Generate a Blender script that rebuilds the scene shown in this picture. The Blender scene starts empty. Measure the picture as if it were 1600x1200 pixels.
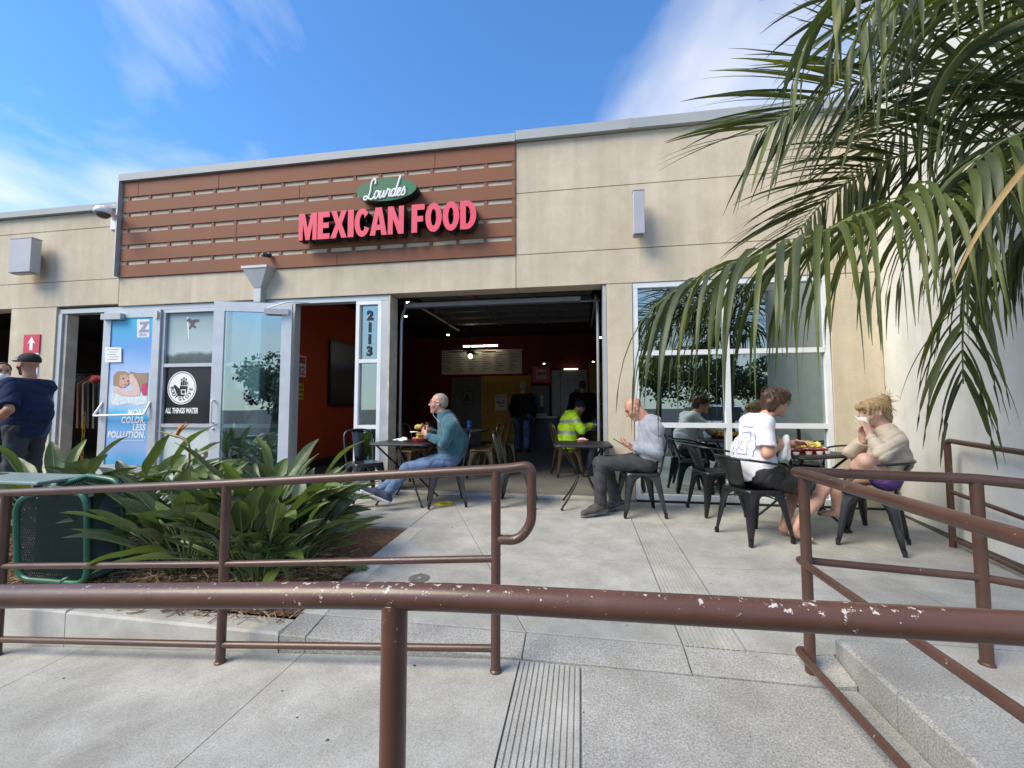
import bpy, bmesh, math, random
import numpy as np
from mathutils import Vector, Matrix
random.seed(7); rng = np.random.default_rng(7)
S = bpy.context.scene; COL = S.collection
R = math.radians; PI = math.pi

# ------------------------------------------------------------------ camera
F = 660.0; PITCH = math.atan(37/660); YAW = R(9.14); CAM = np.array([0, -5.3, 1.12])
cd = bpy.data.cameras.new('camera'); cam = bpy.data.objects.new('camera', cd); COL.objects.link(cam)
cam.location = CAM; cam.rotation_euler = (PI/2+PITCH, 0, YAW)
cd.sensor_width = 36; cd.lens = F/1600*36; cd.clip_start = 0.02; cd.clip_end = 3000
S.camera = cam
S.render.resolution_x = 1024; S.render.resolution_y = 768

# ------------------------------------------------------------------ sky and sun
TOSUN = Vector((-0.56, -0.44, 0.71)).normalized()
w = bpy.data.worlds.new('World'); S.world = w; w.use_nodes = True
nt = w.node_tree; nt.nodes.clear()
def N(tree, typ, **kw):
    n = tree.nodes.new(typ)
    for k, v in kw.items():
        if k in n.inputs: n.inputs[k].default_value = v
        else: setattr(n, k, v)
    return n
sky = N(nt, 'ShaderNodeTexSky', sky_type='NISHITA', sun_disc=False)
sky.sun_elevation = math.asin(TOSUN.z); sky.sun_rotation = math.atan2(TOSUN.x, TOSUN.y)
sky.air_density = 1.0; sky.dust_density = 0.3; sky.ozone_density = 3.0; sky.altitude = 20
tc = N(nt, 'ShaderNodeTexCoord'); sep = N(nt, 'ShaderNodeSeparateXYZ')
nt.links.new(tc.outputs['Generated'], sep.inputs[0])
za = N(nt, 'ShaderNodeMath', operation='MAXIMUM'); nt.links.new(sep.outputs[2], za.inputs[0]); za.inputs[1].default_value = 0.0
zb = N(nt, 'ShaderNodeMath', operation='ADD'); nt.links.new(za.outputs[0], zb.inputs[0]); zb.inputs[1].default_value = 0.16
dx = N(nt, 'ShaderNodeMath', operation='DIVIDE'); nt.links.new(sep.outputs[0], dx.inputs[0]); nt.links.new(zb.outputs[0], dx.inputs[1])
dy = N(nt, 'ShaderNodeMath', operation='DIVIDE'); nt.links.new(sep.outputs[1], dy.inputs[0]); nt.links.new(zb.outputs[0], dy.inputs[1])
cmb = N(nt, 'ShaderNodeCombineXYZ'); nt.links.new(dx.outputs[0], cmb.inputs[0]); nt.links.new(dy.outputs[0], cmb.inputs[1]); cmb.inputs[2].default_value = 2.1
mp = N(nt, 'ShaderNodeMapping'); nt.links.new(cmb.outputs[0], mp.inputs[0])
mp.inputs['Rotation'].default_value = (0, 0, R(24)); mp.inputs['Scale'].default_value = (1.15, 0.75, 1); mp.inputs['Location'].default_value = (7.7, 4.2, 0)
n1 = N(nt, 'ShaderNodeTexNoise', Scale=1.15, Detail=9, Roughness=0.52, Distortion=0.35)
nt.links.new(mp.outputs[0], n1.inputs['Vector'])
cr = N(nt, 'ShaderNodeValToRGB'); nt.links.new(n1.outputs[0], cr.inputs[0])
cr.color_ramp.elements[0].position = 0.46; cr.color_ramp.elements[0].color = (0, 0, 0, 1)
cr.color_ramp.elements[1].position = 0.80; cr.color_ramp.elements[1].color = (0.95, 0.95, 0.95, 1)
tint = N(nt, 'ShaderNodeMixRGB', blend_type='MULTIPLY'); tint.inputs[0].default_value = 1
nt.links.new(sky.outputs[0], tint.inputs[1]); tint.inputs[2].default_value = (0.56, 1.12, 1.66, 1)
mx = N(nt, 'ShaderNodeMixRGB'); nt.links.new(cr.outputs[0], mx.inputs[0]); nt.links.new(tint.outputs[0], mx.inputs[1])
mx.inputs[2].default_value = (6.6, 6.9, 7.3, 1)
# pale haze towards the horizon, the same all round
hz_ = N(nt, 'ShaderNodeMapRange'); nt.links.new(sep.outputs[2], hz_.inputs[0]); hz_.inputs[1].default_value = 0.02; hz_.inputs[2].default_value = 0.42; hz_.inputs[3].default_value = 0.85; hz_.inputs[4].default_value = 0.0; hz_.interpolation_type = 'SMOOTHSTEP'
mh = N(nt, 'ShaderNodeMixRGB'); nt.links.new(hz_.outputs[0], mh.inputs[0]); nt.links.new(mx.outputs[0], mh.inputs[1]); mh.inputs[2].default_value = (4.6, 5.1, 5.6, 1)
bg = N(nt, 'ShaderNodeBackground', Strength=0.11); nt.links.new(mh.outputs[0], bg.inputs[0])
wo = N(nt, 'ShaderNodeOutputWorld'); nt.links.new(bg.outputs[0], wo.inputs[0])
sd = bpy.data.lights.new('sun', 'SUN'); sd.energy = 2.7; sd.angle = R(34); sd.color = (1, 0.955, 0.84)
sun = bpy.data.objects.new('sun', sd); COL.objects.link(sun); sun.location = (3, -12, 20)
sun.rotation_euler = TOSUN.to_track_quat('Z', 'Y').to_euler()
vs = S.view_settings; vs.view_transform = 'Standard'; vs.look = 'None'; vs.gamma = 1; vs.exposure = 0.86; vs.use_curve_mapping = False
vs.use_white_balance = True; vs.white_balance_temperature = 7600; vs.white_balance_tint = 10
S.render.engine = 'CYCLES'
S.cycles.max_bounces = 8; S.cycles.transparent_max_bounces = 12

# ------------------------------------------------------------------ photo pixel -> place
def ray(px, py):
    x = (px-800)/F; z = -(py-600)/F
    cp, sp = math.cos(PITCH), math.sin(PITCH); y, z = cp-z*sp, sp+z*cp
    c, s = math.cos(YAW), math.sin(YAW)
    return np.array([x*c-y*s, x*s+y*c, z])
def onY(px, py, Y=0.): d = ray(px, py); return CAM+d*((Y-CAM[1])/d[1])
def onZ(px, py, Z=0.): d = ray(px, py); return CAM+d*((Z-CAM[2])/d[2])
def onX(px, py, X=0.): d = ray(px, py); return CAM+d*((X-CAM[0])/d[0])
def at(px, py, depth):          # depth = metres along the view axis
    return CAM+ray(px, py)*depth/ math.cos(0)
def V(*a): return np.array(a, float)
def nrm(a): a = np.asarray(a, float); return a/max(1e-9, np.linalg.norm(a))

# ------------------------------------------------------------------ materials
MATS = {}
def mat(name, col, rough=0.6, metal=0.0, var=0.12, scale=6.0, bump=0.0, bscale=60.0, col2=None, spec=0.5, coat=0.0, emit=None, estr=0.0, sheen=0.0, spk=0.0, spks=200.0, stain=0.0, streak=0.0):
    """procedural Principled: two-scale noise colour variation, optional speckle and fine bump"""
    if name in MATS: return MATS[name]
    m = bpy.data.materials.new(name); m.use_nodes = True; t = m.node_tree; b = t.nodes['Principled BSDF']
    tcn = N(t, 'ShaderNodeTexCoord'); c = tcn.outputs['Object']
    na = N(t, 'ShaderNodeTexNoise', Scale=scale, Detail=6, Roughness=0.6); t.links.new(c, na.inputs['Vector'])
    c2 = col2 if col2 else tuple(max(0, x*(1-2.2*var)) for x in col)
    c1 = col if col2 else tuple(min(1, x*(1+var)) for x in col)
    rp = N(t, 'ShaderNodeValToRGB'); t.links.new(na.outputs[0], rp.inputs[0])
    rp.color_ramp.elements[0].position = 0.3; rp.color_ramp.elements[1].position = 0.7
    rp.color_ramp.elements[0].color = (*c2, 1); rp.color_ramp.elements[1].color = (*c1, 1)
    out = rp.outputs[0]
    if spk:
        ns = N(t, 'ShaderNodeTexNoise', Scale=spks, Detail=3, Roughness=0.7); t.links.new(c, ns.inputs['Vector'])
        r2 = N(t, 'ShaderNodeValToRGB'); t.links.new(ns.outputs[0], r2.inputs[0])
        r2.color_ramp.elements[0].position = 0.3; r2.color_ramp.elements[1].position = 0.7
        lo = 1-spk; r2.color_ramp.elements[0].color = (lo, lo, lo, 1); hi = 1+spk*0.5; r2.color_ramp.elements[1].color = (hi, hi, hi, 1)
        ml = N(t, 'ShaderNodeMixRGB', blend_type='MULTIPLY'); ml.inputs[0].default_value = 1
        t.links.new(out, ml.inputs[1]); t.links.new(r2.outputs[0], ml.inputs[2]); out = ml.outputs[0]
    for amt, scl, msc in ((stain, 0.9, (1, 1, 1)), (stain, 5.0, (1, 1, 1)), (streak, 1.0, (5.0, 5.0, 0.35))):
        if not amt: continue
        mpn = N(t, 'ShaderNodeMapping'); mpn.inputs['Scale'].default_value = msc; t.links.new(c, mpn.inputs[0])
        nq = N(t, 'ShaderNodeTexNoise', Scale=scl, Detail=7, Roughness=0.62, Distortion=0.4); t.links.new(mpn.outputs[0], nq.inputs['Vector'])
        rq = N(t, 'ShaderNodeValToRGB'); t.links.new(nq.outputs[0], rq.inputs[0]); rq.color_ramp.elements[0].position = 0.34; rq.color_ramp.elements[1].position = 0.62
        lo = 1-amt; rq.color_ramp.elements[0].color = (lo, lo*0.99, lo*0.97, 1); rq.color_ramp.elements[1].color = (1.02, 1.02, 1.02, 1)
        mq = N(t, 'ShaderNodeMixRGB', blend_type='MULTIPLY'); mq.inputs[0].default_value = 1; t.links.new(out, mq.inputs[1]); t.links.new(rq.outputs[0], mq.inputs[2]); out = mq.outputs[0]
    t.links.new(out, b.inputs['Base Color'])
    b.inputs['Roughness'].default_value = rough; b.inputs['Metallic'].default_value = metal
    b.inputs['Specular IOR Level'].default_value = spec; b.inputs['Coat Weight'].default_value = coat
    if sheen: b.inputs['Sheen Weight'].default_value = sheen
    rr = N(t, 'ShaderNodeMapRange'); t.links.new(na.outputs[0], rr.inputs[0])
    rr.inputs[3].default_value = max(0.03, rough-0.12); rr.inputs[4].default_value = min(1, rough+0.12)
    t.links.new(rr.outputs[0], b.inputs['Roughness'])
    if bump:
        nb = N(t, 'ShaderNodeTexNoise', Scale=bscale, Detail=5, Roughness=0.65); t.links.new(c, nb.inputs['Vector'])
        bp = N(t, 'ShaderNodeBump', Strength=bump, Distance=0.02); t.links.new(nb.outputs[0], bp.inputs['Height'])
        t.links.new(bp.outputs[0], b.inputs['Normal'])
    if emit: b.inputs['Emission Color'].default_value = (*emit, 1); b.inputs['Emission Strength'].default_value = estr
    MATS[name] = m; return m
def flatmat(name, col, rough=0.5): return mat(name, col, rough, var=0.04, scale=20)
def glassmat(name, tint=(0.55, 0.68, 0.66), refl=0.35, rough=0.0):
    if name in MATS: return MATS[name]
    m = bpy.data.materials.new(name); m.use_nodes = True; t = m.node_tree; t.nodes.clear()
    tr = N(t, 'ShaderNodeBsdfTransparent', Color=(*tint, 1)); gl = N(t, 'ShaderNodeBsdfGlossy', Color=(0.82, 0.95, 0.95, 1), Roughness=rough)
    lw = N(t, 'ShaderNodeFresnel', IOR=1.5); ad = N(t, 'ShaderNodeMath', operation='ADD', use_clamp=True); t.links.new(lw.outputs[0], ad.inputs[0]); ad.inputs[1].default_value = refl
    nb = N(t, 'ShaderNodeTexNoise', Scale=0.8, Detail=1); tcn = N(t, 'ShaderNodeTexCoord'); t.links.new(tcn.outputs['Object'], nb.inputs['Vector'])
    bp = N(t, 'ShaderNodeBump', Strength=0.05, Distance=0.05); t.links.new(nb.outputs[0], bp.inputs['Height']); t.links.new(bp.outputs[0], gl.inputs['Normal'])
    mi = N(t, 'ShaderNodeMixShader'); t.links.new(ad.outputs[0], mi.inputs[0]); t.links.new(tr.outputs[0], mi.inputs[1]); t.links.new(gl.outputs[0], mi.inputs[2])
    o = N(t, 'ShaderNodeOutputMaterial'); t.links.new(mi.outputs[0], o.inputs[0]); MATS[name] = m; return m

# ------------------------------------------------------------------ objects
def tag(o, label=None, cat=None, group=None, kind=None):
    if label: o['label'] = label
    if cat: o['category'] = cat
    if group: o['group'] = group
    if kind: o['kind'] = kind
    return o
def thing(name, label, cat, loc=(0, 0, 0), rz=0.0, group=None):
    o = bpy.data.objects.new(name, None); COL.objects.link(o); o.empty_display_size = 0.1
    o.location = tuple(loc); o.rotation_euler = (0, 0, rz); return tag(o, label, cat, group)
def wmat(o):
    m = Matrix.LocRotScale(o.location, o.rotation_euler, o.scale)
    return (wmat(o.parent) @ o.matrix_parent_inverse @ m) if o.parent else m
def link(name, me, m=None, parent=None, world=False, smooth=False):
    o = bpy.data.objects.new(name, me); COL.objects.link(o)
    if m is not None:
        for q in (m if isinstance(m, (list, tuple)) else [m]): me.materials.append(q)
    if parent is not None:
        o.parent = parent
        if world: o.matrix_parent_inverse = wmat(parent).inverted()
    if smooth:
        me.polygons.foreach_set('use_smooth', [True]*len(me.polygons))
    return o
def pymesh(name, v, f):
    me = bpy.data.meshes.new(name); me.from_pydata([tuple(map(float, p)) for p in v], [], [tuple(map(int, q)) for q in f]); me.update(); return me
class MB:
    def __init__(s): s.v = []; s.f = []; s.mi = []
    def add(s, v, f, mi=0):
        b = len(s.v); s.v += [tuple(map(float, p)) for p in v]; s.f += [tuple(i+b for i in q) for q in f]; s.mi += [mi]*len(f)
    def box(s, x0, x1, y0, y1, z0, z1, mi=0, bev=0.0):
        v = [(x0, y0, z0), (x1, y0, z0), (x1, y1, z0), (x0, y1, z0), (x0, y0, z1), (x1, y0, z1), (x1, y1, z1), (x0, y1, z1)]
        s.add(v, [(3, 2, 1, 0), (4, 5, 6, 7), (0, 1, 5, 4), (1, 2, 6, 5), (2, 3, 7, 6), (3, 0, 4, 7)], mi)
    def tube(s, pts, r, n=10, cap=True, mi=0, closed=False):
        pts = [V(*p) for p in pts]; k = len(pts); rr = r if hasattr(r, '__len__') else [r]*k
        tg = []
        for i in range(k):
            if closed: a, b = pts[i-1], pts[(i+1) % k]
            else: a, b = pts[max(0, i-1)], pts[min(k-1, i+1)]
            tg.append(nrm(b-a))
        u = np.cross(tg[0], (0, 0, 1)); 
        if np.linalg.norm(u) < 0.1: u = np.cross(tg[0], (0, 1, 0))
        u = nrm(u); v = []; f = []
        for i in range(k):
            u = nrm(u-tg[i]*np.dot(u, tg[i])); ww = np.cross(tg[i], u)
            for j in range(n):
                a = 2*PI*j/n; v.append(pts[i]+rr[i]*(math.cos(a)*u+math.sin(a)*ww))
        for i in range(k if closed else k-1):
            for j in range(n):
                i2 = (i+1) % k; f.append((i*n+j, i*n+(j+1) % n, i2*n+(j+1) % n, i2*n+j))
        if cap and not closed: f.append(tuple(range(n-1, -1, -1))); f.append(tuple((k-1)*n+j for j in range(n)))
        s.add(v, f, mi)
    def lathe(s, prof, c=(0, 0, 0), n=20, mi=0):
        v = []; f = []; k = len(prof)
        for (r, z) in prof:
            for j in range(n): a = 2*PI*j/n; v.append((c[0]+r*math.cos(a), c[1]+r*math.sin(a), c[2]+z))
        for i in range(k-1):
            for j in range(n): f.append((i*n+j, i*n+(j+1) % n, (i+1)*n+(j+1) % n, (i+1)*n+j))
        f.append(tuple(range(n-1, -1, -1))); f.append(tuple((k-1)*n+j for j in range(n)))
        s.add(v, f, mi)
    def prism(s, poly, z0, z1, mi=0):
        n = len(poly); v = [(x, y, z0) for x, y in poly]+[(x, y, z1) for x, y in poly]
        f = [tuple(range(n-1, -1, -1)), tuple(range(n, 2*n))]+[(j, (j+1) % n, n+(j+1) % n, n+j) for j in range(n)]
        s.add(v, f, mi)
    def mesh(s, name):
        me = pymesh(name, s.v, s.f)
        if any(s.mi): me.polygons.foreach_set('material_index', s.mi)
        return me
    def build(s, name, m, parent=None, world=False, smooth=False):
        return link(name, s.mesh(name), m, parent, world, smooth)
def autosmooth(o, ang=40):
    me = o.data; bm = bmesh.new(); bm.from_mesh(me)
    bmesh.ops.remove_doubles(bm, verts=bm.verts, dist=1e-5)
    bmesh.ops.recalc_face_normals(bm, faces=bm.faces)
    for e in bm.edges: e.smooth = not (len(e.link_faces) != 2 or e.calc_face_angle(0) > R(ang))
    for f in bm.faces: f.smooth = True
    bm.to_mesh(me); bm.free(); return o
def bevel_ob(o, wdt=0.004, seg=2, ang=40):
    md = o.modifiers.new('bevel', 'BEVEL'); md.width = wdt; md.segments = seg; md.limit_method = 'ANGLE'; md.angle_limit = R(ang); return o
def box(name, x0, x1, y0, y1, z0, z1, m, parent=None, world=True, bev=0.0):
    b = MB(); b.box(x0, x1, y0, y1, z0, z1); o = b.build(name, m, parent, world)
    if bev: bevel_ob(o, bev)
    return o
def catmull(P, n=8, closed=False):
    P = [V(*p) for p in P]; out = []; k = len(P)
    for i in range(k if closed else k-1):
        if closed: a, b, c, d = P[i-1], P[i], P[(i+1) % k], P[(i+2) % k]
        else: a, b, c, d = P[max(i-1, 0)], P[i], P[i+1], P[min(i+2, k-1)]
        for j in range(n):
            t = j/n; out.append(0.5*((2*b)+(c-a)*t+(2*a-5*b+4*c-d)*t*t+(3*b-a-3*c+d)*t**3))
    if not closed: out.append(P[-1])
    return out
def fillet(P, r, n=6):
    """polyline with rounded corners"""
    P = [V(*p) for p in P]; out = [P[0]]
    for i in range(1, len(P)-1):
        a, b, c = P[i-1], P[i], P[i+1]; d1 = nrm(a-b); d2 = nrm(c-b); rr = min(r, 0.48*np.linalg.norm(a-b), 0.48*np.linalg.norm(c-b))
        p0 = b+d1*rr; p1 = b+d2*rr
        for j in range(n+1): t = j/n; out.append((1-t)**2*p0+2*t*(1-t)*b+t*t*p1)
    out.append(P[-1]); return out
def shape2d(name, loops, org, ux, uy, depth, m, parent=None, world=True, mface=None):
    """filled 2D outline (loops with holes), extruded towards ux x uy by depth"""
    cu = bpy.data.curves.new(name, 'CURVE'); cu.dimensions = '2D'; cu.fill_mode = 'BOTH'; cu.extrude = max(depth/2, 0.0002)
    for lp in loops:
        sp = cu.splines.new('POLY'); sp.points.add(len(lp)-1)
        for q, (x, y) in zip(sp.points, lp): q.co = (x, y, 0, 1)
        sp.use_cyclic_u = True
    o = bpy.data.objects.new('tmp', cu); COL.objects.link(o)
    dg = bpy.context.evaluated_depsgraph_get(); me = bpy.data.meshes.new_from_object(o.evaluated_get(dg)); 
    bpy.data.objects.remove(o); bpy.data.curves.remove(cu)
    ux, uy, org = V(*ux), V(*uy), V(*org); uz = np.cross(ux, uy)
    for v in me.vertices: p = org+ux*v.co.x+uy*v.co.y+uz*(v.co.z+depth/2); v.co = p
    me.name = name; me.materials.clear()
    ob = link(name, me, None, parent, world)
    if mface is None: me.materials.append(m)
    else:
        me.materials.append(m); me.materials.append(mface); me.update()
        for p in me.polygons:
            if Vector(uz).dot(p.normal) > 0.7: p.material_index = 1
    return ob
def text2d(name, s, org, ux, uy, size, depth, m, parent=None, offset=0.0, xs=1.0, align='LEFT', space=1.0, shear=0.0, mface=None):
    cu = bpy.data.curves.new(name, 'FONT'); cu.body = s; cu.size = size; cu.extrude = max(depth/2, 0.0002); cu.offset = offset; cu.align_x = align
    cu.space_character = space; cu.shear = shear; cu.resolution_u = 3
    o = bpy.data.objects.new('tmp', cu); COL.objects.link(o)
    dg = bpy.context.evaluated_depsgraph_get(); me = bpy.data.meshes.new_from_object(o.evaluated_get(dg)); bpy.data.objects.remove(o); bpy.data.curves.remove(cu)
    ux, uy, org = V(*ux), V(*uy), V(*org); uz = np.cross(ux, uy)
    for v in me.vertices: v.co = org+ux*v.co.x*xs+uy*v.co.y+uz*(v.co.z+depth/2)
    me.name = name; me.materials.clear(); ob = link(name, me, [m] if mface is None else [m, mface], parent, True)
    if mface is not None:
        me.update()
        for p in me.polygons:
            if Vector(uz).dot(p.normal) > 0.7: p.material_index = 1
    return ob
XA, ZA = (1, 0, 0), (0, 0, 1)       # facade drawing axes (looking along +Y): X right, Z up -> normal -Y
def ell2(cx, cy, rx, ry, n=40, a0=0, a1=2*PI):
    return [(cx+rx*math.cos(a0+(a1-a0)*i/n), cy+ry*math.sin(a0+(a1-a0)*i/n)) for i in range(n)]
def copy_tree(o, parent=None):
    c = o.copy(); COL.objects.link(c)
    if parent is not None: c.parent = parent
    for ch in o.children: copy_tree(ch, c)
    return c
# ================================================================== materials used all over
concrete = mat('concrete', (0.44, 0.435, 0.41), 0.85, var=0.10, scale=3.4, bump=0.25, bscale=170, spk=0.30, spks=120, stain=0.14)
concrete2 = mat('concrete_exposed', (0.43, 0.425, 0.405), 0.88, var=0.09, scale=3.0, bump=0.35, bscale=150, spk=0.55, spks=130, stain=0.12)
curbmat = mat('curb_concrete', (0.56, 0.545, 0.50), 0.85, var=0.09, scale=3.0, bump=0.15, bscale=120, spk=0.16, spks=130, stain=0.15)
stucco = mat('stucco', (0.64, 0.56, 0.435), 0.92, var=0.07, scale=1.4, bump=0.3, bscale=110, spk=0.16, spks=80, streak=0.10, stain=0.05)
stuccoW = mat('side_stucco', (0.76, 0.755, 0.72), 0.92, var=0.05, scale=1.2, bump=0.3, bscale=120, spk=0.07, spks=90, streak=0.07, stain=0.05)
slatm = mat('slat_paint', (0.235, 0.088, 0.046), 0.75, var=0.07, scale=2.0, bump=0.06, bscale=60)
alu = mat('aluminium', (0.50, 0.53, 0.55), 0.5, 0.4, var=0.04, scale=3)
aluW = mat('white_frame', (0.74, 0.77, 0.79), 0.45, 0.1, var=0.04, scale=3)
greymetal = mat('grey_metal', (0.45, 0.47, 0.48), 0.5, 0.3, var=0.05, scale=4)
copem = mat('coping_metal', (0.36, 0.38, 0.39), 0.65, 0.1, var=0.05, scale=2)
lampgrey = mat('lamp_grey', (0.42, 0.42, 0.45), 0.5, 0.2, var=0.04, scale=4)
darkm = mat('dark_gap', (0.02, 0.02, 0.02), 0.9)
blackm = mat('black_paint', (0.012, 0.012, 0.013), 0.4, var=0.1)
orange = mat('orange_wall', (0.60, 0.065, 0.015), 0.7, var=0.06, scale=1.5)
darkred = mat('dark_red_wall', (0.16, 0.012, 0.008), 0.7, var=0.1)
yellow = mat('yellow_wall', (0.52, 0.27, 0.03), 0.7, var=0.06)
ceilm = mat('black_ceiling', (0.02, 0.02, 0.021), 0.8)
intfloor = mat('interior_concrete', (0.20, 0.19, 0.175), 0.45, var=0.12, scale=2)
pane = glassmat('tinted_glass', (0.34, 0.44, 0.42), 0.34)
paneC = glassmat('door_glass', (0.55, 0.70, 0.74), 0.30)
asphalt = mat('asphalt', (0.05, 0.05, 0.052), 0.9, var=0.15, bump=0.3, bscale=90)
def paintmat(name, col, chips=0.0):
    if name in MATS: return MATS[name]
    m = mat(name, col, 0.38, 0.0, var=0.10, scale=7, bump=0.05, bscale=90, spec=0.5, coat=0.1)
    t = m.node_tree; b = t.nodes['Principled BSDF']; src = b.inputs['Base Color'].links[0].from_socket
    tcn = N(t, 'ShaderNodeTexCoord'); nz = N(t, 'ShaderNodeTexNoise', Scale=60.0, Detail=8, Roughness=0.7); t.links.new(tcn.outputs['Object'], nz.inputs['Vector'])
    n2 = N(t, 'ShaderNodeTexNoise', Scale=3.0, Detail=2); t.links.new(tcn.outputs['Object'], n2.inputs['Vector'])
    gm = N(t, 'ShaderNodeNewGeometry'); sp = N(t, 'ShaderNodeSeparateXYZ'); t.links.new(gm.outputs['Normal'], sp.inputs[0])
    mr = N(t, 'ShaderNodeMapRange'); t.links.new(sp.outputs[2], mr.inputs[0]); mr.inputs[1].default_value = -0.2; mr.inputs[2].default_value = 0.95; mr.inputs[3].default_value = 0.0; mr.inputs[4].default_value = chips
    a1 = N(t, 'ShaderNodeMath', operation='MULTIPLY_ADD'); t.links.new(n2.outputs[0], a1.inputs[0]); a1.inputs[1].default_value = 0.30; t.links.new(nz.outputs[0], a1.inputs[2])
    a2 = N(t, 'ShaderNodeMath', operation='ADD'); t.links.new(a1.outputs[0], a2.inputs[0]); t.links.new(mr.outputs[0], a2.inputs[1])
    gt = N(t, 'ShaderNodeMath', operation='GREATER_THAN'); t.links.new(a2.outputs[0], gt.inputs[0]); gt.inputs[1].default_value = 0.845
    mxr = N(t, 'ShaderNodeMixRGB'); t.links.new(gt.outputs[0], mxr.inputs[0]); t.links.new(src, mxr.inputs[1]); mxr.inputs[2].default_value = (0.52, 0.47, 0.44, 1)
    t.links.new(mxr.outputs[0], b.inputs['Base Color']); return m
railm = paintmat('rail_paint', (0.088, 0.042, 0.030), 0.010)
railN = paintmat('rail_paint_worn', (0.105, 0.046, 0.030), 0.075)

# ================================================================== ground
GL = -0.46
def sst(t): t = min(1, max(0, t)); return t*t*(3-2*t)
def zp(x, y):
    f = 1-sst((x-1.08)/0.5)*sst((-y-1.2)/1.5)
    return 0.035*y*f
def zramp(x): return -0.14 if x > -0.36 else -0.14+0.066*(x+0.36)
g = MB(); g.add([(-400, -400, GL-0.02), (400, -400, GL-0.02), (400, 400, GL-0.02), (-400, 400, GL-0.02)], [(0, 1, 2, 3)])
ground = tag(g.build('ground', asphalt), 'dark asphalt ground around the building', None, kind='structure')
patio = bpy.data.objects.new('patio', None); COL.objects.link(patio); tag(patio, 'pale concrete patio in front of the restaurant', None, kind='structure')
ramp = bpy.data.objects.new('ramp', None); COL.objects.link(ramp); tag(ramp, 'concrete access ramp and landing between the brown railings', None, kind='structure')
def slab(poly, zf, m, parent, thick=0.10, gap=0.0022, ch=0.0045, name='slab', sub=0.0):
    """paving slab: outline shrunk by half the joint, chamfered rim, top follows zf"""
    P = [V(*p) for p in poly]; n = len(P); c = sum(P)/n
    area = sum(P[i][0]*P[(i+1) % n][1]-P[(i+1) % n][0]*P[i][1] for i in range(n))
    if area < 0: P = P[::-1]
    def inset(d):
        out = []
        for i in range(n):
            a, b, q = P[i-1], P[i], P[(i+1) % n]; e1 = nrm(b-a); e2 = nrm(q-b); n1_ = V(-e1[1], e1[0]); n2_ = V(-e2[1], e2[0])
            out.append(b+(n1_+n2_)*d/max(0.2, 1+np.dot(n1_, n2_)))
        return out
    b = MB(); o1 = inset(gap); o2 = inset(gap+ch)
    if sub and n == 4:      # top follows zf on a grid, skirt hangs from its border
        na = max(1, int(np.linalg.norm(o1[1]-o1[0])/sub)); nb = max(1, int(np.linalg.norm(o1[3]-o1[0])/sub)); v = []; f = []; Q = lambda i, j: i*(nb+1)+j
        for i in range(na+1):
            for j in range(nb+1): s_, t_ = i/na, j/nb; p = o1[0]*(1-s_)*(1-t_)+o1[1]*s_*(1-t_)+o1[2]*s_*t_+o1[3]*(1-s_)*t_; v.append((*p, zf(*p)-(0.002 if i in (0, na) or j in (0, nb) else 0)))
        for i in range(na):
            for j in range(nb): f.append((Q(i, j), Q(i+1, j), Q(i+1, j+1), Q(i, j+1)))
        ring_ = [Q(i, 0) for i in range(na)]+[Q(na, j) for j in range(nb)]+[Q(i, nb) for i in range(na, 0, -1)]+[Q(0, j) for j in range(nb, 0, -1)]; base = len(v); L_ = len(ring_)
        for q in ring_: v.append((v[q][0], v[q][1], v[q][2]-thick))
        for k_ in range(L_): f.append((ring_[k_], base+k_, base+(k_+1) % L_, ring_[(k_+1) % L_]))
        b.add(v, f); return b.build(name, m, parent)
    v = [(*p, zf(*p)-thick) for p in o1]+[(*p, zf(*p)-ch) for p in o1]+[(*p, zf(*p)) for p in o2]
    f = [(j+k*n, (j+1) % n+k*n, (j+1) % n+(k+1)*n, j+(k+1)*n) for k in (0, 1) for j in range(n)]
    if sub and n == 4:
        na = max(1, int(np.linalg.norm(o2[1]-o2[0])/sub)); nb = max(1, int(np.linalg.norm(o2[3]-o2[0])/sub)); base = len(v)
        for i in range(na+1):
            for j in range(nb+1):
                s_, t_ = i/na, j/nb; p = o2[0]*(1-s_)*(1-t_)+o2[1]*s_*(1-t_)+o2[2]*s_*t_+o2[3]*(1-s_)*t_; v.append((*p, zf(*p)))
        for i in range(na):
            for j in range(nb): q = base+i*(nb+1)+j; f.append((q, q+nb+1, q+nb+2, q+1))
    else: f.append(tuple(2*n+j for j in range(n)))
    b.add(v, f); return b.build(name, m, parent)
zpp = lambda x, y: zp(x, y)
D0, D1 = (-1.65, -0.02), (-0.30, -2.936)
def dg(y): t = (y-D0[1])/(D1[1]-D0[1]); return D0[0]+t*(D1[0]-D0[0])
slab([(-1.66, -2.936), D1, D0, (-1.66, -0.02)], zpp, concrete, patio)
for xa, xb in ((-4.2, -1.66), (-7.0, -4.2), (-10, -7.0), (-14, -10)): slab([(xa, -1.32), (xb, -1.32), (xb, -0.02), (xa, -0.02)], zpp, concrete, patio)
slab([(dg(-1.9), -1.9), (0.515, -1.9), (0.515, -0.02), D0], zpp, concrete, patio)
slab([D1, (0.515, -2.936), (0.515, -1.9), (dg(-1.9), -1.9)], zpp, concrete, patio)
for (xa, xb) in ((0.82, 2.05), (2.05, 3.6)):
    for ya, yb in ((-2.936, -1.9), (-1.9, -0.02)): slab([(xa, ya), (xb, ya), (xb, yb), (xa, yb)], zpp, concrete, patio, sub=0.12)
u_ = MB()
for i in range(20):
    for j in range(10):
        xs_ = [-1.66+5.0*(i+q)/20 for q in (0, 1)]; ys_ = [-2.94+2.92*(j+q)/10 for q in (0, 1)]
        u_.add([(a, c, zp(a, c)-0.013) for a, c in ((xs_[0], ys_[0]), (xs_[1], ys_[0]), (xs_[1], ys_[1]), (xs_[0], ys_[1]))], [(0, 1, 2, 3)])
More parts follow.
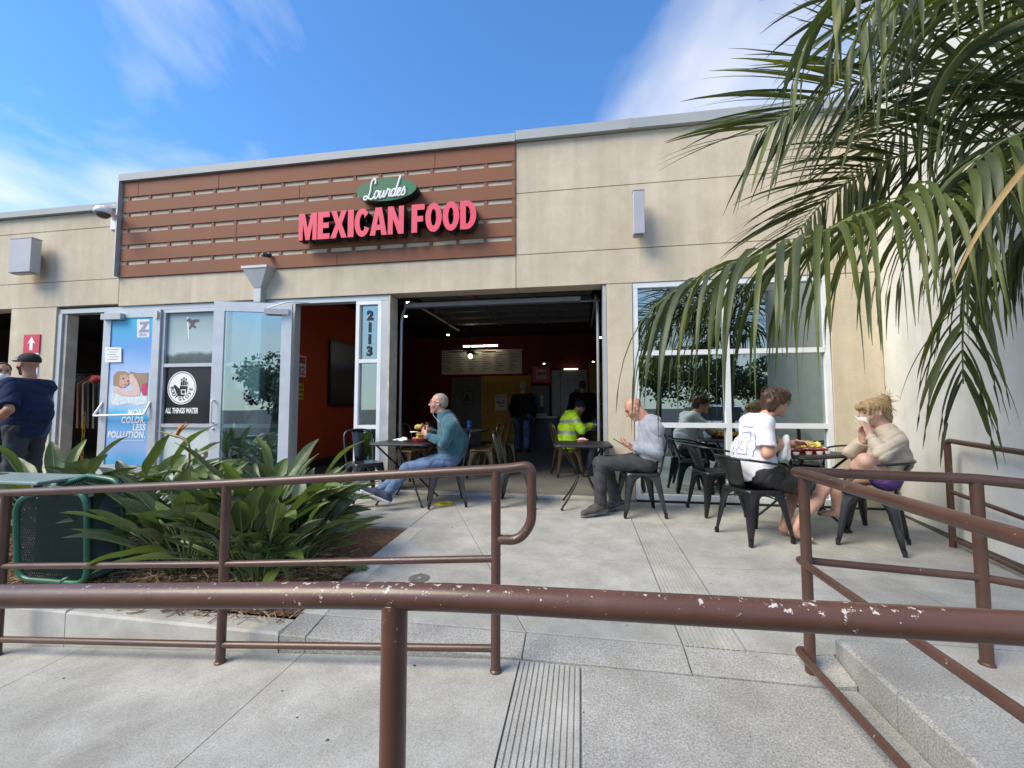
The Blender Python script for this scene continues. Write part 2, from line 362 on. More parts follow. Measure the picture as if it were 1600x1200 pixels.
u_.build('joint_filler', concrete2, patio)
u_ = MB()
for xa, xb in ((-6.2, -0.36), (-0.36, 1.23)): u_.add([(xa, -4.9, zramp(xa)-0.013), (xb, -4.9, zramp(xb)-0.013), (xb, -3.1, zramp(xb)-0.013), (xa, -3.1, zramp(xa)-0.013)], [(0, 1, 2, 3)])
u_.build('joint_filler', concrete2, ramp)
# grooved detectable strips (ribs with real grooves)
def grooved(x0, x1, y0, y1, zf, m, parent, label):
    n = 12; p = (x1-x0-0.008)/n; x = x0+0.004; prof = []
    for i in range(n): a = x+i*p; prof += [(a+0.0015, -0.007), (a+0.005, -0.0005), (a+p-0.005, -0.0005), (a+p-0.0015, -0.007)]
    ny = 12; v = []; f = []; k = len(prof)
    for j in range(ny+1):
        y = y0+(y1-y0)*j/ny
        for (a, d) in prof: v.append((a, y, zf(a, y)+d))
    for j in range(ny):
        for i in range(k-1): f.append((j*k+i, j*k+i+1, (j+1)*k+i+1, (j+1)*k+i))
    o = link('grooved_strip', pymesh('grooved_strip', v, f), m, parent); 
    tag(o, label); return o
grooved(0.515, 0.82, -2.9405, -0.03, zpp, concrete, patio, 'ribbed warning strip running to the doorway pillar')
grooved(-0.31, -0.005, -4.9, -3.14, lambda x, y: -0.14, concrete, ramp, 'ribbed warning strip on the lower landing')
# curb band between patio and ramp
def zband(x, y): t = (y+2.936)/(-3.12+2.936); return zp(x, -2.936)-0.035*t
for xa, xb in ((-1.66, -1.5), (-1.5, -0.30), (-0.30, 0.515), (0.515, 1.215)):
    slab([(xa, -3.12), (xb, -3.12), (xb, -2.94), (xa, -2.94)], zband, concrete2, patio, thick=0.16, sub=0.05 if xa > 0.5 else 0)
for xa, xb in ((-3.1, -1.66), (-4.9, -3.1), (-7.5, -4.9)):
    zc_ = lambda x, y: -0.128 if x > -1.7 else -0.118
    o = slab([(xa, -3.125), (xb, -3.125), (xb, -2.955), (xa, -2.955)], zc_, curbmat, patio, thick=0.62, gap=0.003, ch=0.012, name='planter_curb')
slab([(-1.66, -2.94), (-1.5, -2.94), (-1.5, -1.32), (-1.66, -1.32)], lambda x, y: zp(x, y)+0.004, curbmat, patio, thick=0.12, name='planter_edging')
# landing and ramp slabs
zl = lambda x, y: -0.14
for xa, xb in ((-0.005, 1.215),):
    slab([(xa, -4.9), (xb, -4.9), (xb, -3.125), (xa, -3.125)], zl, concrete2, ramp)
zr = lambda x, y: zramp(x)
for xa, xb in ((-1.50, -0.31), (-2.94, -1.50), (-4.4, -2.94), (-6.2, -4.4)):
    slab([(xa, -4.9), (xb, -4.9), (xb, -3.13), (xa, -3.13)], zr, concrete, ramp, sub=0.3)
# raised kerb on the right of the landing, and the paving it carries
kerb = bpy.data.objects.new('raised_kerb', None); COL.objects.link(kerb); tag(kerb, 'raised concrete kerb beside the landing', None, kind='structure')
for ya, yb in ((-3.35, -2.94), (-4.9, -3.35)):
    slab([(1.22, ya), (1.60, ya), (1.60, yb), (1.22, yb)], lambda x, y: zp(x, y) if y > -2.7 else 0.0, concrete2, kerb, thick=0.30, ch=0.014, name='kerb_stone')
slab([(1.60, -4.9), (3.2, -4.9), (3.2, -2.94), (1.60, -2.94)], lambda x, y: 0.0, concrete, kerb, thick=0.3)
# mulch bed
mulchm = mat('bark_mulch', (0.20, 0.105, 0.055), 0.9, var=0.3, scale=30, bump=0.6, bscale=60)
bed = MB(); n = 40; m_ = 14
for i in range(n+1):
    for j in range(m_+1):
        x = -7.5+(7.5-1.665)*i/n; y = -2.95+1.62*j/m_; e = min(1, min(x+7.5, -1.665-x, y+2.95, -1.33-y)/0.25)
        bed.v.append((x, y, -0.125+0.035*(y+2.95)+0.07*e+0.02*math.sin(5*x+3*y)*e))
for i in range(n):
    for j in range(m_): q = i*(m_+1)+j; bed.f.append((q, q+m_+1, q+m_+2, q+1)); bed.mi.append(0)
tag(bed.build('planting_bed', mulchm, smooth=True), 'brown mulch bed under the green strap-leaf plants', kind='structure')
chips = [mat('mulch_chip_a', (0.30, 0.17, 0.09), 0.85, var=0.25, scale=40), mat('mulch_chip_b', (0.47, 0.36, 0.24), 0.85, var=0.2, scale=40), mat('mulch_chip_c', (0.16, 0.075, 0.04), 0.85, var=0.2, scale=40)]
mb = MB()
for k in range(5200):
    x = random.uniform(-5.2, -1.67); y = random.uniform(-2.96, -2.1); 
    if random.random() < 0.08: y = random.uniform(-3.05, -2.9)
    e = min(1, max(0, min(-1.665-x, y+2.95)/0.25)); z = (-0.12+0.035*(y+2.95)+0.07*e+0.02*math.sin(5*x+3*y)*e)+random.uniform(0.0, 0.022)
    L = random.uniform(0.015, 0.06)*(1.6 if random.random() < 0.15 else 1); a = random.uniform(0, PI); u = V(math.cos(a), math.sin(a), random.uniform(-0.3, 0.3))*L; wv = V(-math.sin(a), math.cos(a), random.uniform(-.4, .4))*random.uniform(0.002, 0.006); h = V(0, 0, 0.003)
    c = V(x, y, z)
    mb.add([c-u-wv, c+u-wv*.6, c+u+wv*.6, c-u+wv, c-u+h, c+u+h], [(0, 1, 5, 4), (3, 4, 5, 2), (0, 4, 3), (1, 2, 5)], random.choice((0, 0, 1, 2)))
tag(mb.build('mulch', chips), 'shredded brown bark mulch around the plants', 'mulch', kind='stuff')

# ================================================================== building
B = thing('restaurant_building', 'beige stucco single-storey storefront building with brown slat sign band', 'building', (-2, 0, 0))
HEAD = 2.655
def panel(x0, x1, z0, z1, m=stucco, y0=0.0, y1=0.25, name='wall_panel', j=0.004):
    o = box(name, x0+j, x1-j, y0, y1, z0+j, z1-j, m, B); bevel_ob(o, 0.003, 1); return o
for (xa, xb) in ((-14, -10.4), (-10.4, -6.905)):
    for za, zb in ((2.69, 3.085), (3.085, 3.905), (3.905, 4.16)): panel(xa, xb, za, zb)
panel(-6.905, -0.80, HEAD, 3.09); panel(-6.905, -0.80, 3.09, 4.58)
panel(-0.80, 3.36, HEAD, 3.09); panel(-0.80, 3.36, 3.09, 3.905); panel(-0.80, 3.36, 3.905, 4.59)
panel(-8.93, -8.04, 0.0, 2.69); panel(0.335, 0.65, 0.0, HEAD); panel(2.835, 3.36, 0, HEAD); panel(-14, -10.4, 0, 2.69)
bk = MB()
for (x0, x1, z0, z1) in ((-13.9, -6.92, 2.72, 4.1), (-6.92, 3.3, 2.70, 4.5)): bk.box(x0, x1, 0.014, 0.24, z0, z1)
bk.build('joint_backing', mat('joint_shadow', (0.30, 0.26, 0.19), 0.9), B, True)
cp = MB(); cp.box(-6.945, -0.803, -0.06, 0.32, 4.582, 4.69); cp.build('coping', copem, B, True)
cp = MB(); cp.box(-0.797, 3.44, -0.065, 0.32, 4.592, 4.715); cp.build('coping', copem, B, True)
cp = MB(); cp.box(-14, -6.95, -0.06, 0.32, 4.162, 4.255); cp.build('coping', copem, B, True)
for xx in (0.62, 1.9): box('coping_joint', xx, xx+0.05, -0.068, 0.30, 4.60, 4.719, copem, B)
# return of the taller parapet at its left end
box('parapet_return', -6.93, -6.91, -0.075, 0.25, 3.10, 4.58, greymetal, B)
# slatted sign band
zt = 4.573
XS = -6.885
splits = {0: (-6.62, -5.22, -1.9), 1: (-3.9,), 2: (-2.3,), 3: (-4.9,), 4: (-1.6, ), 5: (-3.3,)}
gaps = []
for i in range(6):
    hgt = 0.235 if i == 0 else 0.19; z1 = zt; z0 = zt-hgt; zt = z0-0.060
    xs = [XS]+list(splits[i])+[-0.808]
    for a, b in zip(xs[:-1], xs[1:]):
        o = box('slat', a+0.0015, b-0.0015, -0.022, -0.004, z0, z1, slatm, B); bevel_ob(o, 0.004, 1)
    if i < 5: gaps.append((z0-0.060, z0))
sm = MB(); sm.box(-0.021, 0.021, -0.016, -0.001, -0.034, 0.034); sme = sm.mesh('spacer'); sme.materials.append(slatm)
for (z0, z1) in gaps:
    for k in range(17):
        x = XS+0.10+k*0.372
        if x > -0.83: continue
        o = bpy.data.objects.new('spacer', sme); COL.objects.link(o); o.parent = B; o.matrix_parent_inverse = wmat(B).inverted(); o.location = (x+random.uniform(-.004, .004), 0, (z0+z1)/2)
# side wall returning towards the ramp
WD = nrm(V(-0.272, -1.707, 0)); WN = V(WD[1], -WD[0], 0)*-1.0
WN = WN if WN[0] > 0 else -WN
C0 = V(3.36, 0.0, 0)
sw = MB(); p0 = C0; p1 = C0+WD*2.08
def quadbox(a, b, n_, t_, z0, z1, zl=None):
    q = [a, b, b+n_*t_, a+n_*t_]; v = [(p[0], p[1], z0) for p in q]+[(p[0], p[1], z1) for p in q]
    return v, [(3, 2, 1, 0), (4, 5, 6, 7), (0, 1, 5, 4), (1, 2, 6, 5), (2, 3, 7, 6), (3, 0, 4, 7)]
for s0, s1 in ((0, 2.08),):
    b = MB(); b.add(*quadbox(p0+WD*(s0-0.24), p0+WD*s1, WN, 0.25, -0.35, 4.62)); o = autosmooth(b.build('side_wall', stuccoW, B, True), 20)
b = MB(); b.add(*quadbox(p0+WD*-0.02-WN*0.04, p1+WD*0.03-WN*0.04, WN, 0.34, 4.63, 4.735)); autosmooth(b.build('coping', copem, B, True), 20)
b = MB(); b.add(*quadbox(p0+WD*0.01-WN*0.012, p1-WN*0.012, WN, 0.012, -0.3, 0.012)); autosmooth(b.build('wall_base', mat('base_flashing', (0.10, 0.10, 0.10), 0.6), B, True), 20)
# shell of the rooms
box('roof_slab', -14, 3.36, 0.26, 8.2, 4.0, 4.1, ceilm, B)
box('ceiling', -4.85, 3.34, 0.26, 7.2, 3.25, 3.30, ceilm, B)
box('interior_floor', -14, 3.36, 0.0, 8.2, -0.25, 0.012, intfloor, B)
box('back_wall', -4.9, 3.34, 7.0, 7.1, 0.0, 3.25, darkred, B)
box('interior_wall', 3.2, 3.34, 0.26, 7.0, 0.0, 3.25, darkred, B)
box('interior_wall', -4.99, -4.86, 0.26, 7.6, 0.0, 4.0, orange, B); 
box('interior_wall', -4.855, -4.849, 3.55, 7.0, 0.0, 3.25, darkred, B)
box('baseboard', -4.855, -4.83, 0.3, 3.5, 0.012, 0.16, mat('brown_base', (0.05, 0.03, 0.02), 0.6), B)
box('back_wall', -14, -5.0, 7.6, 7.7, 0.0, 4.0, mat('shop_wall', (0.16, 0.15, 0.14), 0.8), B)
box('ceiling', -14, -5.0, 0.26, 7.6, 3.05, 3.10, mat('shop_ceiling', (0.12, 0.12, 0.12), 0.8), B)
box('interior_wall', -14.1, -14, 0.0, 7.6, 0.0, 4.0, MATS['shop_wall'], B)
box('yellow_wall_panel', -2.885, -1.40, 6.90, 6.99, 0.13, 2.05, yellow, B); box('yellow_wall_panel', 0.258, 1.6, 6.90, 6.99, 0.0, 2.40, yellow, B)
box('threshold', -7.9, 0.33, -0.015, 0.10, 0.0, 0.026, mat('threshold_strip', (0.50, 0.49, 0.46), 0.7), B)
# opening head (dark flashing under the lintel) and posts
box('head_frame', -8.04, -2.56, 0.03, 0.16, 2.585, 2.652, alu, B)
box('post', -2.658, -2.555, 0.03, 0.28, 0.027, 2.58, greymetal, B)
box('jamb_lining', 0.29, 0.333, 0.02, 0.25, 0.027, 2.65, greymetal, B); box('jamb_lining', -2.553, -2.528, 0.02, 0.26, 0.027, 2.65, mat('cream_jamb', (0.55, 0.50, 0.42), 0.7), B)
box('frame_post', -8.04, -7.96, 0.02, 0.16, 0.027, 2.58, alu, B); box('frame_post', -7.955, -7.90, 0.05, 0.2, 0.027, 2.58, mat('cream_jamb', (0.55, 0.50, 0.42), 0.7), B)
# ---- right storefront window
def window(cols, rows, y, fm, gm, fw=0.05, name='window', prints=None, inner=True):
    x0, x1 = cols[0], cols[-1]; z0, z1 = rows[0], rows[-1]
    fr = MB(); fr.box(x0, x1, y-0.05, y+0.07, z0, z0+fw*1.1)
    wdw = fr.build(name, fm, B, True); box('head_bar', x0, x1, y-0.05, y+0.07, z1-fw, z1, fm, wdw)
    for i, x in enumerate(cols):
        xa, xb = (x, x+fw) if i == 0 else ((x-fw, x) if i == len(cols)-1 else (x-fw/2, x+fw/2))
        o = box('mullion', xa, xb, y-0.048, y+0.068, z0+fw*1.1, z1-fw, fm, wdw)
    for i in range(len(cols)-1):
        xa = cols[i]+(fw if i == 0 else fw/2); xb = cols[i+1]-(fw if i == len(cols)-2 else fw/2)
        for j, z in enumerate(rows[1:-1]): box('glazing_bar', xa+0.001, xb-0.001, y-0.045, y+0.06, z-fw/2, z+fw/2, fm, wdw)
        for j in range(len(rows)-1):
            za = rows[j]+(fw*1.1 if j == 0 else fw/2); zb = rows[j+1]-(fw if j == len(rows)-2 else fw/2)
            box('pane', xa, xb, y, y+0.006, za, zb, gm, wdw)
    return wdw
window([0.652, 1.725, 2.833], [0.02, 0.91, 1.785, 2.652], 0.06, aluW, pane, 0.058)
box('sill_gap', 0.66, 3.3, -0.012, 0.01, -0.004, 0.018, darkm, B)
# sidelight with the street number
sl = window([-3.03, -2.66], [0.03, 0.86, 1.755, 2.582], 0.08, aluW, glassmat('pale_glass', (0.42, 0.56, 0.54), 0.32), 0.05)
for k, ch_ in enumerate('2113'):
    text2d('numeral', ch_, (-2.845, 0.072, 2.33-k*0.165), XA, ZA, 0.175, 0.003, blackm, sl, offset=0.009, align='CENTER')
# interior blind seen behind lower sidelight panes
# ---- left shop window with printed film
sw2 = window([-6.14, -5.07, -4.03], [0.03, 0.86, 1.745, 2.582], 0.08, alu, paneC, 0.05)
# ================================================================== doors
def leafdoor(hinge, free, z0, z1, fm, gm, stile=0.105, top=0.11, bot=0.22, name='door', th=0.045):
    """door leaf between two plan points; returns (door, to-world function) with x from hinge to free edge, y out of the visible face"""
    h, f = V(*hinge), V(*free); L = np.linalg.norm(f-h); ux = (f-h)/L; uy = V(-ux[1], ux[0])
    if uy[1] > 0: uy = -uy
    def T(x, y, z): p = h+ux*x+uy*y; return (p[0], p[1], z)
    def bx_(nm, xa, xb, ya, yb, za, zb, m, par):
        b = MB(); b.box(xa, xb, ya, yb, za, zb); b.v = [T(*p) for p in b.v]; o = b.build(nm, m, par, True); autosmooth(o, 20); return o
    d = bx_(name, 0, L, 0, th, z0, z0+bot, fm, B)
    bx_('stile', 0, stile, 0, th, z0+bot, z1, fm, d); bx_('stile', L-stile, L, 0, th, z0+bot, z1, fm, d)
    bx_('top_rail', stile, L-stile, 0, th, z1-top, z1, fm, d)
    bx_('door_glass', stile, L-stile, th*0.4, th*0.4+0.008, z0+bot, z1-top, gm, d)
    return d, T, L, bx_, (ux[0], ux[1], 0)
def wtube(nm, pts, r, m, par, n=8):
    b = MB(); b.tube(pts, r, n); return b.build(nm, m, par, True, smooth=True)
# restaurant door standing open
doorwhite = mat('door_white', (0.72, 0.74, 0.76), 0.4, 0.1, var=0.04)
d2, T2, L2, bx2, u2 = leafdoor((-3.95, -0.02), (-4.88, -0.335), 0.04, 2.56, doorwhite, paneC, stile=0.13, top=0.13)
bx2('door_closer', 0.03, 0.34, 0.047, 0.09, 2.40, 2.475, greymetal, d2)
wtube('pull_handle', fillet([T2(L2-0.045, 0.045, 0.92), T2(L2-0.045, 0.10, 0.92), T2(L2-0.045, 0.10, 1.22), T2(L2-0.045, 0.045, 1.22)], 0.03), 0.012, doorwhite, d2)
wtube('lock', [T2(L2-0.05, 0.04, 0.84), T2(L2-0.05, 0.056, 0.84)], 0.018, greymetal, d2)
wtube('closer_arm', [T2(0.30, 0.07, 2.48), T2(0.05, 0.10, 2.57), (-3.72, 0.05, 2.59)], 0.01, aluW, d2)
box('door_jamb', -4.02, -3.955, 0.03, 0.15, 0.027, 2.58, alu, B)
# surf shop door with its poster
doorgrey = mat('door_grey', (0.52, 0.55, 0.58), 0.42, 0.3, var=0.05)
d1, T1, L1, bx1, u1 = leafdoor((-6.145, 0.045), (-7.115, 0.02), 0.10, 2.585, doorgrey, paneC, stile=0.125, top=0.115, bot=0.18)
bx1('door_closer', L1-0.36, L1-0.02, 0.047, 0.11, 2.44, 2.53, greymetal, d1)
wtube('push_bar', fillet([T1(0.10, 0.045, 1.21), T1(0.13, 0.10, 1.02), T1(L1+0.02, 0.10, 1.0), T1(L1-0.06, 0.045, 1.2)], 0.02), 0.016, aluW, d1)
bx1('sensor', 0.03, 0.075, 0.046, 0.07, 2.44, 2.55, mat('cream_plastic', (0.66, 0.62, 0.5), 0.5), d1)
box('frame_post', -6.142, -6.10, 0.03, 0.15, 0.027, 0.0285, alu, B)
# poster: printed gradient
def gradmat(name, stops, axis='Z', lo=0, hi=1, noise=0.25, nscale=3.0, rough=0.35):
    m = bpy.data.materials.new(name); m.use_nodes = True; t = m.node_tree; b = t.nodes['Principled BSDF']
    g_ = N(t, 'ShaderNodeTexCoord'); sp = N(t, 'ShaderNodeSeparateXYZ'); t.links.new(g_.outputs['Object'], sp.inputs[0])
    mr = N(t, 'ShaderNodeMapRange'); t.links.new(sp.outputs['XYZ'.index(axis)], mr.inputs[0]); mr.inputs[1].default_value = lo; mr.inputs[2].default_value = hi
    nz = N(t, 'ShaderNodeTexNoise', Scale=nscale, Detail=4); t.links.new(g_.outputs['Object'], nz.inputs['Vector'])
    ma = N(t, 'ShaderNodeMath', operation='MULTIPLY_ADD'); t.links.new(nz.outputs[0], ma.inputs[0]); ma.inputs[1].default_value = noise
    sb = N(t, 'ShaderNodeMath', operation='SUBTRACT'); t.links.new(mr.outputs[0], sb.inputs[0]); sb.inputs[1].default_value = noise/2; t.links.new(sb.outputs[0], ma.inputs[2])
    rp = N(t, 'ShaderNodeValToRGB'); t.links.new(ma.outputs[0], rp.inputs[0])
    while len(rp.color_ramp.elements) < len(stops): rp.color_ramp.elements.new(0.5)
    for e, (p, c) in zip(rp.color_ramp.elements, stops): e.position = p; e.color = (*c, 1)
    t.links.new(rp.outputs[0], b.inputs['Base Color']); b.inputs['Roughness'].default_value = rough; return m
postm = gradmat('poster_print', [(0.0, (0.05, 0.42, 0.72)), (0.14, (0.30, 0.45, 0.75)), (0.32, (0.04, 0.42, 0.78)), (0.44, (0.60, 0.70, 0.80)), (0.58, (0.45, 0.58, 0.82)), (0.8, (0.12, 0.34, 0.70)), (1.0, (0.02, 0.45, 0.66))], 'Z', 0.28, 2.47, 0.14, 2.5)
post = bx1('poster', 0.13, L1-0.13, 0.028, 0.031, 0.285, 2.468, postm, d1)
ux1 = (-u1[0], -u1[1], 0)           # drawing x axis, left to right for the viewer
def P1(px, py, off=0.034):          # door-face point from photo pixel
    q = onY(px, py, 0.0); x = (-6.145-q[0])/1.0; return V(*T1(x, off, q[2]))
def artp(nm, pts, m, off, par=d1):  # printed patch outlined in photo pixels
    o0 = P1(205, 600, off); ax = V(*ux1); L = []
    for (px, py) in pts: p = P1(px, py, off); L.append((float(np.dot(p-o0, ax)), float(p[2]-o0[2])))
    return shape2d(nm, [L], o0, ux1, ZA, 0.0006, m, par)
sk = flatmat('print_skin', (0.62, 0.36, 0.28)); sk2 = flatmat('print_skin_pale', (0.72, 0.52, 0.46)); hairp = flatmat('print_hair', (0.36, 0.24, 0.15)); foam = mat('print_foam', (0.72, 0.80, 0.84), 0.4, var=0.15, scale=25)
printw = flatmat('print_white', (0.85, 0.86, 0.87)); redp = flatmat('print_red', (0.6, 0.06, 0.12)); darkp = flatmat('print_dark', (0.09, 0.07, 0.07))
artp('print_patch', [(176, 615), (185, 612), (200, 618), (215, 612), (229, 616), (229, 630), (215, 634), (200, 630), (185, 634), (176, 632)], foam, 0.0335)
artp('print_patch', [(203, 580), (215, 583), (231, 582), (230, 604), (214, 606), (204, 598)], hairp, 0.0345)
artp('print_patch', [(178, 588), (184, 580), (195, 580), (203, 584), (206, 592), (200, 602), (188, 606), (178, 602)], hairp, 0.0355)
artp('print_patch', [(188, 586), (197, 585), (203, 592), (201, 600), (194, 606), (187, 603)], sk, 0.0365)
artp('print_patch', [(177, 606), (183, 603), (196, 610), (208, 610), (203, 598), (202, 586), (207, 584), (214, 594), (219, 608), (218, 618), (205, 619), (190, 617), (178, 612)], sk2, 0.0375)
artp('print_patch', [(222, 600), (229, 598), (229, 617), (223, 618), (220, 608)], redp, 0.0385)
artp('print_patch', [(192, 591), (194, 590), (195, 592), (193, 593)], darkp, 0.039); artp('print_patch', [(199, 595), (202, 594), (202, 596), (200, 597)], darkp, 0.039); artp('print_patch', [(194, 600), (198, 600), (196, 602)], redp, 0.039)
def P1txt(s, px, py, size, m=printw, **k):
    return text2d('print_text', s, P1(px, py, 0.0335), ux1, ZA, size, 0.0008, m, d1, **k)
for s_, py in (('MORE', 649), ('COLOR.', 661), ('LESS', 672.5), ('POLLUTION.', 684)): P1txt(s_, 226, py, 0.128, offset=0.0048, align='RIGHT', shear=0.12, xs=0.82, space=1.1)
artp('print_rule', [(187, 688.5), (224, 688.5), (224, 689.3), (187, 689.3)], printw, 0.0335)
artp('print_patch', [(214, 499), (233, 498.5), (232.5, 527), (214, 527.5)], flatmat('print_panel', (0.72, 0.74, 0.82)), 0.0335)
text2d('print_text', 'Z', P1(218, 518, 0.036), ux1, ZA, 0.2, 0.0008, flatmat('print_grey', (0.32, 0.3, 0.36)), d1, offset=0.012, xs=1.1); text2d('print_text', 'ZEAL', P1(217, 525, 0.036), ux1, ZA, 0.055, 0.0008, MATS['print_grey'], d1, xs=1.1)
artp('paper_notice', [(167, 543), (191.5, 543), (191.5, 566), (167, 566.5)], printw, 0.047)
for k in range(5): artp('notice_line', [(170+k % 2*3, 546+k*3.8), (188-k % 3*2, 546+k*3.8), (188-k % 3*2, 546.8+k*3.8), (170+k % 2*3, 546.8+k*3.8)], flatmat('print_ink', (0.3, 0.32, 0.3)), 0.0488)

# ---- printed film on the shop window (left column of panes)
filmU = gradmat('film_upper', [(0.0, (0.05, 0.07, 0.07)), (0.16, (0.10, 0.13, 0.13)), (0.24, (0.42, 0.52, 0.53)), (0.55, (0.36, 0.47, 0.48)), (1.0, (0.22, 0.32, 0.34))], 'Z', 1.77, 2.53, 0.20, 4.0, 0.25)
filmL = gradmat('film_lower', [(0.0, (0.62, 0.70, 0.70)), (0.2, (0.22, 0.36, 0.33)), (0.42, (0.5, 0.6, 0.6)), (1.0, (0.55, 0.63, 0.64))], 'Z', 0.1, 0.83, 0.30, 3.0, 0.25)
filmK = mat('film_black', (0.014, 0.014, 0.016), 0.25, var=0.1)
for (xa, xb) in ((-6.085, -5.10),):
    box('window_film', xa, xb, 0.074, 0.078, 1.772, 2.53, filmU, sw2); box('window_film', xa, xb, 0.074, 0.078, 0.887, 1.718, filmK, sw2); box('window_film', xa, xb, 0.074, 0.078, 0.087, 0.833, filmL, sw2)
def art(nm, pts, m, y, par, thick=0.0008):
    q = [onY(px, py, y) for px, py in pts]; o0 = q[0]
    return shape2d(nm, [[(float(p[0]-o0[0]), float(p[2]-o0[2])) for p in q]], o0, XA, ZA, thick, m, par)
kit = [(297, 497), (300, 500), (305, 499), (311, 499), (311, 503), (305, 504), (303, 508), (307, 511), (304, 513), (300, 510), (297, 515), (295, 513), (298, 507), (295, 503), (291, 502), (292, 499)]
art('print_figure', kit, darkp, 0.0728, sw2); art('print_line', [(292, 495), (294, 495), (295.5, 530), (294.5, 530)], printw, 0.0732, sw2)
art('print_figure', [(316, 702), (319, 705), (325, 701), (329, 700), (324, 705), (327, 711), (323, 715), (318, 719), (315, 727), (313, 726), (315, 716), (319, 711), (313, 706)], darkp, 0.0728, sw2)
lc = onY(284, 606, 0.072); rad = 0.245
def ring(c, r0, r1, m, y): 
    return shape2d('logo_ring', [ell2(0, 0, r0, r0), ell2(0, 0, r1, r1)] if r1 else [ell2(0, 0, r0, r0)], (c[0], y, c[2]), XA, ZA, 0.0008, m, sw2)
ring(lc, rad, rad*0.94, printw, 0.0732); ring(lc, rad*0.90, 0, printw, 0.0732)
hs = rad*0.9
def hl(pts): return shape2d('logo_hand', [[(x*hs, y*hs) for x, y in pts]], (lc[0], 0.0718, lc[2]), XA, ZA, 0.0008, filmK, sw2)
hl([(-0.30, -0.55), (0.18, -0.58), (0.42, -0.30), (0.46, 0.10), (-0.12, 0.14), (-0.18, -0.06), (-0.52, 0.22), (-0.66, 0.16), (-0.52, -0.10)])
for (x0, x1, y1_) in ((-0.11, 0.03, 0.62), (0.06, 0.20, 0.72), (0.23, 0.36, 0.64), (0.385, 0.48, 0.40)):
    hl([(x0, 0.16), (x1, 0.16), (x1+0.015, y1_-0.2), (x0+0.015, y1_-0.2)]); hl([(x0+0.02, y1_-0.16), (x1+0.01, y1_-0.16), (x1-0.01, y1_), (x0+0.04, y1_)])
shape2d('logo_hand', [[(x*hs, y*hs) for x, y in ((-0.06, -0.12), (0.34, -0.10), (0.32, -0.44), (-0.02, -0.44))], [(x*hs, y*hs) for x, y in ((0.0, -0.17), (0.28, -0.16), (0.26, -0.38), (0.03, -0.38))]], (lc[0], 0.0708, lc[2]), XA, ZA, 0.0006, printw, sw2)
for s_, a0, a1 in (('BODY', 180, 236), ('GLOVE', 262, 352)):
    for k, ch_ in enumerate(s_):
        a = R(a0+(a1-a0)*k/(len(s_)-1)); d_ = V(math.cos(a), math.sin(a)); t_ = V(-d_[1], d_[0]); c_ = V(lc[0]+d_[0]*hs*0.84, 0.0715, lc[2]+d_[1]*hs*0.84)
        text2d('logo_text', ch_, c_, (t_[0], 0, t_[1]), (-d_[0], 0, -d_[1]), 0.075, 0.0006, filmK, sw2, offset=0.002, align='CENTER')
text2d('print_text', 'ALL THINGS WATER', (onY(258, 640, 0.07)[0], 0.0728, onY(284, 645.5, 0.07)[2]), XA, ZA, 0.108, 0.0008, printw, sw2, offset=0.004, shear=0.15, xs=0.56)

# ================================================================== signs
pinkf = mat('sign_red_face', (0.78, 0.06, 0.12), 0.55, var=0.05, scale=2); retm = mat('sign_black_return', (0.012, 0.01, 0.01), 0.5)
lsign = thing('channel_letter_sign', 'red raised channel letters reading MEXICAN FOOD on brown slats', 'sign', (-2.6, -0.05, 3.46))
st = 0.245
def arc(cx, cy, rx, ry, a0, a1, n=12): return [(cx+rx*math.cos(R(a0+(a1-a0)*i/n)), cy+ry*math.sin(R(a0+(a1-a0)*i/n))) for i in range(n+1)]
def glyph(c):
    s = st
    if c == 'I': return 0.27, [[(0, 0), (0.27, 0), (0.27, 1), (0, 1)]]
    if c == 'E': return 0.56, [[(0, 0), (0.56, 0), (0.56, 0.2), (s, 0.2), (s, 0.4), (0.52, 0.4), (0.52, 0.6), (s, 0.6), (s, 0.8), (0.55, 0.8), (0.55, 1), (0, 1)]]
    if c == 'F': return 0.56, [[(0, 0), (s, 0), (s, 0.38), (0.5, 0.38), (0.5, 0.58), (s, 0.58), (s, 0.8), (0.56, 0.8), (0.56, 1), (0, 1)]]
    if c == 'M': return 0.86, [[(0, 0), (0.2, 0), (0.2, 0.62), (0.34, 0), (0.52, 0), (0.66, 0.62), (0.66, 0), (0.86, 0), (0.86, 1), (0.58, 1), (0.43, 0.42), (0.28, 1), (0, 1)]]
    if c == 'N': return 0.70, [[(0, 0), (0.22, 0), (0.22, 0.56), (0.46, 0), (0.70, 0), (0.70, 1), (0.48, 1), (0.48, 0.46), (0.24, 1), (0, 1)]]
    if c == 'X': return 0.76, [[(0, 0), (0.25, 0), (0.38, 0.32), (0.51, 0), (0.76, 0), (0.52, 0.51), (0.74, 1), (0.49, 1), (0.38, 0.70), (0.27, 1), (0.02, 1), (0.24, 0.51)]]
    if c == 'A': return 0.76, [[(0, 0), (0.24, 0), (0.275, 0.19), (0.485, 0.19), (0.52, 0), (0.76, 0), (0.52, 1), (0.24, 1)], [(0.315, 0.38), (0.445, 0.38), (0.38, 0.74)]]
    if c == 'O': return 0.70, [arc(0.35, 0.5, 0.35, 0.515, 0, 350, 34), arc(0.35, 0.5, 0.115, 0.30, 0, 350, 24)]
    if c == 'D': return 0.67, [[(0, 0), (0.28, 0)]+arc(0.28, 0.5, 0.39, 0.5, -90, 90, 16)+[(0.28, 1), (0, 1)], [(0.24, 0.19)]+arc(0.27, 0.5, 0.16, 0.31, -90, 90, 12)+[(0.24, 0.81)]]
    if c == 'C': return 0.66, [arc(0.35, 0.5, 0.35, 0.515, 40, 320, 26)[:1]+arc(0.35, 0.5, 0.35, 0.515, 25, 335, 30)+[(0.43, 0.36)]+arc(0.36, 0.5, 0.13, 0.31, 315, 45, 20)+[(0.43, 0.64)]]
YS = -0.19
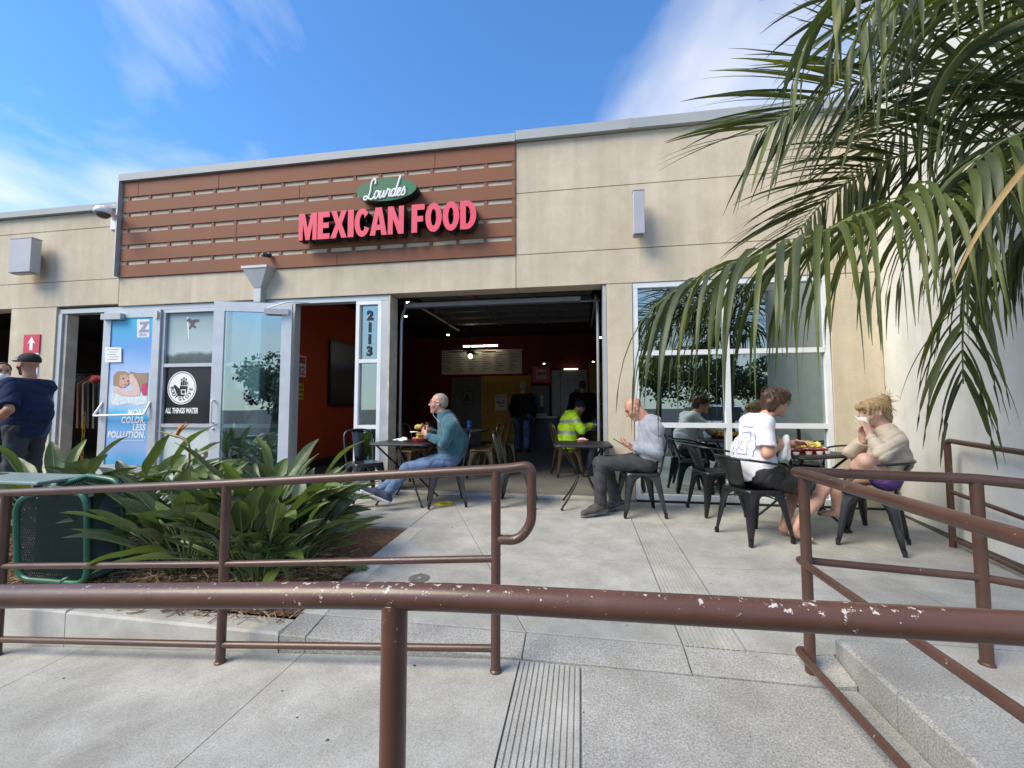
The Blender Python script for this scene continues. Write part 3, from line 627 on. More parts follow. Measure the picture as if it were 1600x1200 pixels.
pa = onY(466, 376, YS); pb = onY(744, 357, YS); hgt = 0.375; 
total = sum(glyph(c)[0] for c in 'MEXICANFOOD')+0.037*10+0.30
kx = (pb[0]-pa[0])/total; x = pa[0]; zb = (pa[2]+pb[2])/2
for c in 'MEXICAN FOOD':
    if c == ' ': x += 0.30*kx; continue
    wd, lp = glyph(c)
    shape2d('letter', [[(px_*kx, py_*hgt) for px_, py_ in l] for l in lp], (x, -0.06, zb), XA, ZA, -YS-0.06, retm, lsign, mface=pinkf)
    x += (wd+0.037)*kx
box('raceway', pa[0]+0.05, pb[0]-0.05, -0.058, -0.043, zb+0.12, zb+0.26, retm, lsign)
osign = thing('oval_sign', 'green oval sign with white script lettering Lourdes', 'sign', (-2.6, -0.05, 4.0))
greenf = mat('sign_green_face', (0.004, 0.135, 0.062), 0.6, var=0.06, scale=2)
oc = onY(603, 296, YS); ol = onY(556, 298, YS); orr = onY(650, 295, YS); ot = onY(603, 278, YS); ob_ = onY(603, 313.5, YS)
orx, orz = (orr[0]-ol[0])/2, (ot[2]-ob_[2])/2
shape2d('sign_body', [ell2(0, 0, orx, orz, 56)], (oc[0], -0.044, oc[2]), XA, ZA, -YS-0.044, retm, osign, mface=greenf)
scr = [[(.42, .72), (.40, .92), (.30, .99), (.20, .88), (.20, .65), (.22, .42), (.17, .15), (.05, .02), (-.07, .06), (-.05, .18), (.10, .17), (.28, .03), (.42, .03), (.50, .12)],
       [(.66, .37), (.57, .36), (.51, .22), (.54, .05), (.63, .02), (.71, .12), (.72, .28), (.66, .38), (.76, .31), (.84, .35)],
       [(.84, .38), (.80, .14), (.85, .03), (.94, .07), (1.03, .36), (1.01, .12), (1.06, .03), (1.14, .10)],
       [(1.12, .06), (1.22, .42), (1.24, .35), (1.36, .36), (1.33, .14), (1.37, .03), (1.45, .10)],
       [(1.64, .32), (1.56, .38), (1.47, .26), (1.47, .07), (1.55, .02), (1.65, .16), (1.78, .98), (1.68, .18), (1.70, .03), (1.78, .08)],
       [(1.78, .10), (1.90, .22), (1.94, .34), (1.87, .38), (1.80, .24), (1.82, .06), (1.92, .02), (2.02, .10)],
       [(2.02, .10), (2.13, .42), (2.15, .34), (2.22, .18), (2.19, .04), (2.09, .02), (2.04, .08)]]
lw = orx*1.36/2.3; 
for stn in scr:
    b = MB(); pts = catmull([((px_+0.22*py_-1.17)*lw, 0, (py_-0.42)*lw*1.12+(px_-1.1)*0.012) for px_, py_ in stn], 6)
    b.tube([(oc[0]+p[0], YS-0.002, oc[2]+p[2]) for p in pts], 0.0135, 6); b.build('script_letter', mat('sign_white', (0.85, 0.85, 0.83), 0.4, var=0.02), osign, True, smooth=True)

def rbox(nm, x0, x1, y0, y1, z0, z1, m, par, bw=0.006): o = box(nm, x0, x1, y0, y1, z0, z1, m, par); bevel_ob(o, bw, 2); return o
# wall lamps
def wall_lamp(px0, px1, pz0, pz1, label):
    Yf = -0.24; a = onY(px0, pz0, Yf); b = onY(px1, pz1, Yf); xm = (a[0]+b[0])/2
    t = thing('wall_lamp', label, 'wall lamp', (xm, 0, b[2]), 0, 'grey box wall lamps')
    rbox('housing', a[0], b[0], Yf, -0.11, b[2], a[2], lampgrey, t); rbox('mount', xm-0.05, xm+0.05, -0.112, -0.001, b[2]+0.12, b[2]+0.34, lampgrey, t)
    box('lens', a[0]+0.02, b[0]-0.02, Yf+0.02, -0.13, b[2]-0.012, b[2]-0.001, mat('lamp_lens', (0.22, 0.21, 0.2), 0.3), t); box('top_cap', a[0]-0.004, b[0]+0.004, Yf-0.004, -0.106, a[2]+0.001, a[2]+0.012, lampgrey, t)
wall_lamp(989, 1008, 298, 364, 'grey box wall lamp on stucco above the tall window')
wall_lamp(16, 46, 374, 424, 'grey box wall lamp on stucco left of the slat band')
# dome camera
t = thing('dome_camera', 'white dome security camera on a wall arm beside the slats', 'security camera', (-7.1, 0, 4.1))
whp = mat('white_plastic', (0.75, 0.75, 0.74), 0.35, var=0.03)
c = onY(161, 331, -0.30); c = V(c[0], c[1], c[2])
b = MB(); b.lathe([(0.02, 0.075), (0.085, 0.06), (0.105, 0.02), (0.108, -0.015), (0.098, -0.03)], c, 24); b.build('housing', whp, t, True, True)
b = MB(); b.lathe([(0.09, -0.031), (0.082, -0.055), (0.055, -0.085), (0.02, -0.098)], c, 24); b.build('dome', mat('smoke_dome', (0.08, 0.08, 0.08), 0.08), t, True, True)
wtube('arm', fillet([(c[0], c[1], c[2]+0.06), (c[0]-0.02, c[1]+0.1, c[2]+0.09), (-7.02, -0.02, c[2]+0.03)], 0.06), 0.035, whp, t, 10)
box('plate', -7.10, -6.96, -0.02, -0.001, c[2]-0.13, c[2]+0.13, whp, t); wtube('conduit', fillet([(-7.05, -0.03, c[2]+0.12), (-7.05, -0.05, c[2]+0.22), (-6.98, -0.05, c[2]+0.23), (-6.98, -0.03, c[2]+0.1)], 0.03), 0.014, greymetal, t)
# bullet camera
c = onY(415, 398, -0.1); t = thing('bullet_camera', 'small dark bullet camera on the lowest slat', 'security camera', (c[0], -0.04, c[2]))
wtube('barrel', [(c[0]+0.02, -0.05, c[2]-0.0), (c[0]-0.01, -0.15, c[2]-0.015)], 0.028, mat('camera_brown', (0.05, 0.035, 0.03), 0.4), t, 12); wtube('bracket', [(c[0]+0.02, -0.043, c[2]+0.01), (c[0]+0.02, -0.07, c[2]+0.01)], 0.035, MATS['camera_brown'], t, 12); wtube('lens', [(c[0]-0.01, -0.151, c[2]-0.015), (c[0]-0.011, -0.154, c[2]-0.0155)], 0.02, mat('lens_grey', (0.25, 0.25, 0.26), 0.2), t, 12)
# leader head
a = onY(379, 420, -0.16); b_ = onY(417, 418, -0.16); xm = (a[0]+b_[0])/2; zt_ = a[2]
t = thing('leader_head', 'grey sheet metal rain leader head above the open white door', 'downspout', (xm, 0, 2.6))
hw = (b_[0]-a[0])/2; zb_ = zt_-0.26
mbx = MB(); mbx.add([(xm-hw, -0.17, zt_), (xm+hw, -0.17, zt_), (xm+hw, -0.001, zt_), (xm-hw, -0.001, zt_), (xm-0.055, -0.105, zb_), (xm+0.055, -0.105, zb_), (xm+0.055, -0.001, zb_), (xm-0.055, -0.001, zb_)], [(0, 1, 2, 3), (7, 6, 5, 4), (4, 5, 1, 0), (5, 6, 2, 1), (6, 7, 3, 2), (7, 4, 0, 3)])
mbx.build('funnel', greymetal, t, True); box('rim', xm-hw-0.01, xm+hw+0.01, -0.18, -0.001, zt_+0.001, zt_+0.035, greymetal, t); box('spout', xm-0.053, xm+0.053, -0.10, -0.001, zb_-0.2, zb_-0.001, greymetal, t)
# arrow sign
a = onY(37, 523, -0.02); b_ = onY(60, 551, -0.02)
t = thing('arrow_sign', 'red sign with white up arrow above a white notice on stucco', 'sign', (a[0], 0, 1.6))
box('plate', a[0], b_[0], -0.016, -0.001, b_[2], a[2], flatmat('sign_red', (0.62, 0.045, 0.085)), t)
cx = (a[0]+b_[0])/2; cz = (a[2]+b_[2])/2
shape2d('arrow', [[(-0.03, -0.10), (0.03, -0.10), (0.03, 0.02), (0.075, 0.0), (0.0, 0.11), (-0.075, 0.0), (-0.03, 0.02)]], (cx, -0.0165, cz), XA, ZA, 0.001, printw, t)
box('notice', a[0]+0.0, b_[0]-0.01, -0.014, -0.001, b_[2]-0.36, b_[2]-0.004, printw, t)
for k in range(3): box('notice_stripe', a[0]+0.03, b_[0]-0.04, -0.0155, -0.0142, b_[2]-0.08-k*0.09, b_[2]-0.05-k*0.09, MATS['sign_red'], t)

# ================================================================== overhead door pushed up inside the opening
od = thing('overhead_door', 'raised overhead door with dark ribbed sections inside the opening', 'garage door', (-1.1, 1.5, 2.7))
secm = mat('door_section', (0.10, 0.10, 0.105), 0.45, 0.2, var=0.08); 
for k in range(5):
    y0 = 0.55+k*0.50; box('section', -2.45, 0.18, y0, y0+0.44, 2.80, 2.84, mat('section_panel', (0.13, 0.13, 0.135), 0.35), od)
    box('rib', -2.45, 0.18, y0-0.03, y0+0.05, 2.74, 2.798, secm, od)
    for xx in (-1.6, -0.7): box('stile', xx, xx+0.05, y0+0.052, y0+0.44, 2.77, 2.799, secm, od)
wtube('torsion_bar', [(-2.5, 0.42, 2.56), (0.28, 0.42, 2.56)], 0.014, alu, od); rbox('header_bar', -2.45, 0.02, 0.30, 0.40, 2.535, 2.60, mat('dark_grey_bar', (0.20, 0.20, 0.21), 0.4, 0.3), od)
for xx in (-2.50, 0.24): wtube('track', fillet([(xx, 0.33, 0.03), (xx, 0.33, 2.45), (xx, 0.62, 2.72), (xx, 3.2, 2.74)], 0.2), 0.02, alu if xx < 0 else greymetal, od)

# ================================================================== brown pipe railings
def rail_post(x, y, z0, z1, par, r=0.0235, m=railm):
    b = MB(); b.tube([(x, y, z0-0.03), (x, y, z1)], r, 20); o = b.build('post', m, par, True, smooth=True); autosmooth(o, 50)
    b = MB(); b.lathe([(r*1.25, 0.0), (r*1.25, 0.006), (r*1.02, 0.012)], (x, y, z0), 16); b.build('base_ring', m, par, True)
def rail(pts, r, par, m=railm, n=20, nm='rail'):
    b = MB(); b.tube(pts, r, n); o = b.build(nm, m, par, True, smooth=True); return autosmooth(o, 50)
YR = -3.235
fr = thing('pipe_railing', 'brown pipe railing along the planter with a looped end', 'railing', (-2, YR, -0.25))
PX = [(-0.412, 0.817), (-1.915, 0.705), (-3.42, 0.606), (-4.95, 0.505), (-6.2, 0.42)]
def hz(x): return float(np.interp(x, [p[0] for p in PX][::-1], [p[1] for p in PX][::-1]))
for i, (x, z) in enumerate(PX): rail_post(x, YR, zramp(x), z-0.005, fr)
for dz, r in ((0, 0.0235), (-0.432, 0.0175), (-0.855, 0.0175)):
    pts = [(x, YR, z+dz) for x, z in PX]
    if dz == 0:
        pts = fillet([(-0.285, YR, 0.50), (-0.236, YR, 0.60), (-0.236, YR, 0.868), (-0.29, YR, 0.835)]+[(PX[0][0], YR, PX[0][1])]+pts[1:], 0.05, 6)
        pts = [(-0.40, YR, 0.475), (-0.33, YR, 0.475)]+[tuple(p) for p in pts]
        pts = fillet([(-0.40, YR, 0.478), (-0.30, YR, 0.478), (-0.236, YR, 0.56), (-0.236, YR, 0.842), (PX[0][0]+0.08, YR, 0.825), (PX[0][0], YR, PX[0][1])]+[(x, YR, z) for x, z in PX[1:]], 0.045, 6)
    rail(pts, r, fr)
# near railing in front of the camera
YN = -4.55
nr = thing('pipe_railing', 'worn brown pipe railing with chipped paint across the ramp front', 'railing', (0, YN, -0.2))
zk = [(-5.2, 0.43), (-1.242, 0.711), (-0.36, 0.777), (-0.25, 0.782), (0.096, 0.789), (0.64, 0.797), (1.02, 0.803)]
top = [(x, YN, z) for x, z in zk]
rail(fillet([(-5.2, YN, 0.43), (-0.29, YN, 0.781), (0.64, YN, 0.797), (1.02, YN, 0.803)], 0.22, 10), 0.0235, nr, railN, 32)
for x, z in ((-0.338, 0.765), (-2.2, 0.63), (-4.0, 0.5)): rail_post(x, YN, zramp(x), z, nr, m=railN)
for dz in (-0.432, -0.855): rail([(-5.2, YN, 0.43+dz), (-0.36, YN, 0.777+dz), (1.0, YN, 0.80+dz)], 0.0175, nr, railN)
# right-hand railing: along the kerb (towards the camera) and along the patio
XN = 1.062
kr = thing('pipe_railing', 'dark brown pipe railing with rounded corner on the raised kerb', 'railing', (XN, -3.02, -0.14))
rail_post(XN, -3.04, -0.14, 0.795, kr)
pF = (1.745, -3.085)
rail_post(pF[0], pF[1], 0.0, 0.795, kr); rail_post(XN, -4.45, -0.14, 0.79, kr)
pE = onZ(1640, 766, 0.74); pE2 = (2.35, -3.32)
for dz, r in ((0, 0.0235), (-0.43, 0.0175)):
    z = 0.802+dz
    rail(fillet([(XN, -4.5, z), (XN-0.005, -2.96, z), (XN+0.07, -2.99, z), (pF[0], pF[1], z), (2.12, -3.20, z-0.028), (2.7, -3.42, z-0.10)], 0.055, 7), r, kr)
rail(fillet([(XN+0.02, -3.0, -0.05), (XN-0.03, -2.99, -0.05), (XN-0.035, -3.12, -0.05), (XN-0.02, -4.5, -0.05)], 0.04, 6), 0.0175, kr)
# wall handrail
wr = thing('wall_handrail', 'dark brown pipe handrail standing along the grey side wall', 'railing', (3.05, -1.17, 0))
a0 = V(3.06, -1.17); dW = V(WD[0], WD[1])
def wp(s, z): p = a0+dW*s; return (p[0], p[1], z)
rail_post(wp(0, 0)[0], wp(0, 0)[1], -0.05, 0.80, wr); rail_post(*wp(1.2, 0)[:2], -0.06, 0.78, wr)
rail(fillet([wp(0, 0.6), wp(0, 0.845), wp(0.15, 0.838), wp(2.0, 0.78)], 0.05), 0.021, wr); rail([wp(0, 0.42), wp(2.0, 0.30)], 0.0165, wr); rail([wp(0, 0.03), wp(2.0, -0.03)], 0.0165, wr)
# ================================================================== furniture
gunm = mat('gunmetal', (0.075, 0.078, 0.082), 0.34, 0.75, var=0.12, scale=5, coat=0.2)
gunb = mat('gunmetal_black', (0.028, 0.029, 0.032), 0.36, 0.5, var=0.12, scale=5, coat=0.25)
bronze = mat('bronze_metal', (0.20, 0.135, 0.075), 0.4, 0.7, var=0.2, scale=6)
rubber = mat('rubber_foot', (0.012, 0.012, 0.012), 0.7)
HS, HF, ZS = 0.168, 0.222, 0.445
def half(z): return HS+(HF-HS)*(1-z/ZS)
PROF = [(0.445, 0.168), (0.418, 0.166), (0.408, 0.135), (0.39, 0.105), (0.36, 0.083), (0.31, 0.068), (0.22, 0.055), (0.12, 0.043), (0.02, 0.027)]
def leg_mesh(sx, sy):
    b = MB()
    for ax in (0, 1):
        v = []; f = []
        for (z, u) in PROF:
            h = half(z); co = (sx*h, sy*h); o = 0.006 if 0.05 < z < 0.38 else 0.0
            for uu, oo in ((0, 0), (u*0.5, o), (u, 0)):
                p = [co[0], co[1], z]; p[ax] -= (sx, sy)[ax]*uu; p[1-ax] += (sx, sy)[1-ax]*oo; v.append(tuple(p))
        for i in range(len(PROF)-1):
            for j in (0, 1): f.append((i*3+j, i*3+j+1, i*3+4+j, i*3+3+j))
        b.add(v, f)
    me = b.mesh('leg'); bm = bmesh.new(); bm.from_mesh(me); bmesh.ops.remove_doubles(bm, verts=bm.verts, dist=1e-5); bmesh.ops.recalc_face_normals(bm, faces=bm.faces)
    for fc in bm.faces: fc.smooth = True
    for e in bm.edges: e.smooth = not (len(e.link_faces) == 2 and e.calc_face_angle(0) > 0.9)
    bm.to_mesh(me); bm.free(); return me
def seat_mesh():
    b = MB(); v = []; f = []; n = 32
    def se(a, r): c, s = math.cos(a), math.sin(a); e = 0.36; return (math.copysign(abs(c)**e, c)*r, math.copysign(abs(s)**e, s)*r)
    rings = [(0.05, 0.440), (0.10, 0.441), (0.14, 0.445), (0.163, 0.4515), (0.178, 0.453), (0.186, 0.449), (0.188, 0.440), (0.186, 0.424), (0.18, 0.424), (0.17, 0.432), (0.02, 0.432)]
    for r, z in rings:
        for j in range(n): x, y = se(2*PI*j/n, r); v.append((x, y, z))
    for i in range(len(rings)-1):
        for j in range(n): f.append((i*n+j, i*n+(j+1) % n, (i+1)*n+(j+1) % n, (i+1)*n+j))
    f.append(tuple(j for j in range(n))[::-1]); b.add(v, f); return b.mesh('seat')
def sheet(nm, rows, m, par, th=0.004):
    """thin bent sheet from rows of points"""
    b = MB(); k = len(rows[0]); v = [p for r_ in rows for p in r_]; f = [(i*k+j, i*k+j+1, (i+1)*k+j+1, (i+1)*k+j) for i in range(len(rows)-1) for j in range(k-1)]
    b.add(v, f); o = b.build(nm, m, par, smooth=True); md = o.modifiers.new('solid', 'SOLIDIFY'); md.thickness = th; md.offset = 0; return o
LEGS = {(sx, sy): leg_mesh(sx, sy) for sx in (-1, 1) for sy in (-1, 1)}
def make_chair(kind, m):
    t = thing('metal_chair' if kind == 'side' else 'metal_armchair', 'x', 'chair')
    me = seat_mesh(); link('seat', me, m, t, smooth=True)
    for (sx, sy), lm in LEGS.items():
        q = lm.copy(); o = link('leg', q, m, t); md = o.modifiers.new('solid', 'SOLIDIFY'); md.thickness = 0.004; md.offset = -1
        b = MB(); h = half(0.0); cx_, cy_ = sx*(h-0.012), sy*(h-0.012); b.box(cx_-0.014, cx_+0.014, cy_-0.014, cy_+0.014, 0, 0.05); b.build('foot_cap', rubber, o)
    b = MB(); b.tube([(-0.165, 0.165, 0.345), (0, 0, 0.395), (0.165, -0.165, 0.345)], 0.006, 6); b.build('brace', m, t, smooth=True)
    b = MB(); b.tube([(0.165, 0.165, 0.345), (0, 0, 0.408), (-0.165, -0.165, 0.345)], 0.006, 6); b.build('brace', m, t, smooth=True)
    if kind == 'side':
        P = [(-0.172, -0.165, 0.44), (-0.178, -0.19, 0.55), (-0.182, -0.225, 0.70), (-0.172, -0.25, 0.79), (-0.12, -0.263, 0.838), (0, -0.268, 0.85), (0.12, -0.263, 0.838), (0.172, -0.25, 0.79), (0.182, -0.225, 0.70), (0.178, -0.19, 0.55), (0.172, -0.165, 0.44)]
        b = MB(); b.tube(catmull(P, 5), 0.0105, 8); b.build('back_frame', m, t, smooth=True)
        rows = []
        for (z, y, w_) in ((0.44, -0.168, 0.062), (0.52, -0.182, 0.065), (0.65, -0.212, 0.07), (0.76, -0.243, 0.076), (0.845, -0.266, 0.08)):
            rows.append([(-w_, y, z), (-w_*0.55, y-0.012, z), (-w_*0.5, y-0.006, z), (0, y-0.006, z), (w_*0.5, y-0.006, z), (w_*0.55, y-0.012, z), (w_, y, z)])
        sheet('back_splat', rows, m, t)
    else:
        P = [(-0.185, 0.16, 0.44), (-0.235, 0.14, 0.56), (-0.262, 0.09, 0.655), (-0.268, -0.02, 0.690), (-0.235, -0.17, 0.712), (-0.13, -0.262, 0.722), (0, -0.285, 0.725)]
        P = P+[(-x, y, z) for x, y, z in P[-2::-1]]
        b = MB(); b.tube(catmull(P, 5), 0.0105, 8); b.build('arm_rail', m, t, smooth=True)
        rows = []
        for (z, y, w_) in ((0.44, -0.172, 0.095), (0.53, -0.20, 0.11), (0.63, -0.245, 0.135), (0.722, -0.285, 0.155)):
            rows.append([(w_*q, y+abs(q)**2*w_*0.25, z) for q in (-1, -0.66, -0.33, 0, 0.33, 0.66, 1)])
        sheet('back_splat', rows, m, t)
    return t
used = {}
def put_chair(kind, m, x, y, face, label, group, z=None):
    key = (kind, m.name)
    if key not in used: used[key] = make_chair(kind, m); t = used[key]
    else: t = copy_tree(used[key])
    t.location = (x, y, zp(x, y) if z is None else z); t.rotation_euler = (0, 0, math.atan2(face[1], face[0])-PI/2)
    tag(t, label, 'chair', group); return t
GP = 'metal cafe chairs'
put_chair('side', gunm, -2.67, -0.32, (0.76, -0.65), 'empty grey metal cafe chair beside the 2113 glass panel', GP)
put_chair('side', gunm, -1.57, -0.42, (-0.93, -0.36), 'grey metal cafe chair under the man in teal jacket', GP)
put_chair('side', gunm, -0.74, -0.33, (1, 0.02), 'empty grey metal cafe chair at small black table facing bald man', GP)
put_chair('side', gunm, 0.63, -0.50, (-0.99, -0.14), 'grey metal cafe chair under the bald man with phone', GP)
put_chair('arm', gunb, 1.52, -1.16, (0.93, 0.36), 'black metal armchair under the man in white T-shirt', GP)
put_chair('arm', gunb, 2.45, -1.20, (-0.80, 0.60), 'black metal armchair under the woman in cream sweatshirt', GP)
put_chair('arm', gunb, 1.44, -0.36, (0.97, 0.2), 'empty black metal armchair close to the tall window', GP)
put_chair('arm', gunb, 2.78, -0.38, (-0.85, -0.5), 'empty black metal armchair between table and grey side wall', GP)
GB = 'bronze cafe chairs inside'
put_chair('side', bronze, -2.62, 1.05, (0.9, -0.45), 'bronze metal chair inside behind the teal man\'s table', GB, 0.012)
put_chair('side', bronze, -2.35, 1.75, (0.9, -0.5), 'bronze metal chair inside, deeper behind the teal man\'s table', GB, 0.012)
for k, (x, y) in enumerate(((-1.55, 1.35), (-1.52, 1.75), (-1.48, 2.15), (-1.40, 2.6))):
    put_chair('side', bronze, x, y, (-1, -0.1), ['bronze metal chair first in the inside row, just behind the teal jacket', 'bronze metal chair second in the inside row, counted from the doorway', 'bronze metal chair third in the inside row, counted from the doorway', 'bronze metal chair last in the inside row, under the hung navy jacket'][k], GB, 0.012)
put_chair('side', bronze, -0.22, 1.75, (0.95, 0.3), 'bronze metal chair under the person in yellow safety jacket', GB, 0.012)
put_chair('side', bronze, 0.95, 2.4, (-1, 0.0), 'bronze metal chair inside across from the safety jacket', GB, 0.012)
# tables
ttop = mat('table_black', (0.02, 0.02, 0.021), 0.45, 0.2, var=0.1, scale=10, bump=0.1, bscale=300)
def rrect(hw, r, n=6):
    out = []
    for (sx, sy, a0) in ((1, 1, 0), (-1, 1, 90), (-1, -1, 180), (1, -1, 270)):
        for i in range(n+1): a = R(a0+90*i/n); out.append((sx*(hw-r)+r*math.cos(a), sy*(hw-r)+r*math.sin(a)))
    return out
def make_table(label, x, y, rz, hw=0.33, z=None, inside=False):
    z = zp(x, y) if z is None else z
    t = thing('cafe_table', label, 'table', (x, y, z), rz, 'black cafe tables')
    b = MB(); b.prism(rrect(hw, 0.06), 0.700, 0.722); o = b.build('tabletop', ttop, t); bevel_ob(o, 0.005, 2)
    b = MB(); b.tube([(*p, 0.704) for p in rrect(hw+0.004, 0.06)], 0.011, 8, closed=True); b.build('rim', ttop, t, smooth=True)
    if not inside:
        for sx in (-1, 1):
            for sy in (-1, 1):
                k = hw-0.06; P = [(sx*k, sy*k, 0.70), (sx*k*0.75, sy*k*0.75, 0.60), (sx*k*0.28, sy*k*0.28, 0.40), (sx*k*0.30, sy*k*0.30, 0.29), (sx*k*0.72, sy*k*0.72, 0.10), (sx*k*0.92, sy*k*0.92, 0.03), (sx*k*0.95, sy*k*0.95, 0.0)]
                b = MB(); b.tube(catmull(P, 5), 0.011, 8); o = b.build('leg', ttop, t, smooth=True)
                b = MB(); b.lathe([(0.012, 0.0), (0.017, 0.003), (0.017, 0.012), (0.011, 0.016)], (sx*k*0.95, sy*k*0.95, 0), 10); b.build('foot_cap', rubber, o)
        b = MB(); b.tube([(0.105*math.cos(a), 0.105*math.sin(a), 0.36) for a in np.linspace(0, 2*PI, 20)[:-1]], 0.008, 6, closed=True); b.build('ring', ttop, t, smooth=True)
    else:
        b = MB(); b.tube([(0, 0, 0.03), (0, 0, 0.70)], 0.035, 12); b.build('column', ttop, t, smooth=True)
        b = MB(); b.lathe([(0.23, 0.0), (0.23, 0.012), (0.05, 0.035)], (0, 0, 0), 20); b.build('base', ttop, t)
    return t
make_table('small black metal table with red basket before the teal man', -2.07, -0.36, 0.0, 0.35)
make_table('small black metal table between bald man and empty chair', 0.03, -0.30, 0.0, 0.31)
make_table('black metal table loaded with taco baskets', 2.06, -0.78, R(28), 0.36)
make_table('dark table inside with a blue cup near the bronze chairs', -2.0, 1.9, 0, 0.36, 0.012, True)
make_table('dark table inside with blue cups before the safety jacket', 0.32, 2.15, 0, 0.36, 0.012, True)
# food, baskets, cups
redb = mat('red_basket', (0.62, 0.035, 0.02), 0.4, var=0.08); chipm = mat('tortilla', (0.72, 0.50, 0.14), 0.7, var=0.2, scale=30); lett = mat('shredded_yellow', (0.78, 0.66, 0.16), 0.7, var=0.2, scale=40); whp2 = mat('paper_white', (0.80, 0.80, 0.79), 0.8, var=0.04, bump=0.3, bscale=40); greenv = mat('lettuce', (0.13, 0.30, 0.05), 0.6, var=0.3, scale=40)
salsa = mat('salsa', (0.35, 0.05, 0.02), 0.4)
def lump(b, c, r, n=10, mi=0, seed=0):
    rr = np.random.default_rng(seed); v = []; f = []; m_ = 6; ph = rr.uniform(0, 6, 4)
    for i in range(m_+1):
        th = PI*i/m_
        for j in range(n):
            a = 2*PI*j/n; q = 1+0.18*math.sin(3*a+ph[0]+2*th)+0.12*math.sin(5*a+ph[1]-3*th); v.append((c[0]+r[0]*q*math.sin(th)*math.cos(a), c[1]+r[1]*q*math.sin(th)*math.sin(a), c[2]+r[2]*math.cos(th)*q))
    for i in range(m_):
        for j in range(n): f.append((i*n+j, (i+1)*n+j, (i+1)*n+(j+1) % n, i*n+(j+1) % n))
    b.add(v, f, mi)
def basket(x, y, z, rz, label, fill, n=14, sz=(0.13, 0.09), filln='food'):
    t = thing('food_basket', label, 'food basket', (x, y, z), rz, 'red plastic food baskets')
    b = MB(); k = 20
    def oval(r, zz): return [(math.copysign(abs(math.cos(a))**0.7, math.cos(a))*sz[0]*r, math.copysign(abs(math.sin(a))**0.7, math.sin(a))*sz[1]*r, zz) for a in [2*PI*i/k for i in range(k)]]
    rings = [oval(0.72, 0.002), oval(0.80, 0.012), oval(0.97, 0.04), oval(1.0, 0.045), oval(0.95, 0.046), oval(0.72, 0.01)]
    v = [p for r_ in rings for p in r_]; f = [(i*k+j, i*k+(j+1) % k, (i+1)*k+(j+1) % k, (i+1)*k+j) for i in range(len(rings)-1) for j in range(k)]+[tuple(range(k))[::-1], tuple((len(rings)-1)*k+j for j in range(k))]
    b.add(v, f); b.build('basket', redb, t, smooth=True)
    rr = random.Random(int(x*100)); 
    pb = MB(); ring1 = oval(1.02, 0.05); ring0 = oval(0.7, 0.014); kk = len(ring1); vv = ring0+[(p[0]*(1+0.05*math.sin(i*2.3)), p[1]*(1+0.05*math.cos(i*1.7)), p[2]+0.006*math.sin(i*1.9)) for i, p in enumerate(ring1)]
    pb.add(vv, [(j, (j+1) % kk, kk+(j+1) % kk, kk+j) for j in range(kk)]); pb.build('paper_liner', whp2, t)
    for i in range(n):
        a = rr.uniform(0, 6.28); q = rr.uniform(0, 0.75); cx_, cy_ = sz[0]*q*math.cos(a), sz[1]*q*math.sin(a); m = rr.choice(fill); fb = MB(); s_ = rr.uniform(0.026, 0.045); d1_ = nrm([rr.uniform(-1, 1), rr.uniform(-1, 1), rr.uniform(-.4, .6)]); d2_ = nrm(np.cross(d1_, [rr.uniform(-1, 1), rr.uniform(-1, 1), 1])); c_ = V(cx_, cy_, 0.045+(0.75-q)*0.055+rr.uniform(0, 0.02)); nn = np.cross(d1_, d2_)*0.004
        pts = [c_+s_*(math.cos(u)*d1_+math.sin(u)*d2_*0.8) for u in (0, 0.9, 2.1, 3.1, 4.2, 5.2)]
        fb.add([p+nn*2.5*(j % 2) for j, p in enumerate(pts)]+[p-nn+nn*2.5*(j % 2) for j, p in enumerate(pts)], [(0, 1, 2, 3, 4, 5), (11, 10, 9, 8, 7, 6)]+[(j, 6+j, 6+(j+1) % 6, (j+1) % 6) for j in range(6)]); fb.build(filln, m, t)
    return t
TZ = lambda x, y: zp(x, y)+0.722
basket(-1.90, -0.42, TZ(-1.9, -.42), 0.4, 'red basket of yellow food on the teal man\'s table', [chipm, chipm, lett], 14, (0.10, 0.075), 'tortilla_chip')
b = MB(); 
t = thing('paper_wrapper', 'crumpled white paper wrapper beside the red basket of the teal man', 'paper', (-2.17, -0.38, TZ(-2.17, -.38)))
b = MB(); lump(b, (0, 0, 0.018), (0.085, 0.05, 0.018), 16, 0, 3); b.build('sheet', whp2, t); b = MB(); lump(b, (0.03, 0.02, 0.035), (0.04, 0.03, 0.015), 12, 0, 5); b.build('fold', whp2, t)
t = thing('paper_boat', 'pink paper food tray on the bald man\'s table', 'paper tray', (0.02, -0.22, TZ(.02, -.22))); b = MB(); b.lathe([(0.05, 0), (0.075, 0.03), (0.07, 0.03), (0.05, 0.006)], (0, 0, 0), 14); b.build('tray', mat('pink_paper', (0.70, 0.30, 0.28), 0.7, var=0.15, scale=20), t); b = MB(); lump(b, (0, 0, 0.03), (0.05, 0.04, 0.018), 12, 0, 9); b.build('napkin', mat('pinkish_napkin', (0.72, 0.42, 0.38), 0.8), t)
basket(1.95, -0.92, TZ(1.95, -.92), 0.5, 'red basket of yellow tacos nearer the white T-shirt', [lett, lett, chipm], 22, (0.14, 0.10), 'taco_piece')
basket(2.16, -0.86, TZ(2.16, -.86), 0.2, 'red basket of yellow tacos nearer the woman', [lett, chipm, lett], 22, (0.14, 0.10), 'taco_piece')
t = thing('salad_bowl', 'clear bowl of green leaves on the taco table', 'bowl', (2.28, -0.68, TZ(2.28, -.68))); b = MB(); b.lathe([(0.04, 0), (0.07, 0.04), (0.066, 0.04), (0.04, 0.006)], (0, 0, 0), 16); b.build('bowl', mat('clear_plastic', (0.5, 0.52, 0.5), 0.2), t)
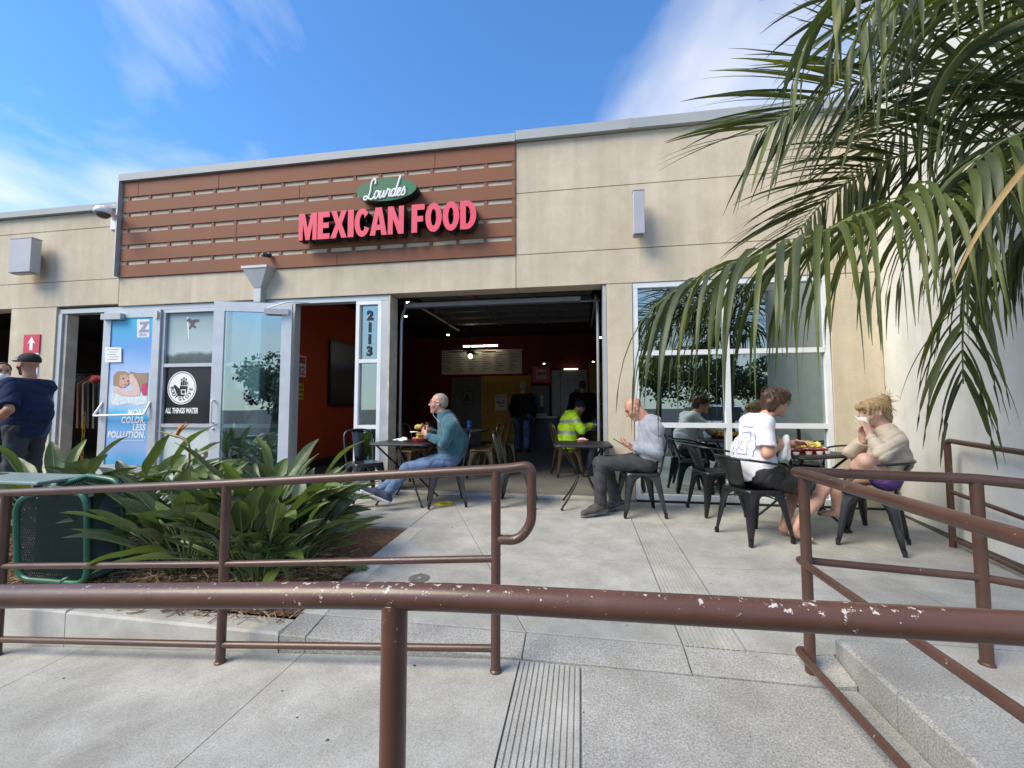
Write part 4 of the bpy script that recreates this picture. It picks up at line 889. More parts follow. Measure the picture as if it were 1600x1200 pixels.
for i in range(7): b = MB(); lump(b, (0.035*math.cos(i), 0.035*math.sin(i), 0.04+0.006*i % 0.02), (0.022, 0.018, 0.012), 8, 0, i); b.build('lettuce_leaf', greenv, t)
for i, (x, y) in enumerate(((1.93, -1.08), (2.06, -1.03), (2.16, -1.01), (2.27, -0.93), (2.32, -0.83))):
    t = thing('sauce_cup', ['sauce cup closest to the white napkin hand', 'sauce cup before the basket nearer the T-shirt man', 'sauce cup between the two taco baskets', 'sauce cup before the basket nearer the woman', 'sauce cup beside the salad bowl'][i], 'cup', (x, y, TZ(x, y)), 0, 'sauce cups'); b = MB(); b.lathe([(0.02, 0), (0.028, 0.032), (0.026, 0.032), (0.02, 0.02)], (0, 0, 0), 14); b.build('cup', whp2, t, smooth=False); b = MB(); b.lathe([(0.024, 0.024), (0.024, 0.026)], (0, 0, 0), 12); b.build('sauce', salsa, t)
bluec = mat('blue_cup', (0.02, 0.16, 0.55), 0.4, var=0.08)
for (x, y, z, lb) in ((-1.93, 1.95, 0.735, 'blue paper cup on the inside table behind the teal man'), (0.24, 1.95, 0.735, 'blue paper cup near the sleeve of the safety jacket'), (0.33, 2.35, 0.735, 'blue paper cup at the back of the safety jacket table')):
    t = thing('paper_cup', lb, 'cup', (x, y, z), 0, 'blue paper cups'); b = MB(); b.lathe([(0.03, 0), (0.043, 0.14), (0.045, 0.143), (0.04, 0.143)], (0, 0, 0), 16); b.build('cup', bluec, t, smooth=False)
    b = MB(); b.lathe([(0.0365, 0.06), (0.0385, 0.075)], (0, 0, 0), 16); b.build('stripe', mat('cup_stripe', (0.35, 0.5, 0.75), 0.4), t); b = MB(); b.lathe([(0.046, 0.1435), (0.046, 0.152), (0.038, 0.156)], (0, 0, 0), 16); b.build('lid', bluec, t)
t = thing('food_tray', 'dark tray with paper and food before the safety jacket', 'tray', (0.16, 2.05, 0.735)); b = MB(); b.prism(rrect(0.12, 0.02), 0, 0.012); b.build('tray', redb, t); b = MB(); lump(b, (0, 0, 0.03), (0.08, 0.06, 0.02), 12, 0, 4); b.build('wrapper', whp2, t)
# dark jacket hung over the last chair of the inside row
# ================================================================== interior fittings
def wallpic(name, label, cat, y0, y1, z0, z1, fm, pm, x=-4.848):
    t = thing(name, label, cat, (x, (y0+y1)/2, z0)); box('frame', x, x+0.04, y0, y1, z0, z1, fm, t); box('picture', x+0.041, x+0.044, y0+0.04, y1-0.04, z0+0.05, z1-0.04, pm, t); return t
wallpic('framed_picture', 'dark framed landscape photograph on the orange wall', 'picture', 2.24, 3.2, 1.15, 2.47, blackm, gradmat('landscape_print', [(0, (0.05, 0.05, 0.04)), (0.3, (0.10, 0.10, 0.085)), (0.55, (0.06, 0.07, 0.06)), (0.62, (0.08, 0.12, 0.26)), (0.7, (0.14, 0.17, 0.26)), (1, (0.08, 0.09, 0.16))], 'Z', 1.2, 2.43, 0.22, 6))
t = thing('occupancy_sign', 'white and red occupancy sign reading 82 on orange wall', 'sign', (-4.85, 1.45, 1.6)); box('plate', -4.859, -4.852, 1.30, 1.57, 1.66, 2.04, printw, t); box('band', -4.8515, -4.850, 1.32, 1.55, 1.90, 2.02, redp, t)
text2d('numerals', '82', (-4.8515, 1.33, 1.70), (0, 1, 0), ZA, 0.22, 0.001, redp, t, offset=0.004)
t = thing('yellow_notice', 'yellow notice under the occupancy sign', 'sign', (-4.85, 1.43, 1.26)); box('plate', -4.859, -4.852, 1.33, 1.52, 1.26, 1.55, mat('yellow_sign', (0.75, 0.42, 0.02), 0.5), t); 
for k in range(3): box('line', -4.8515, -4.850, 1.35, 1.50, 1.30+k*0.085, 1.325+k*0.085, darkp, t)
mt = thing('menu_board', 'long pale menu board over the order counter', 'menu board', (-2.6, 5.5, 2.0))
for k in range(6):
    x0 = -3.63+k*0.36; o = box('menu_panel', x0, x0+0.352, 5.48, 5.50, 2.0, 2.64, mat('menu_paper', (0.55, 0.53, 0.47), 0.6, var=0.08), mt)
    for j in range(9):
        wl = 0.10+0.17*((j*7+k*3) % 5)/5; box('menu_line', x0+0.03, x0+0.03+wl, 5.476, 5.479, 2.56-j*0.06, 2.577-j*0.06, flatmat('menu_ink', (0.09, 0.08, 0.07)), o)
lt = thing('tube_lamp', 'lit fluorescent tube above the menu board', 'lamp', (-2.6, 5.3, 2.7)); wtube('tube', [(-3.0, 5.35, 2.72), (-2.1, 5.35, 2.72)], 0.016, mat('lit_tube', (1, 1, 1), 0.5, emit=(1, 0.93, 0.8), estr=7), lt); box('housing', -3.03, -2.07, 5.33, 5.37, 2.738, 2.77, whp, lt)
fn = thing('ceiling_fan', 'black ceiling fan with a lit lamp before the menu board', 'ceiling fan', (-2.35, 4.2, 2.2)); fc_ = onY(735, 552, 4.2)
wtube('rod', [(fc_[0], 4.2, fc_[2]+0.1), (fc_[0], 4.2, 3.25)], 0.015, blackm, fn); wtube('motor', [(fc_[0], 4.2, fc_[2]-0.02), (fc_[0], 4.2, fc_[2]+0.1)], 0.09, blackm, fn, 16)
for k in range(5):
    a = R(20+72*k); b = MB(); d_ = V(math.cos(a), math.sin(a)); n_ = V(-d_[1], d_[0]); P = [V(fc_[0], 4.2)+d_*q+n_*w_ for q, w_ in ((0.08, -0.04), (0.6, -0.07), (0.6, 0.07), (0.08, 0.04))]
    b.add([(p[0], p[1], fc_[2]+0.05+0.0*i) for i, p in enumerate(P)]+[(p[0], p[1], fc_[2]+0.062) for p in P], [(3, 2, 1, 0), (4, 5, 6, 7), (0, 1, 5, 4), (1, 2, 6, 5), (2, 3, 7, 6), (3, 0, 4, 7)]); b.build('blade', blackm, fn, True)
b = MB(); b.lathe([(0.02, 0), (0.045, -0.03), (0.05, -0.07), (0.02, -0.1)], (fc_[0], 4.2, fc_[2]-0.02), 14); b.build('lamp_globe', mat('lit_globe', (1, 1, 1), 0.5, emit=(1, 0.85, 0.6), estr=9), fn, True, True)
for i, (px_, py_, Yd) in enumerate(((850, 568, 5.0), (927, 565, 5.0), (938, 527, 2.0), (700, 523, 2.0), (637, 472, 1.2), (634, 494, 1.6))):
    c = onY(px_, py_, Yd); t = thing('spot_lamp', ['small lit spot lamp above the red poster', 'small lit spot lamp above the far yellow wall', 'small lit spot lamp close to the right door track', 'small lit spot lamp left of the menu board light', 'small lit spot lamp beside the header bar end', 'small lit spot lamp just under the header bar, near the post'][i], 'lamp', (c[0], c[1], c[2]), 0, 'ceiling spot lamps'); wtube('stem', [(c[0], c[1], c[2]+0.08), (c[0], c[1], 3.25)], 0.008, blackm, t); wtube('shade', [(c[0], c[1], c[2]+0.005), (c[0], c[1], c[2]+0.09)], 0.035, blackm, t, 12); wtube('bulb', [(c[0], c[1], c[2]-0.012), (c[0], c[1], c[2]+0.004)], 0.024, mat('lit_bulb', (1, 1, 1), 0.5, emit=(1, 0.9, 0.75), estr=6), t, 10)
t = thing('kitchen_door', 'pale grey double door at the back of the restaurant', 'door', (-0.3, 6.9, 0)); gdm = mat('grey_door', (0.30, 0.31, 0.32), 0.45, 0.3)
box('leaf', -0.80, -0.56, 6.86, 6.9, 0.012, 2.2, gdm, t); box('leaf', -0.545, 0.21, 6.86, 6.9, 0.012, 2.2, gdm, t); box('window', -0.17, 0.10, 6.852, 6.859, 1.25, 1.65, blackm, t); box('head_lamp', -0.45, -0.05, 6.84, 6.859, 2.205, 2.24, mat('lit_strip', (1, 1, 1), 0.5, emit=(1, 0.95, 0.85), estr=1.2), t)
t = thing('panel_door', 'grey green door with a round boat emblem', 'door', (-3.3, 6.9, 0)); box('leaf', -3.80, -2.89, 6.9, 6.99, 0.012, 2.02, mat('sage_door', (0.16, 0.16, 0.14), 0.6), t)
shape2d('emblem_ring', [ell2(0, 0, 0.21, 0.21), ell2(0, 0, 0.185, 0.185)], (-3.3, 6.899, 1.42), XA, ZA, 0.003, blackm, t); shape2d('emblem_sail', [[(-0.02, -0.1), (-0.02, 0.15), (-0.12, -0.1)]], (-3.3, 6.899, 1.42), XA, ZA, 0.003, blackm, t); shape2d('emblem_sail', [[(0.0, -0.1), (0.1, -0.1), (0.0, 0.13)]], (-3.3, 6.899, 1.42), XA, ZA, 0.003, blackm, t)
t = thing('taco_poster', 'white poster headed TACO on the yellow wall', 'poster', (-2.28, 6.88, 1.04)); box('sheet', -2.46, -2.115, 6.885, 6.899, 1.04, 1.515, mat('poster_white', (0.62, 0.6, 0.56), 0.6), t); text2d('heading', 'TACO', (-2.44, 6.884, 1.42), XA, ZA, 0.12, 0.001, redp, t, offset=0.003)
for k, (x, z, r_, m) in enumerate(((-2.36, 1.28, 0.07, darkp), (-2.25, 1.26, 0.06, redp), (-2.28, 1.16, 0.07, redp), (-2.2, 1.32, 0.04, darkp))): shape2d('print_patch', [ell2(0, 0, r_, r_*0.55, 14)], (x, 6.8835-0.0012*k, z), XA, ZA, 0.0008, m, t)
t = thing('red_poster', 'red and white poster hanging beside the grey door', 'poster', (-1.1, 6.88, 1.84)); box('sheet', -1.36, -0.84, 6.885, 6.899, 1.84, 2.31, redp, t); box('panel', -1.25, -0.95, 6.88, 6.884, 1.95, 2.22, MATS['poster_white'], t); box('band', -1.22, -0.98, 6.876, 6.879, 2.06, 2.16, redp, t)
t = thing('drinks_machine', 'drinks machine with blue and white fronts on the counter', 'drinks machine', (-1.05, 6.6, 0.9)); box('body', -1.36, -0.85, 6.4, 6.84, 0.892, 1.72, mat('machine_dark', (0.05, 0.045, 0.04), 0.4), t)
for k in range(4): box('dispenser', -1.33+k*0.12, -1.24+k*0.12, 6.34, 6.399, 1.15, 1.45, mat('machine_blue', (0.03, 0.06, 0.2), 0.4) if k % 2 else MATS['poster_white'], t)
box('tray', -1.3, -0.9, 6.33, 6.399, 0.895, 0.96, alu, t)
t = thing('order_counter', 'dark blue service counter at the back', 'counter', (-1.0, 6.5, 0)); box('cabinet', -1.42, -0.62, 6.15, 6.85, 0.012, 0.84, mat('navy', (0.012, 0.016, 0.045), 0.4), t); box('worktop', -1.45, -0.6, 6.1, 6.85, 0.841, 0.885, alu, t)
t = thing('wall_shelf', 'metal shelf with a white sign by the yellow wall', 'shelf', (0.5, 6.7, 1.2)); box('board', 0.28, 1.2, 6.5, 6.89, 1.2, 1.22, alu, t); box('card', 0.45, 0.55, 6.6, 6.62, 1.221, 1.65, printw, t)
# surf shop inside
t = thing('garment_rack', 'chrome garment rack with dark clothes inside the surf shop', 'garment rack', (-7.6, 1.3, 0)); c = V(-8.25, 1.9)
chrome = mat('chrome', (0.6, 0.6, 0.62), 0.15, 1.0)
wtube('pole', [(-7.9, 1.2, 0.02), (-7.9, 1.2, 1.95)], 0.018, chrome, t, 10); wtube('pole', [(-9.4, 1.2, 0.02), (-9.4, 1.2, 1.95)], 0.018, chrome, t, 10); wtube('bar', [(-9.4, 1.2, 1.75), (-7.6, 1.2, 1.75)], 0.014, chrome, t, 10)
for k in range(12):
    x = -9.3+k*0.115; m = mat('cloth%d' % (k % 5), [(0.03, 0.03, 0.035), (0.10, 0.09, 0.08), (0.02, 0.03, 0.06), (0.14, 0.05, 0.03), (0.16, 0.16, 0.15)][k % 5], 0.9); b = MB()
    b.add([(x-0.02, 1.0, 0.75), (x+0.03, 1.0, 0.75), (x+0.03, 1.42, 0.75), (x-0.02, 1.42, 0.75), (x-0.012, 0.97, 1.55), (x+0.02, 0.97, 1.55), (x+0.02, 1.45, 1.55), (x-0.012, 1.45, 1.55), (x, 1.17, 1.72), (x+0.01, 1.17, 1.72), (x+0.01, 1.24, 1.72), (x, 1.24, 1.72)], [(3, 2, 1, 0), (0, 1, 5, 4), (1, 2, 6, 5), (2, 3, 7, 6), (3, 0, 4, 7), (4, 5, 9, 8), (5, 6, 10, 9), (6, 7, 11, 10), (7, 4, 8, 11), (8, 9, 10, 11)]); b.build('garment', m, t, True)
t = thing('pink_hat', 'coral pink hat on the chrome pole in the surf shop', 'hat', (-7.9, 1.1, 1.5)); c = onY(151, 594, 1.05); b = MB(); lump(b, c, (0.11, 0.09, 0.075), 14, 0, 2); b.build('hat', mat('coral', (0.75, 0.10, 0.12), 0.7), t, True, True)
t = thing('shoe_box_stack', 'stacked pale boxes low inside the surf shop', 'boxes', (-8.9, 2.2, 0)); 
for k in range(4): 
    for j in range(2): box('carton', -9.3+j*0.42, -8.92+j*0.42, 2.2, 2.55, 0.012+k*0.2, 0.205+k*0.2, mat('carton_pale', (0.40, 0.38, 0.33), 0.8), t)
t = thing('safety_chain', 'yellow plastic chain hanging at the shop doorway', 'chain', (-7.85, 0.25, 0.2)); ym = mat('yellow_plastic', (0.70, 0.40, 0.02), 0.5)
for k in range(12):
    z = 1.0-k*0.062; b = MB(); ax = V(1, 0, 0) if k % 2 else V(0, 1, 0); b.tube([V(-7.80, 0.28, z)+ax*0.018*math.cos(a)+V(0, 0, 0.036*math.sin(a)) for a in np.linspace(0, 2*PI, 11)[:-1]], 0.006, 5, closed=True); b.build('chain_link', ym, t, True, True)
b = MB(); b.box(-7.9, -7.7, 0.3, 0.5, 0.013, 0.18); b.build('base', ym, t, True)
t = thing('ceiling_light', 'white fluorescent ceiling light inside the surf shop', 'ceiling light', (-7.5, 1.4, 2.9)); box('diffuser', -8.6, -7.2, 1.2, 1.7, 2.99, 3.02, mat('lit_panel', (1, 1, 1), 0.5, emit=(1, 0.97, 0.9), estr=3), t); box('frame', -8.62, -7.18, 1.18, 1.72, 3.021, 3.049, whp, t)
# yellow floor sticker
t = thing('floor_sticker', 'round yellow sticker on the patio behind the teal man', 'sticker', (-1.59, -0.50, zp(-1.59, -.5))); c = onZ(694, 787.5, -0.015)
b = MB(); b.lathe([(0.115, 0.0), (0.115, 0.003)], (c[0], c[1], zp(c[0], c[1])+0.002), 28); b.build('disc', mat('sticker_yellow', (0.62, 0.52, 0.03), 0.6, var=0.2), t, True); b = MB(); b.lathe([(0.05, 0.0), (0.05, 0.001)], (c[0], c[1]-0.01, zp(c[0], c[1])+0.006), 16); b.build('mark', mat('sticker_mark', (0.20, 0.17, 0.06), 0.6), t, True)
# ================================================================== people: smooth-blended distance fields -> one continuous surface
class Field:
    def __init__(s, h=0.007): s.p = []; s.h = h; s.disp = None
    def cap(s, a, b, ra, rb=None, k=0.03, fa=False, fb=False):
        s.p.append(('c', V(*a), V(*b), ra, ra if rb is None else rb, k, fa, fb)); return s
    def ell(s, c, r, ax=None, k=0.02, sub=False):
        s.p.append(('e', V(*c), V(*r), np.eye(3) if ax is None else np.array([nrm(q) for q in ax]), k, sub)); return s
    def cut(s, c, n, rad):      # remove what lies beyond plane (c, n) inside radius
        s.p.append(('p', V(*c), nrm(n), rad)); return s
    def solve(s):
        lo = np.full(3, 1e9); hi = -lo
        for q in s.p:
            if q[0] == 'c':
                m_ = max(q[3], q[4])+0.02; lo = np.minimum(lo, np.minimum(q[1], q[2])-m_); hi = np.maximum(hi, np.maximum(q[1], q[2])+m_)
            elif q[0] == 'e' and not q[5]: m_ = q[2].max()+0.02; lo = np.minimum(lo, q[1]-m_); hi = np.maximum(hi, q[1]+m_)
        h = s.h; n = np.ceil((hi-lo)/h).astype(int)+2; D = np.full(n, 0.12, np.float32)
        ax = [lo[i]+h*np.arange(n[i]) for i in range(3)]
        for q in s.p:
            if q[0] == 'c': m_ = max(q[3], q[4])+q[5]+0.03; a0 = np.minimum(q[1], q[2])-m_; a1 = np.maximum(q[1], q[2])+m_
            elif q[0] == 'e': m_ = q[2].max()+q[4]+0.03; a0 = q[1]-m_; a1 = q[1]+m_
            else: a0 = q[1]-q[3]; a1 = q[1]+q[3]
            i0 = np.maximum(0, np.floor((a0-lo)/h).astype(int)); i1 = np.minimum(n, np.ceil((a1-lo)/h).astype(int)+1)
            if (i1 <= i0).any(): continue
            sl = tuple(slice(i0[i], i1[i]) for i in range(3))
            X = ax[0][sl[0]][:, None, None]; Y = ax[1][sl[1]][None, :, None]; Z = ax[2][sl[2]][None, None, :]
            W = D[sl]
            if q[0] == 'c':
                a, b = q[1], q[2]; d = b-a; L2 = max(1e-9, d @ d); px, py, pz = X-a[0], Y-a[1], Z-a[2]
                t = (px*d[0]+py*d[1]+pz*d[2])/L2; tc_ = np.clip(t, 0, 1)
                dd = np.sqrt((px-tc_*d[0])**2+(py-tc_*d[1])**2+(pz-tc_*d[2])**2)-(q[3]+(q[4]-q[3])*tc_)
                L = math.sqrt(L2)
                if q[6]: dd = np.maximum(dd, -t*L)
                if q[7]: dd = np.maximum(dd, (t-1)*L)
                k = q[5]
            elif q[0] == 'e':
                c, r, A = q[1], q[2], q[3]; px, py, pz = X-c[0], Y-c[1], Z-c[2]
                u = [(px*A[i, 0]+py*A[i, 1]+pz*A[i, 2]) for i in range(3)]
                k0 = np.sqrt(sum((u[i]/r[i])**2 for i in range(3))); k1 = np.sqrt(sum((u[i]/r[i]**2)**2 for i in range(3)))+1e-9
                dd = k0*(k0-1)/k1; k = q[4]
                if q[5]:
                    hh = np.clip(0.5-0.5*(W+dd)/k, 0, 1); D[sl] = W*(1-hh)+(-dd)*hh+k*hh*(1-hh); continue
            else:
                c, nn, rad = q[1], q[2], q[3]; pl = (X-c[0])*nn[0]+(Y-c[1])*nn[1]+(Z-c[2])*nn[2]; ins = ((X-c[0])**2+(Y-c[1])**2+(Z-c[2])**2) < rad*rad
                D[sl] = np.where(ins, np.maximum(W, pl), W); continue
            hh = np.clip(0.5+0.5*(W-dd)/k, 0, 1); D[sl] = dd*hh+W*(1-hh)-k*hh*(1-hh)
        if s.disp is not None:
            band = np.abs(D) < 0.03; I = np.nonzero(band); P = np.stack([ax[i][I[i]] for i in range(3)], 1); D[I] += s.disp(P).astype(np.float32)
        D[0] = D[-1] = 0.1; D[:, 0] = D[:, -1] = 0.1; D[:, :, 0] = D[:, :, -1] = 0.1
        ins = D < 0; cnt = np.zeros(n-1, np.int8)
        for a in (0, 1):
            for b in (0, 1):
                for c in (0, 1): cnt += ins[a:n[0]-1+a, b:n[1]-1+b, c:n[2]-1+c]
        act = (cnt > 0) & (cnt < 8); I = np.stack(np.nonzero(act), 1); ids = np.full(n-1, -1, np.int64); ids[act] = np.arange(len(I))
        acc = np.zeros((len(I), 3)); num = np.zeros(len(I))
        for axn in range(3):
            o1, o2 = [q for q in range(3) if q != axn]
            for u in (0, 1):
                for v in (0, 1):
                    off = np.zeros(3, int); off[o1] = u; off[o2] = v; A = I+off; Bq = A.copy(); Bq[:, axn] += 1
                    da = D[A[:, 0], A[:, 1], A[:, 2]]; db = D[Bq[:, 0], Bq[:, 1], Bq[:, 2]]; m_ = (da < 0) != (db < 0); t = np.where(m_, da/np.where(m_, da-db, 1), 0)
                    p = A.astype(float); p[:, axn] += t; acc[m_] += p[m_]; num[m_] += 1
        verts = lo+h*acc/num[:, None]; faces = []
        for axn in range(3):
            o1, o2 = [(axn+1) % 3, (axn+2) % 3]; s0 = [slice(None)]*3; s1 = [slice(None)]*3; s0[axn] = slice(0, -1); s1[axn] = slice(1, None)
            da = ins[tuple(s0)]; ch = da != ins[tuple(s1)]; E_ = np.stack(np.nonzero(ch), 1)
            E_ = E_[(E_[:, o1] > 0) & (E_[:, o2] > 0) & (E_[:, o1] < n[o1]-1) & (E_[:, o2] < n[o2]-1)]
            def cid(u, v): q = E_.copy(); q[:, o1] -= u; q[:, o2] -= v; return ids[q[:, 0], q[:, 1], q[:, 2]]
            Q = np.stack([cid(1, 1), cid(0, 1), cid(0, 0), cid(1, 0)], 1); fl = ~da[E_[:, 0], E_[:, 1], E_[:, 2]]; Q[fl] = Q[fl][:, ::-1]; faces.append(Q)
        return verts, np.concatenate(faces)
def npmesh(name, v, f, mi=None):
    me = bpy.data.meshes.new(name); me.vertices.add(len(v)); me.vertices.foreach_set('co', np.asarray(v, np.float32).ravel()); me.loops.add(f.size); me.loops.foreach_set('vertex_index', f.astype(np.int32).ravel()); me.polygons.add(len(f))
    me.polygons.foreach_set('loop_start', np.arange(0, f.size, 4, dtype=np.int32)); me.polygons.foreach_set('loop_total', np.full(len(f), 4, np.int32))
    if mi is not None: me.polygons.foreach_set('material_index', mi.astype(np.int32))
    me.polygons.foreach_set('use_smooth', np.ones(len(f), bool)); me.update(calc_edges=True); me.validate(); return me
def field_ob(name, fl, mats_, parent, pick=None):
    v, f = fl.solve()
    # light relax
    for _ in range(2):
        acc = np.zeros_like(v); cnt = np.zeros(len(v))
        for j in range(4): np.add.at(acc, f[:, j], v[f[:, (j+1) % 4]]+v[f[:, (j+3) % 4]]); np.add.at(cnt, f[:, j], 2)
        v = 0.45*v+0.55*acc/np.maximum(cnt, 1)[:, None]
    mi = pick(v[f].mean(1)) if pick else None
    return link(name, npmesh(name, v, f, mi), mats_, parent, True)
def folds(seed, amp=0.004, fq=34.0, axis=None):
    r = np.random.default_rng(seed); dirs = [nrm(r.normal(size=3)) for _ in range(6)]; ph = r.uniform(0, 6, 6)
    if axis is not None: dirs[0] = nrm(axis); dirs[1] = nrm(V(*axis)+0.35*r.normal(size=3))
    def fn(P):
        wv = 1.6*np.sin(P @ dirs[4]*11+ph[4])+1.1*np.sin(P @ dirs[5]*17+ph[5])
        rg = lambda q: 1.6*np.abs(np.sin(q*0.5))**0.8-1.0
        a = rg(P @ dirs[0]*fq*2.0+ph[0]+wv*1.5)+0.9*rg(P @ dirs[1]*fq*1.5+ph[1]-wv*1.6)+0.5*np.sin(P @ dirs[2]*fq*1.7+ph[2]+wv)
        m_ = 0.5+0.5*np.sin(P @ dirs[3]*9+ph[3])
        cr_ = lambda q: (1-np.abs(np.sin(q)))**2.6
        deep = cr_(P @ dirs[1]*fq*0.8+wv*0.9+ph[2])*m_+cr_(P @ dirs[2]*fq*0.9-wv*0.8+ph[3])*(1-m_)
        return 0.75*amp*a*(0.35+0.65*m_)+min(0.013, 1.9*amp)*deep-0.35*amp
    return fn
def lerp(a, b, t): return V(*a)*(1-t)+V(*b)*t
def frame(fwd, up):
    u = nrm(up); f = nrm(V(*fwd)-u*np.dot(fwd, u)); return np.array([np.cross(f, u), f, u])     # right, forward, up
def head_prims(F_, c, A, s=0.93, jaw=1.0, neck=None, male=True):
    def L(p): return c+s*(p[0]*A[0]+p[1]*A[1]+p[2]*A[2])
    E = lambda p, r, k=0.015, sub=False: F_.ell(L(p), V(*r)*s, A, k, sub)
    E((0, -0.018, 0.045), (0.076, 0.097, 0.086), 0.02); E((0, 0.03, -0.01), (0.066, 0.066, 0.08), 0.03)
    F_.cap(L((0, 0.012, -0.03)), L((0, 0.052, -0.082)), 0.056*s*jaw, 0.034*s*jaw, 0.025); E((0, 0.073, -0.104), (0.022*jaw, 0.018, 0.017), 0.02)
    for q in (-1, 1):
        E((q*0.05, 0.045, -0.02), (0.02, 0.026, 0.024), 0.02); E((q*0.034, 0.094, 0.022), (0.017, 0.014, 0.011), 0.012, True); E((q*0.033, 0.077, 0.020), (0.0135, 0.0135, 0.0125), 0.004)
        E((q*0.079, -0.012, 0.002), (0.009, 0.022, 0.033), 0.008); E((q*0.083, -0.004, 0.004), (0.006, 0.010, 0.016), 0.005, True); E((q*0.032, 0.084, 0.041), (0.025, 0.012, 0.008), 0.012)
    F_.cap(L((0, 0.089, 0.03)), L((0, 0.112, -0.016)), 0.0085*s, 0.0125*s, 0.012); E((0.012, 0.098, -0.021), (0.009, 0.010, 0.008), 0.008); E((-0.012, 0.098, -0.021), (0.009, 0.010, 0.008), 0.008)
    E((0, 0.089, -0.049), (0.024, 0.012, 0.0065), 0.006); E((0, 0.086, -0.061), (0.020, 0.012, 0.007), 0.006)
    if neck is not None: F_.cap(L((0, -0.02, -0.05)), neck, 0.054*s, 0.06, 0.03)
    return L
def head_pick(c, A, s, base=0, lips=1, eye=2, brow=3, beard=None):
    def fn(P):
        q = (P-c)/s; x = q @ A[0]; y = q @ A[1]; z = q @ A[2]; mi = np.full(len(P), base); ax_ = np.abs(x)
        mi[(y > 0.085) & (z < -0.042) & (z > -0.067) & (ax_ < 0.024)] = lips
        mi[(y > 0.072) & (np.abs(z-0.021) < 0.0075) & (np.abs(ax_-0.033) < 0.0125)] = eye
        mi[(y > 0.068) & (np.abs(z-0.043-0.06*(0.03-np.abs(ax_-0.03))) < 0.0055) & (ax_ > 0.012) & (ax_ < 0.056)] = brow
        if beard is not None:
            mi[(y > -0.005) & (z < -0.028) & (z > -0.135) & ~((y > 0.085) & (z > -0.067) & (ax_ < 0.022)) & ((ax_ > 0.035) | (z < -0.066) | ((z > -0.043) & (y > 0.08))) & (ax_ < 0.075)] = beard
        return mi
    return fn
def hand(F_, w, d, n, side, curl=0.6, spread=0.012, s=1.0, thumb=0.5):
    """palm, four jointed fingers of unequal length and a thumb from the side of the palm"""
    d = nrm(d); n = nrm(V(*n)-d*np.dot(n, d)); l = np.cross(d, n)*side       # l points to the thumb side
    F_.cap(w, w+d*0.03*s, 0.024*s, 0.026*s, 0.02); pc = w+d*0.058*s
    F_.ell(pc, V(0.043, 0.037, 0.0165)*s, (d, l, n), 0.015)
    for i, (off, ln) in enumerate(((0.029, 0.072), (0.010, 0.080), (-0.010, 0.075), (-0.028, 0.058))):
        p = w+d*0.088*s+l*off*s; a = 0.25*curl; dd = nrm(d+l*off*0.8)
        for j, (fr_, rr_) in enumerate(((0.45, 0.0095), (0.32, 0.0085), (0.23, 0.0075))):
            a += curl*(0.55 if j else 0.35); dv = dd*math.cos(a)+n*math.sin(a); q = p+dv*ln*fr_*s*1.05; F_.cap(p, q, rr_*s, rr_*0.92*s, 0.006); p = q
    p = w+d*0.03*s+l*0.026*s; dv = nrm(d*0.55+l*0.75+n*thumb*0.4); q = p+dv*0.040*s; F_.cap(p, q, 0.0125*s, 0.0105*s, 0.012); dv = nrm(d*0.85+l*0.2+n*thumb); F_.cap(q, q+dv*0.032*s, 0.010*s, 0.0085*s, 0.008)
def limb(F_, a, b, r0, r1, bulge=0.0, at_=0.3, k=0.03, fb=False):
    if bulge: m_ = lerp(a, b, at_); F_.cap(a, m_, r0, r1+(r0-r1)*(1-at_)+bulge, k); F_.cap(m_, b, r1+(r0-r1)*(1-at_)+bulge, r1, k, False, fb)
    else: F_.cap(a, b, r0, r1, k, False, fb)
def torso(F_, J, inf=0.0, belly=0.0, wdt=1.0, k=0.06, hem=None):
    for s_ in 'LR': F_.cap(lerp(J['sh'+s_], J['chest'], 0.42), lerp(J['hip'+s_], J['pelvis'], 0.25), 0.088*wdt+inf, 0.105*wdt+inf, k)
    F_.cap(J['chest'], J['waist'], 0.10*wdt+inf, 0.105*wdt+belly+inf, k); F_.cap(J['waist'], J['pelvis'], 0.105*wdt+belly+inf, 0.11*wdt+inf, k)
    for s_ in 'LR': F_.cap(lerp(J['neck'], J['chest'], 0.25), J['sh'+s_], 0.055+inf*0.7, 0.056*wdt+inf, 0.05)
def body(J, h=0.007, hd=None, hands=True, wdt=1.0, feet=True, belly=0.0, male=True, thin=(0.0, 0.0)):
    B_ = Field(h); torso(B_, J, -0.008, belly*0.8, wdt)
    for s_ in 'LR':
        limb(B_, J['sh'+s_], J['el'+s_], 0.047*wdt-thin[0], 0.038-thin[0], 0.003, 0.4); limb(B_, J['el'+s_], J['wr'+s_], 0.0385-thin[0], 0.026-thin[0]*0.2, 0.005 if thin[0] == 0 else 0, 0.25)
        limb(B_, lerp(J['hip'+s_], J['pelvis'], 0.1), J['kn'+s_], 0.083*wdt-thin[1], 0.052-thin[1], 0.0, 0.3, 0.05); limb(B_, J['kn'+s_], J['an'+s_], 0.051-thin[1], 0.033, 0.012 if thin[1] == 0 else 0, 0.30)
        if feet:
            a, t_ = V(*J['an'+s_]), V(*J['to'+s_]); B_.cap(a, lerp(a, t_, -0.10)+V(0, 0, -0.03), 0.034, 0.028, 0.02); B_.cap(lerp(a, t_, 0.05)+V(0, 0, -0.028), lerp(a, t_, 0.75), 0.031, 0.023, 0.025)
            sd_ = nrm(np.cross(t_-a, (0, 0, 1)))
            for q in range(5): p = lerp(a, t_, 0.74)+sd_*(q-2)*0.0155; B_.cap(p, p+(t_-a)*(0.24-0.028*abs(q-1.3)), 0.0115, 0.009, 0.008)
        if hands: hand(B_, V(*J['wr'+s_]), *J['hand'+s_])
    return B_
HAIRN = 0
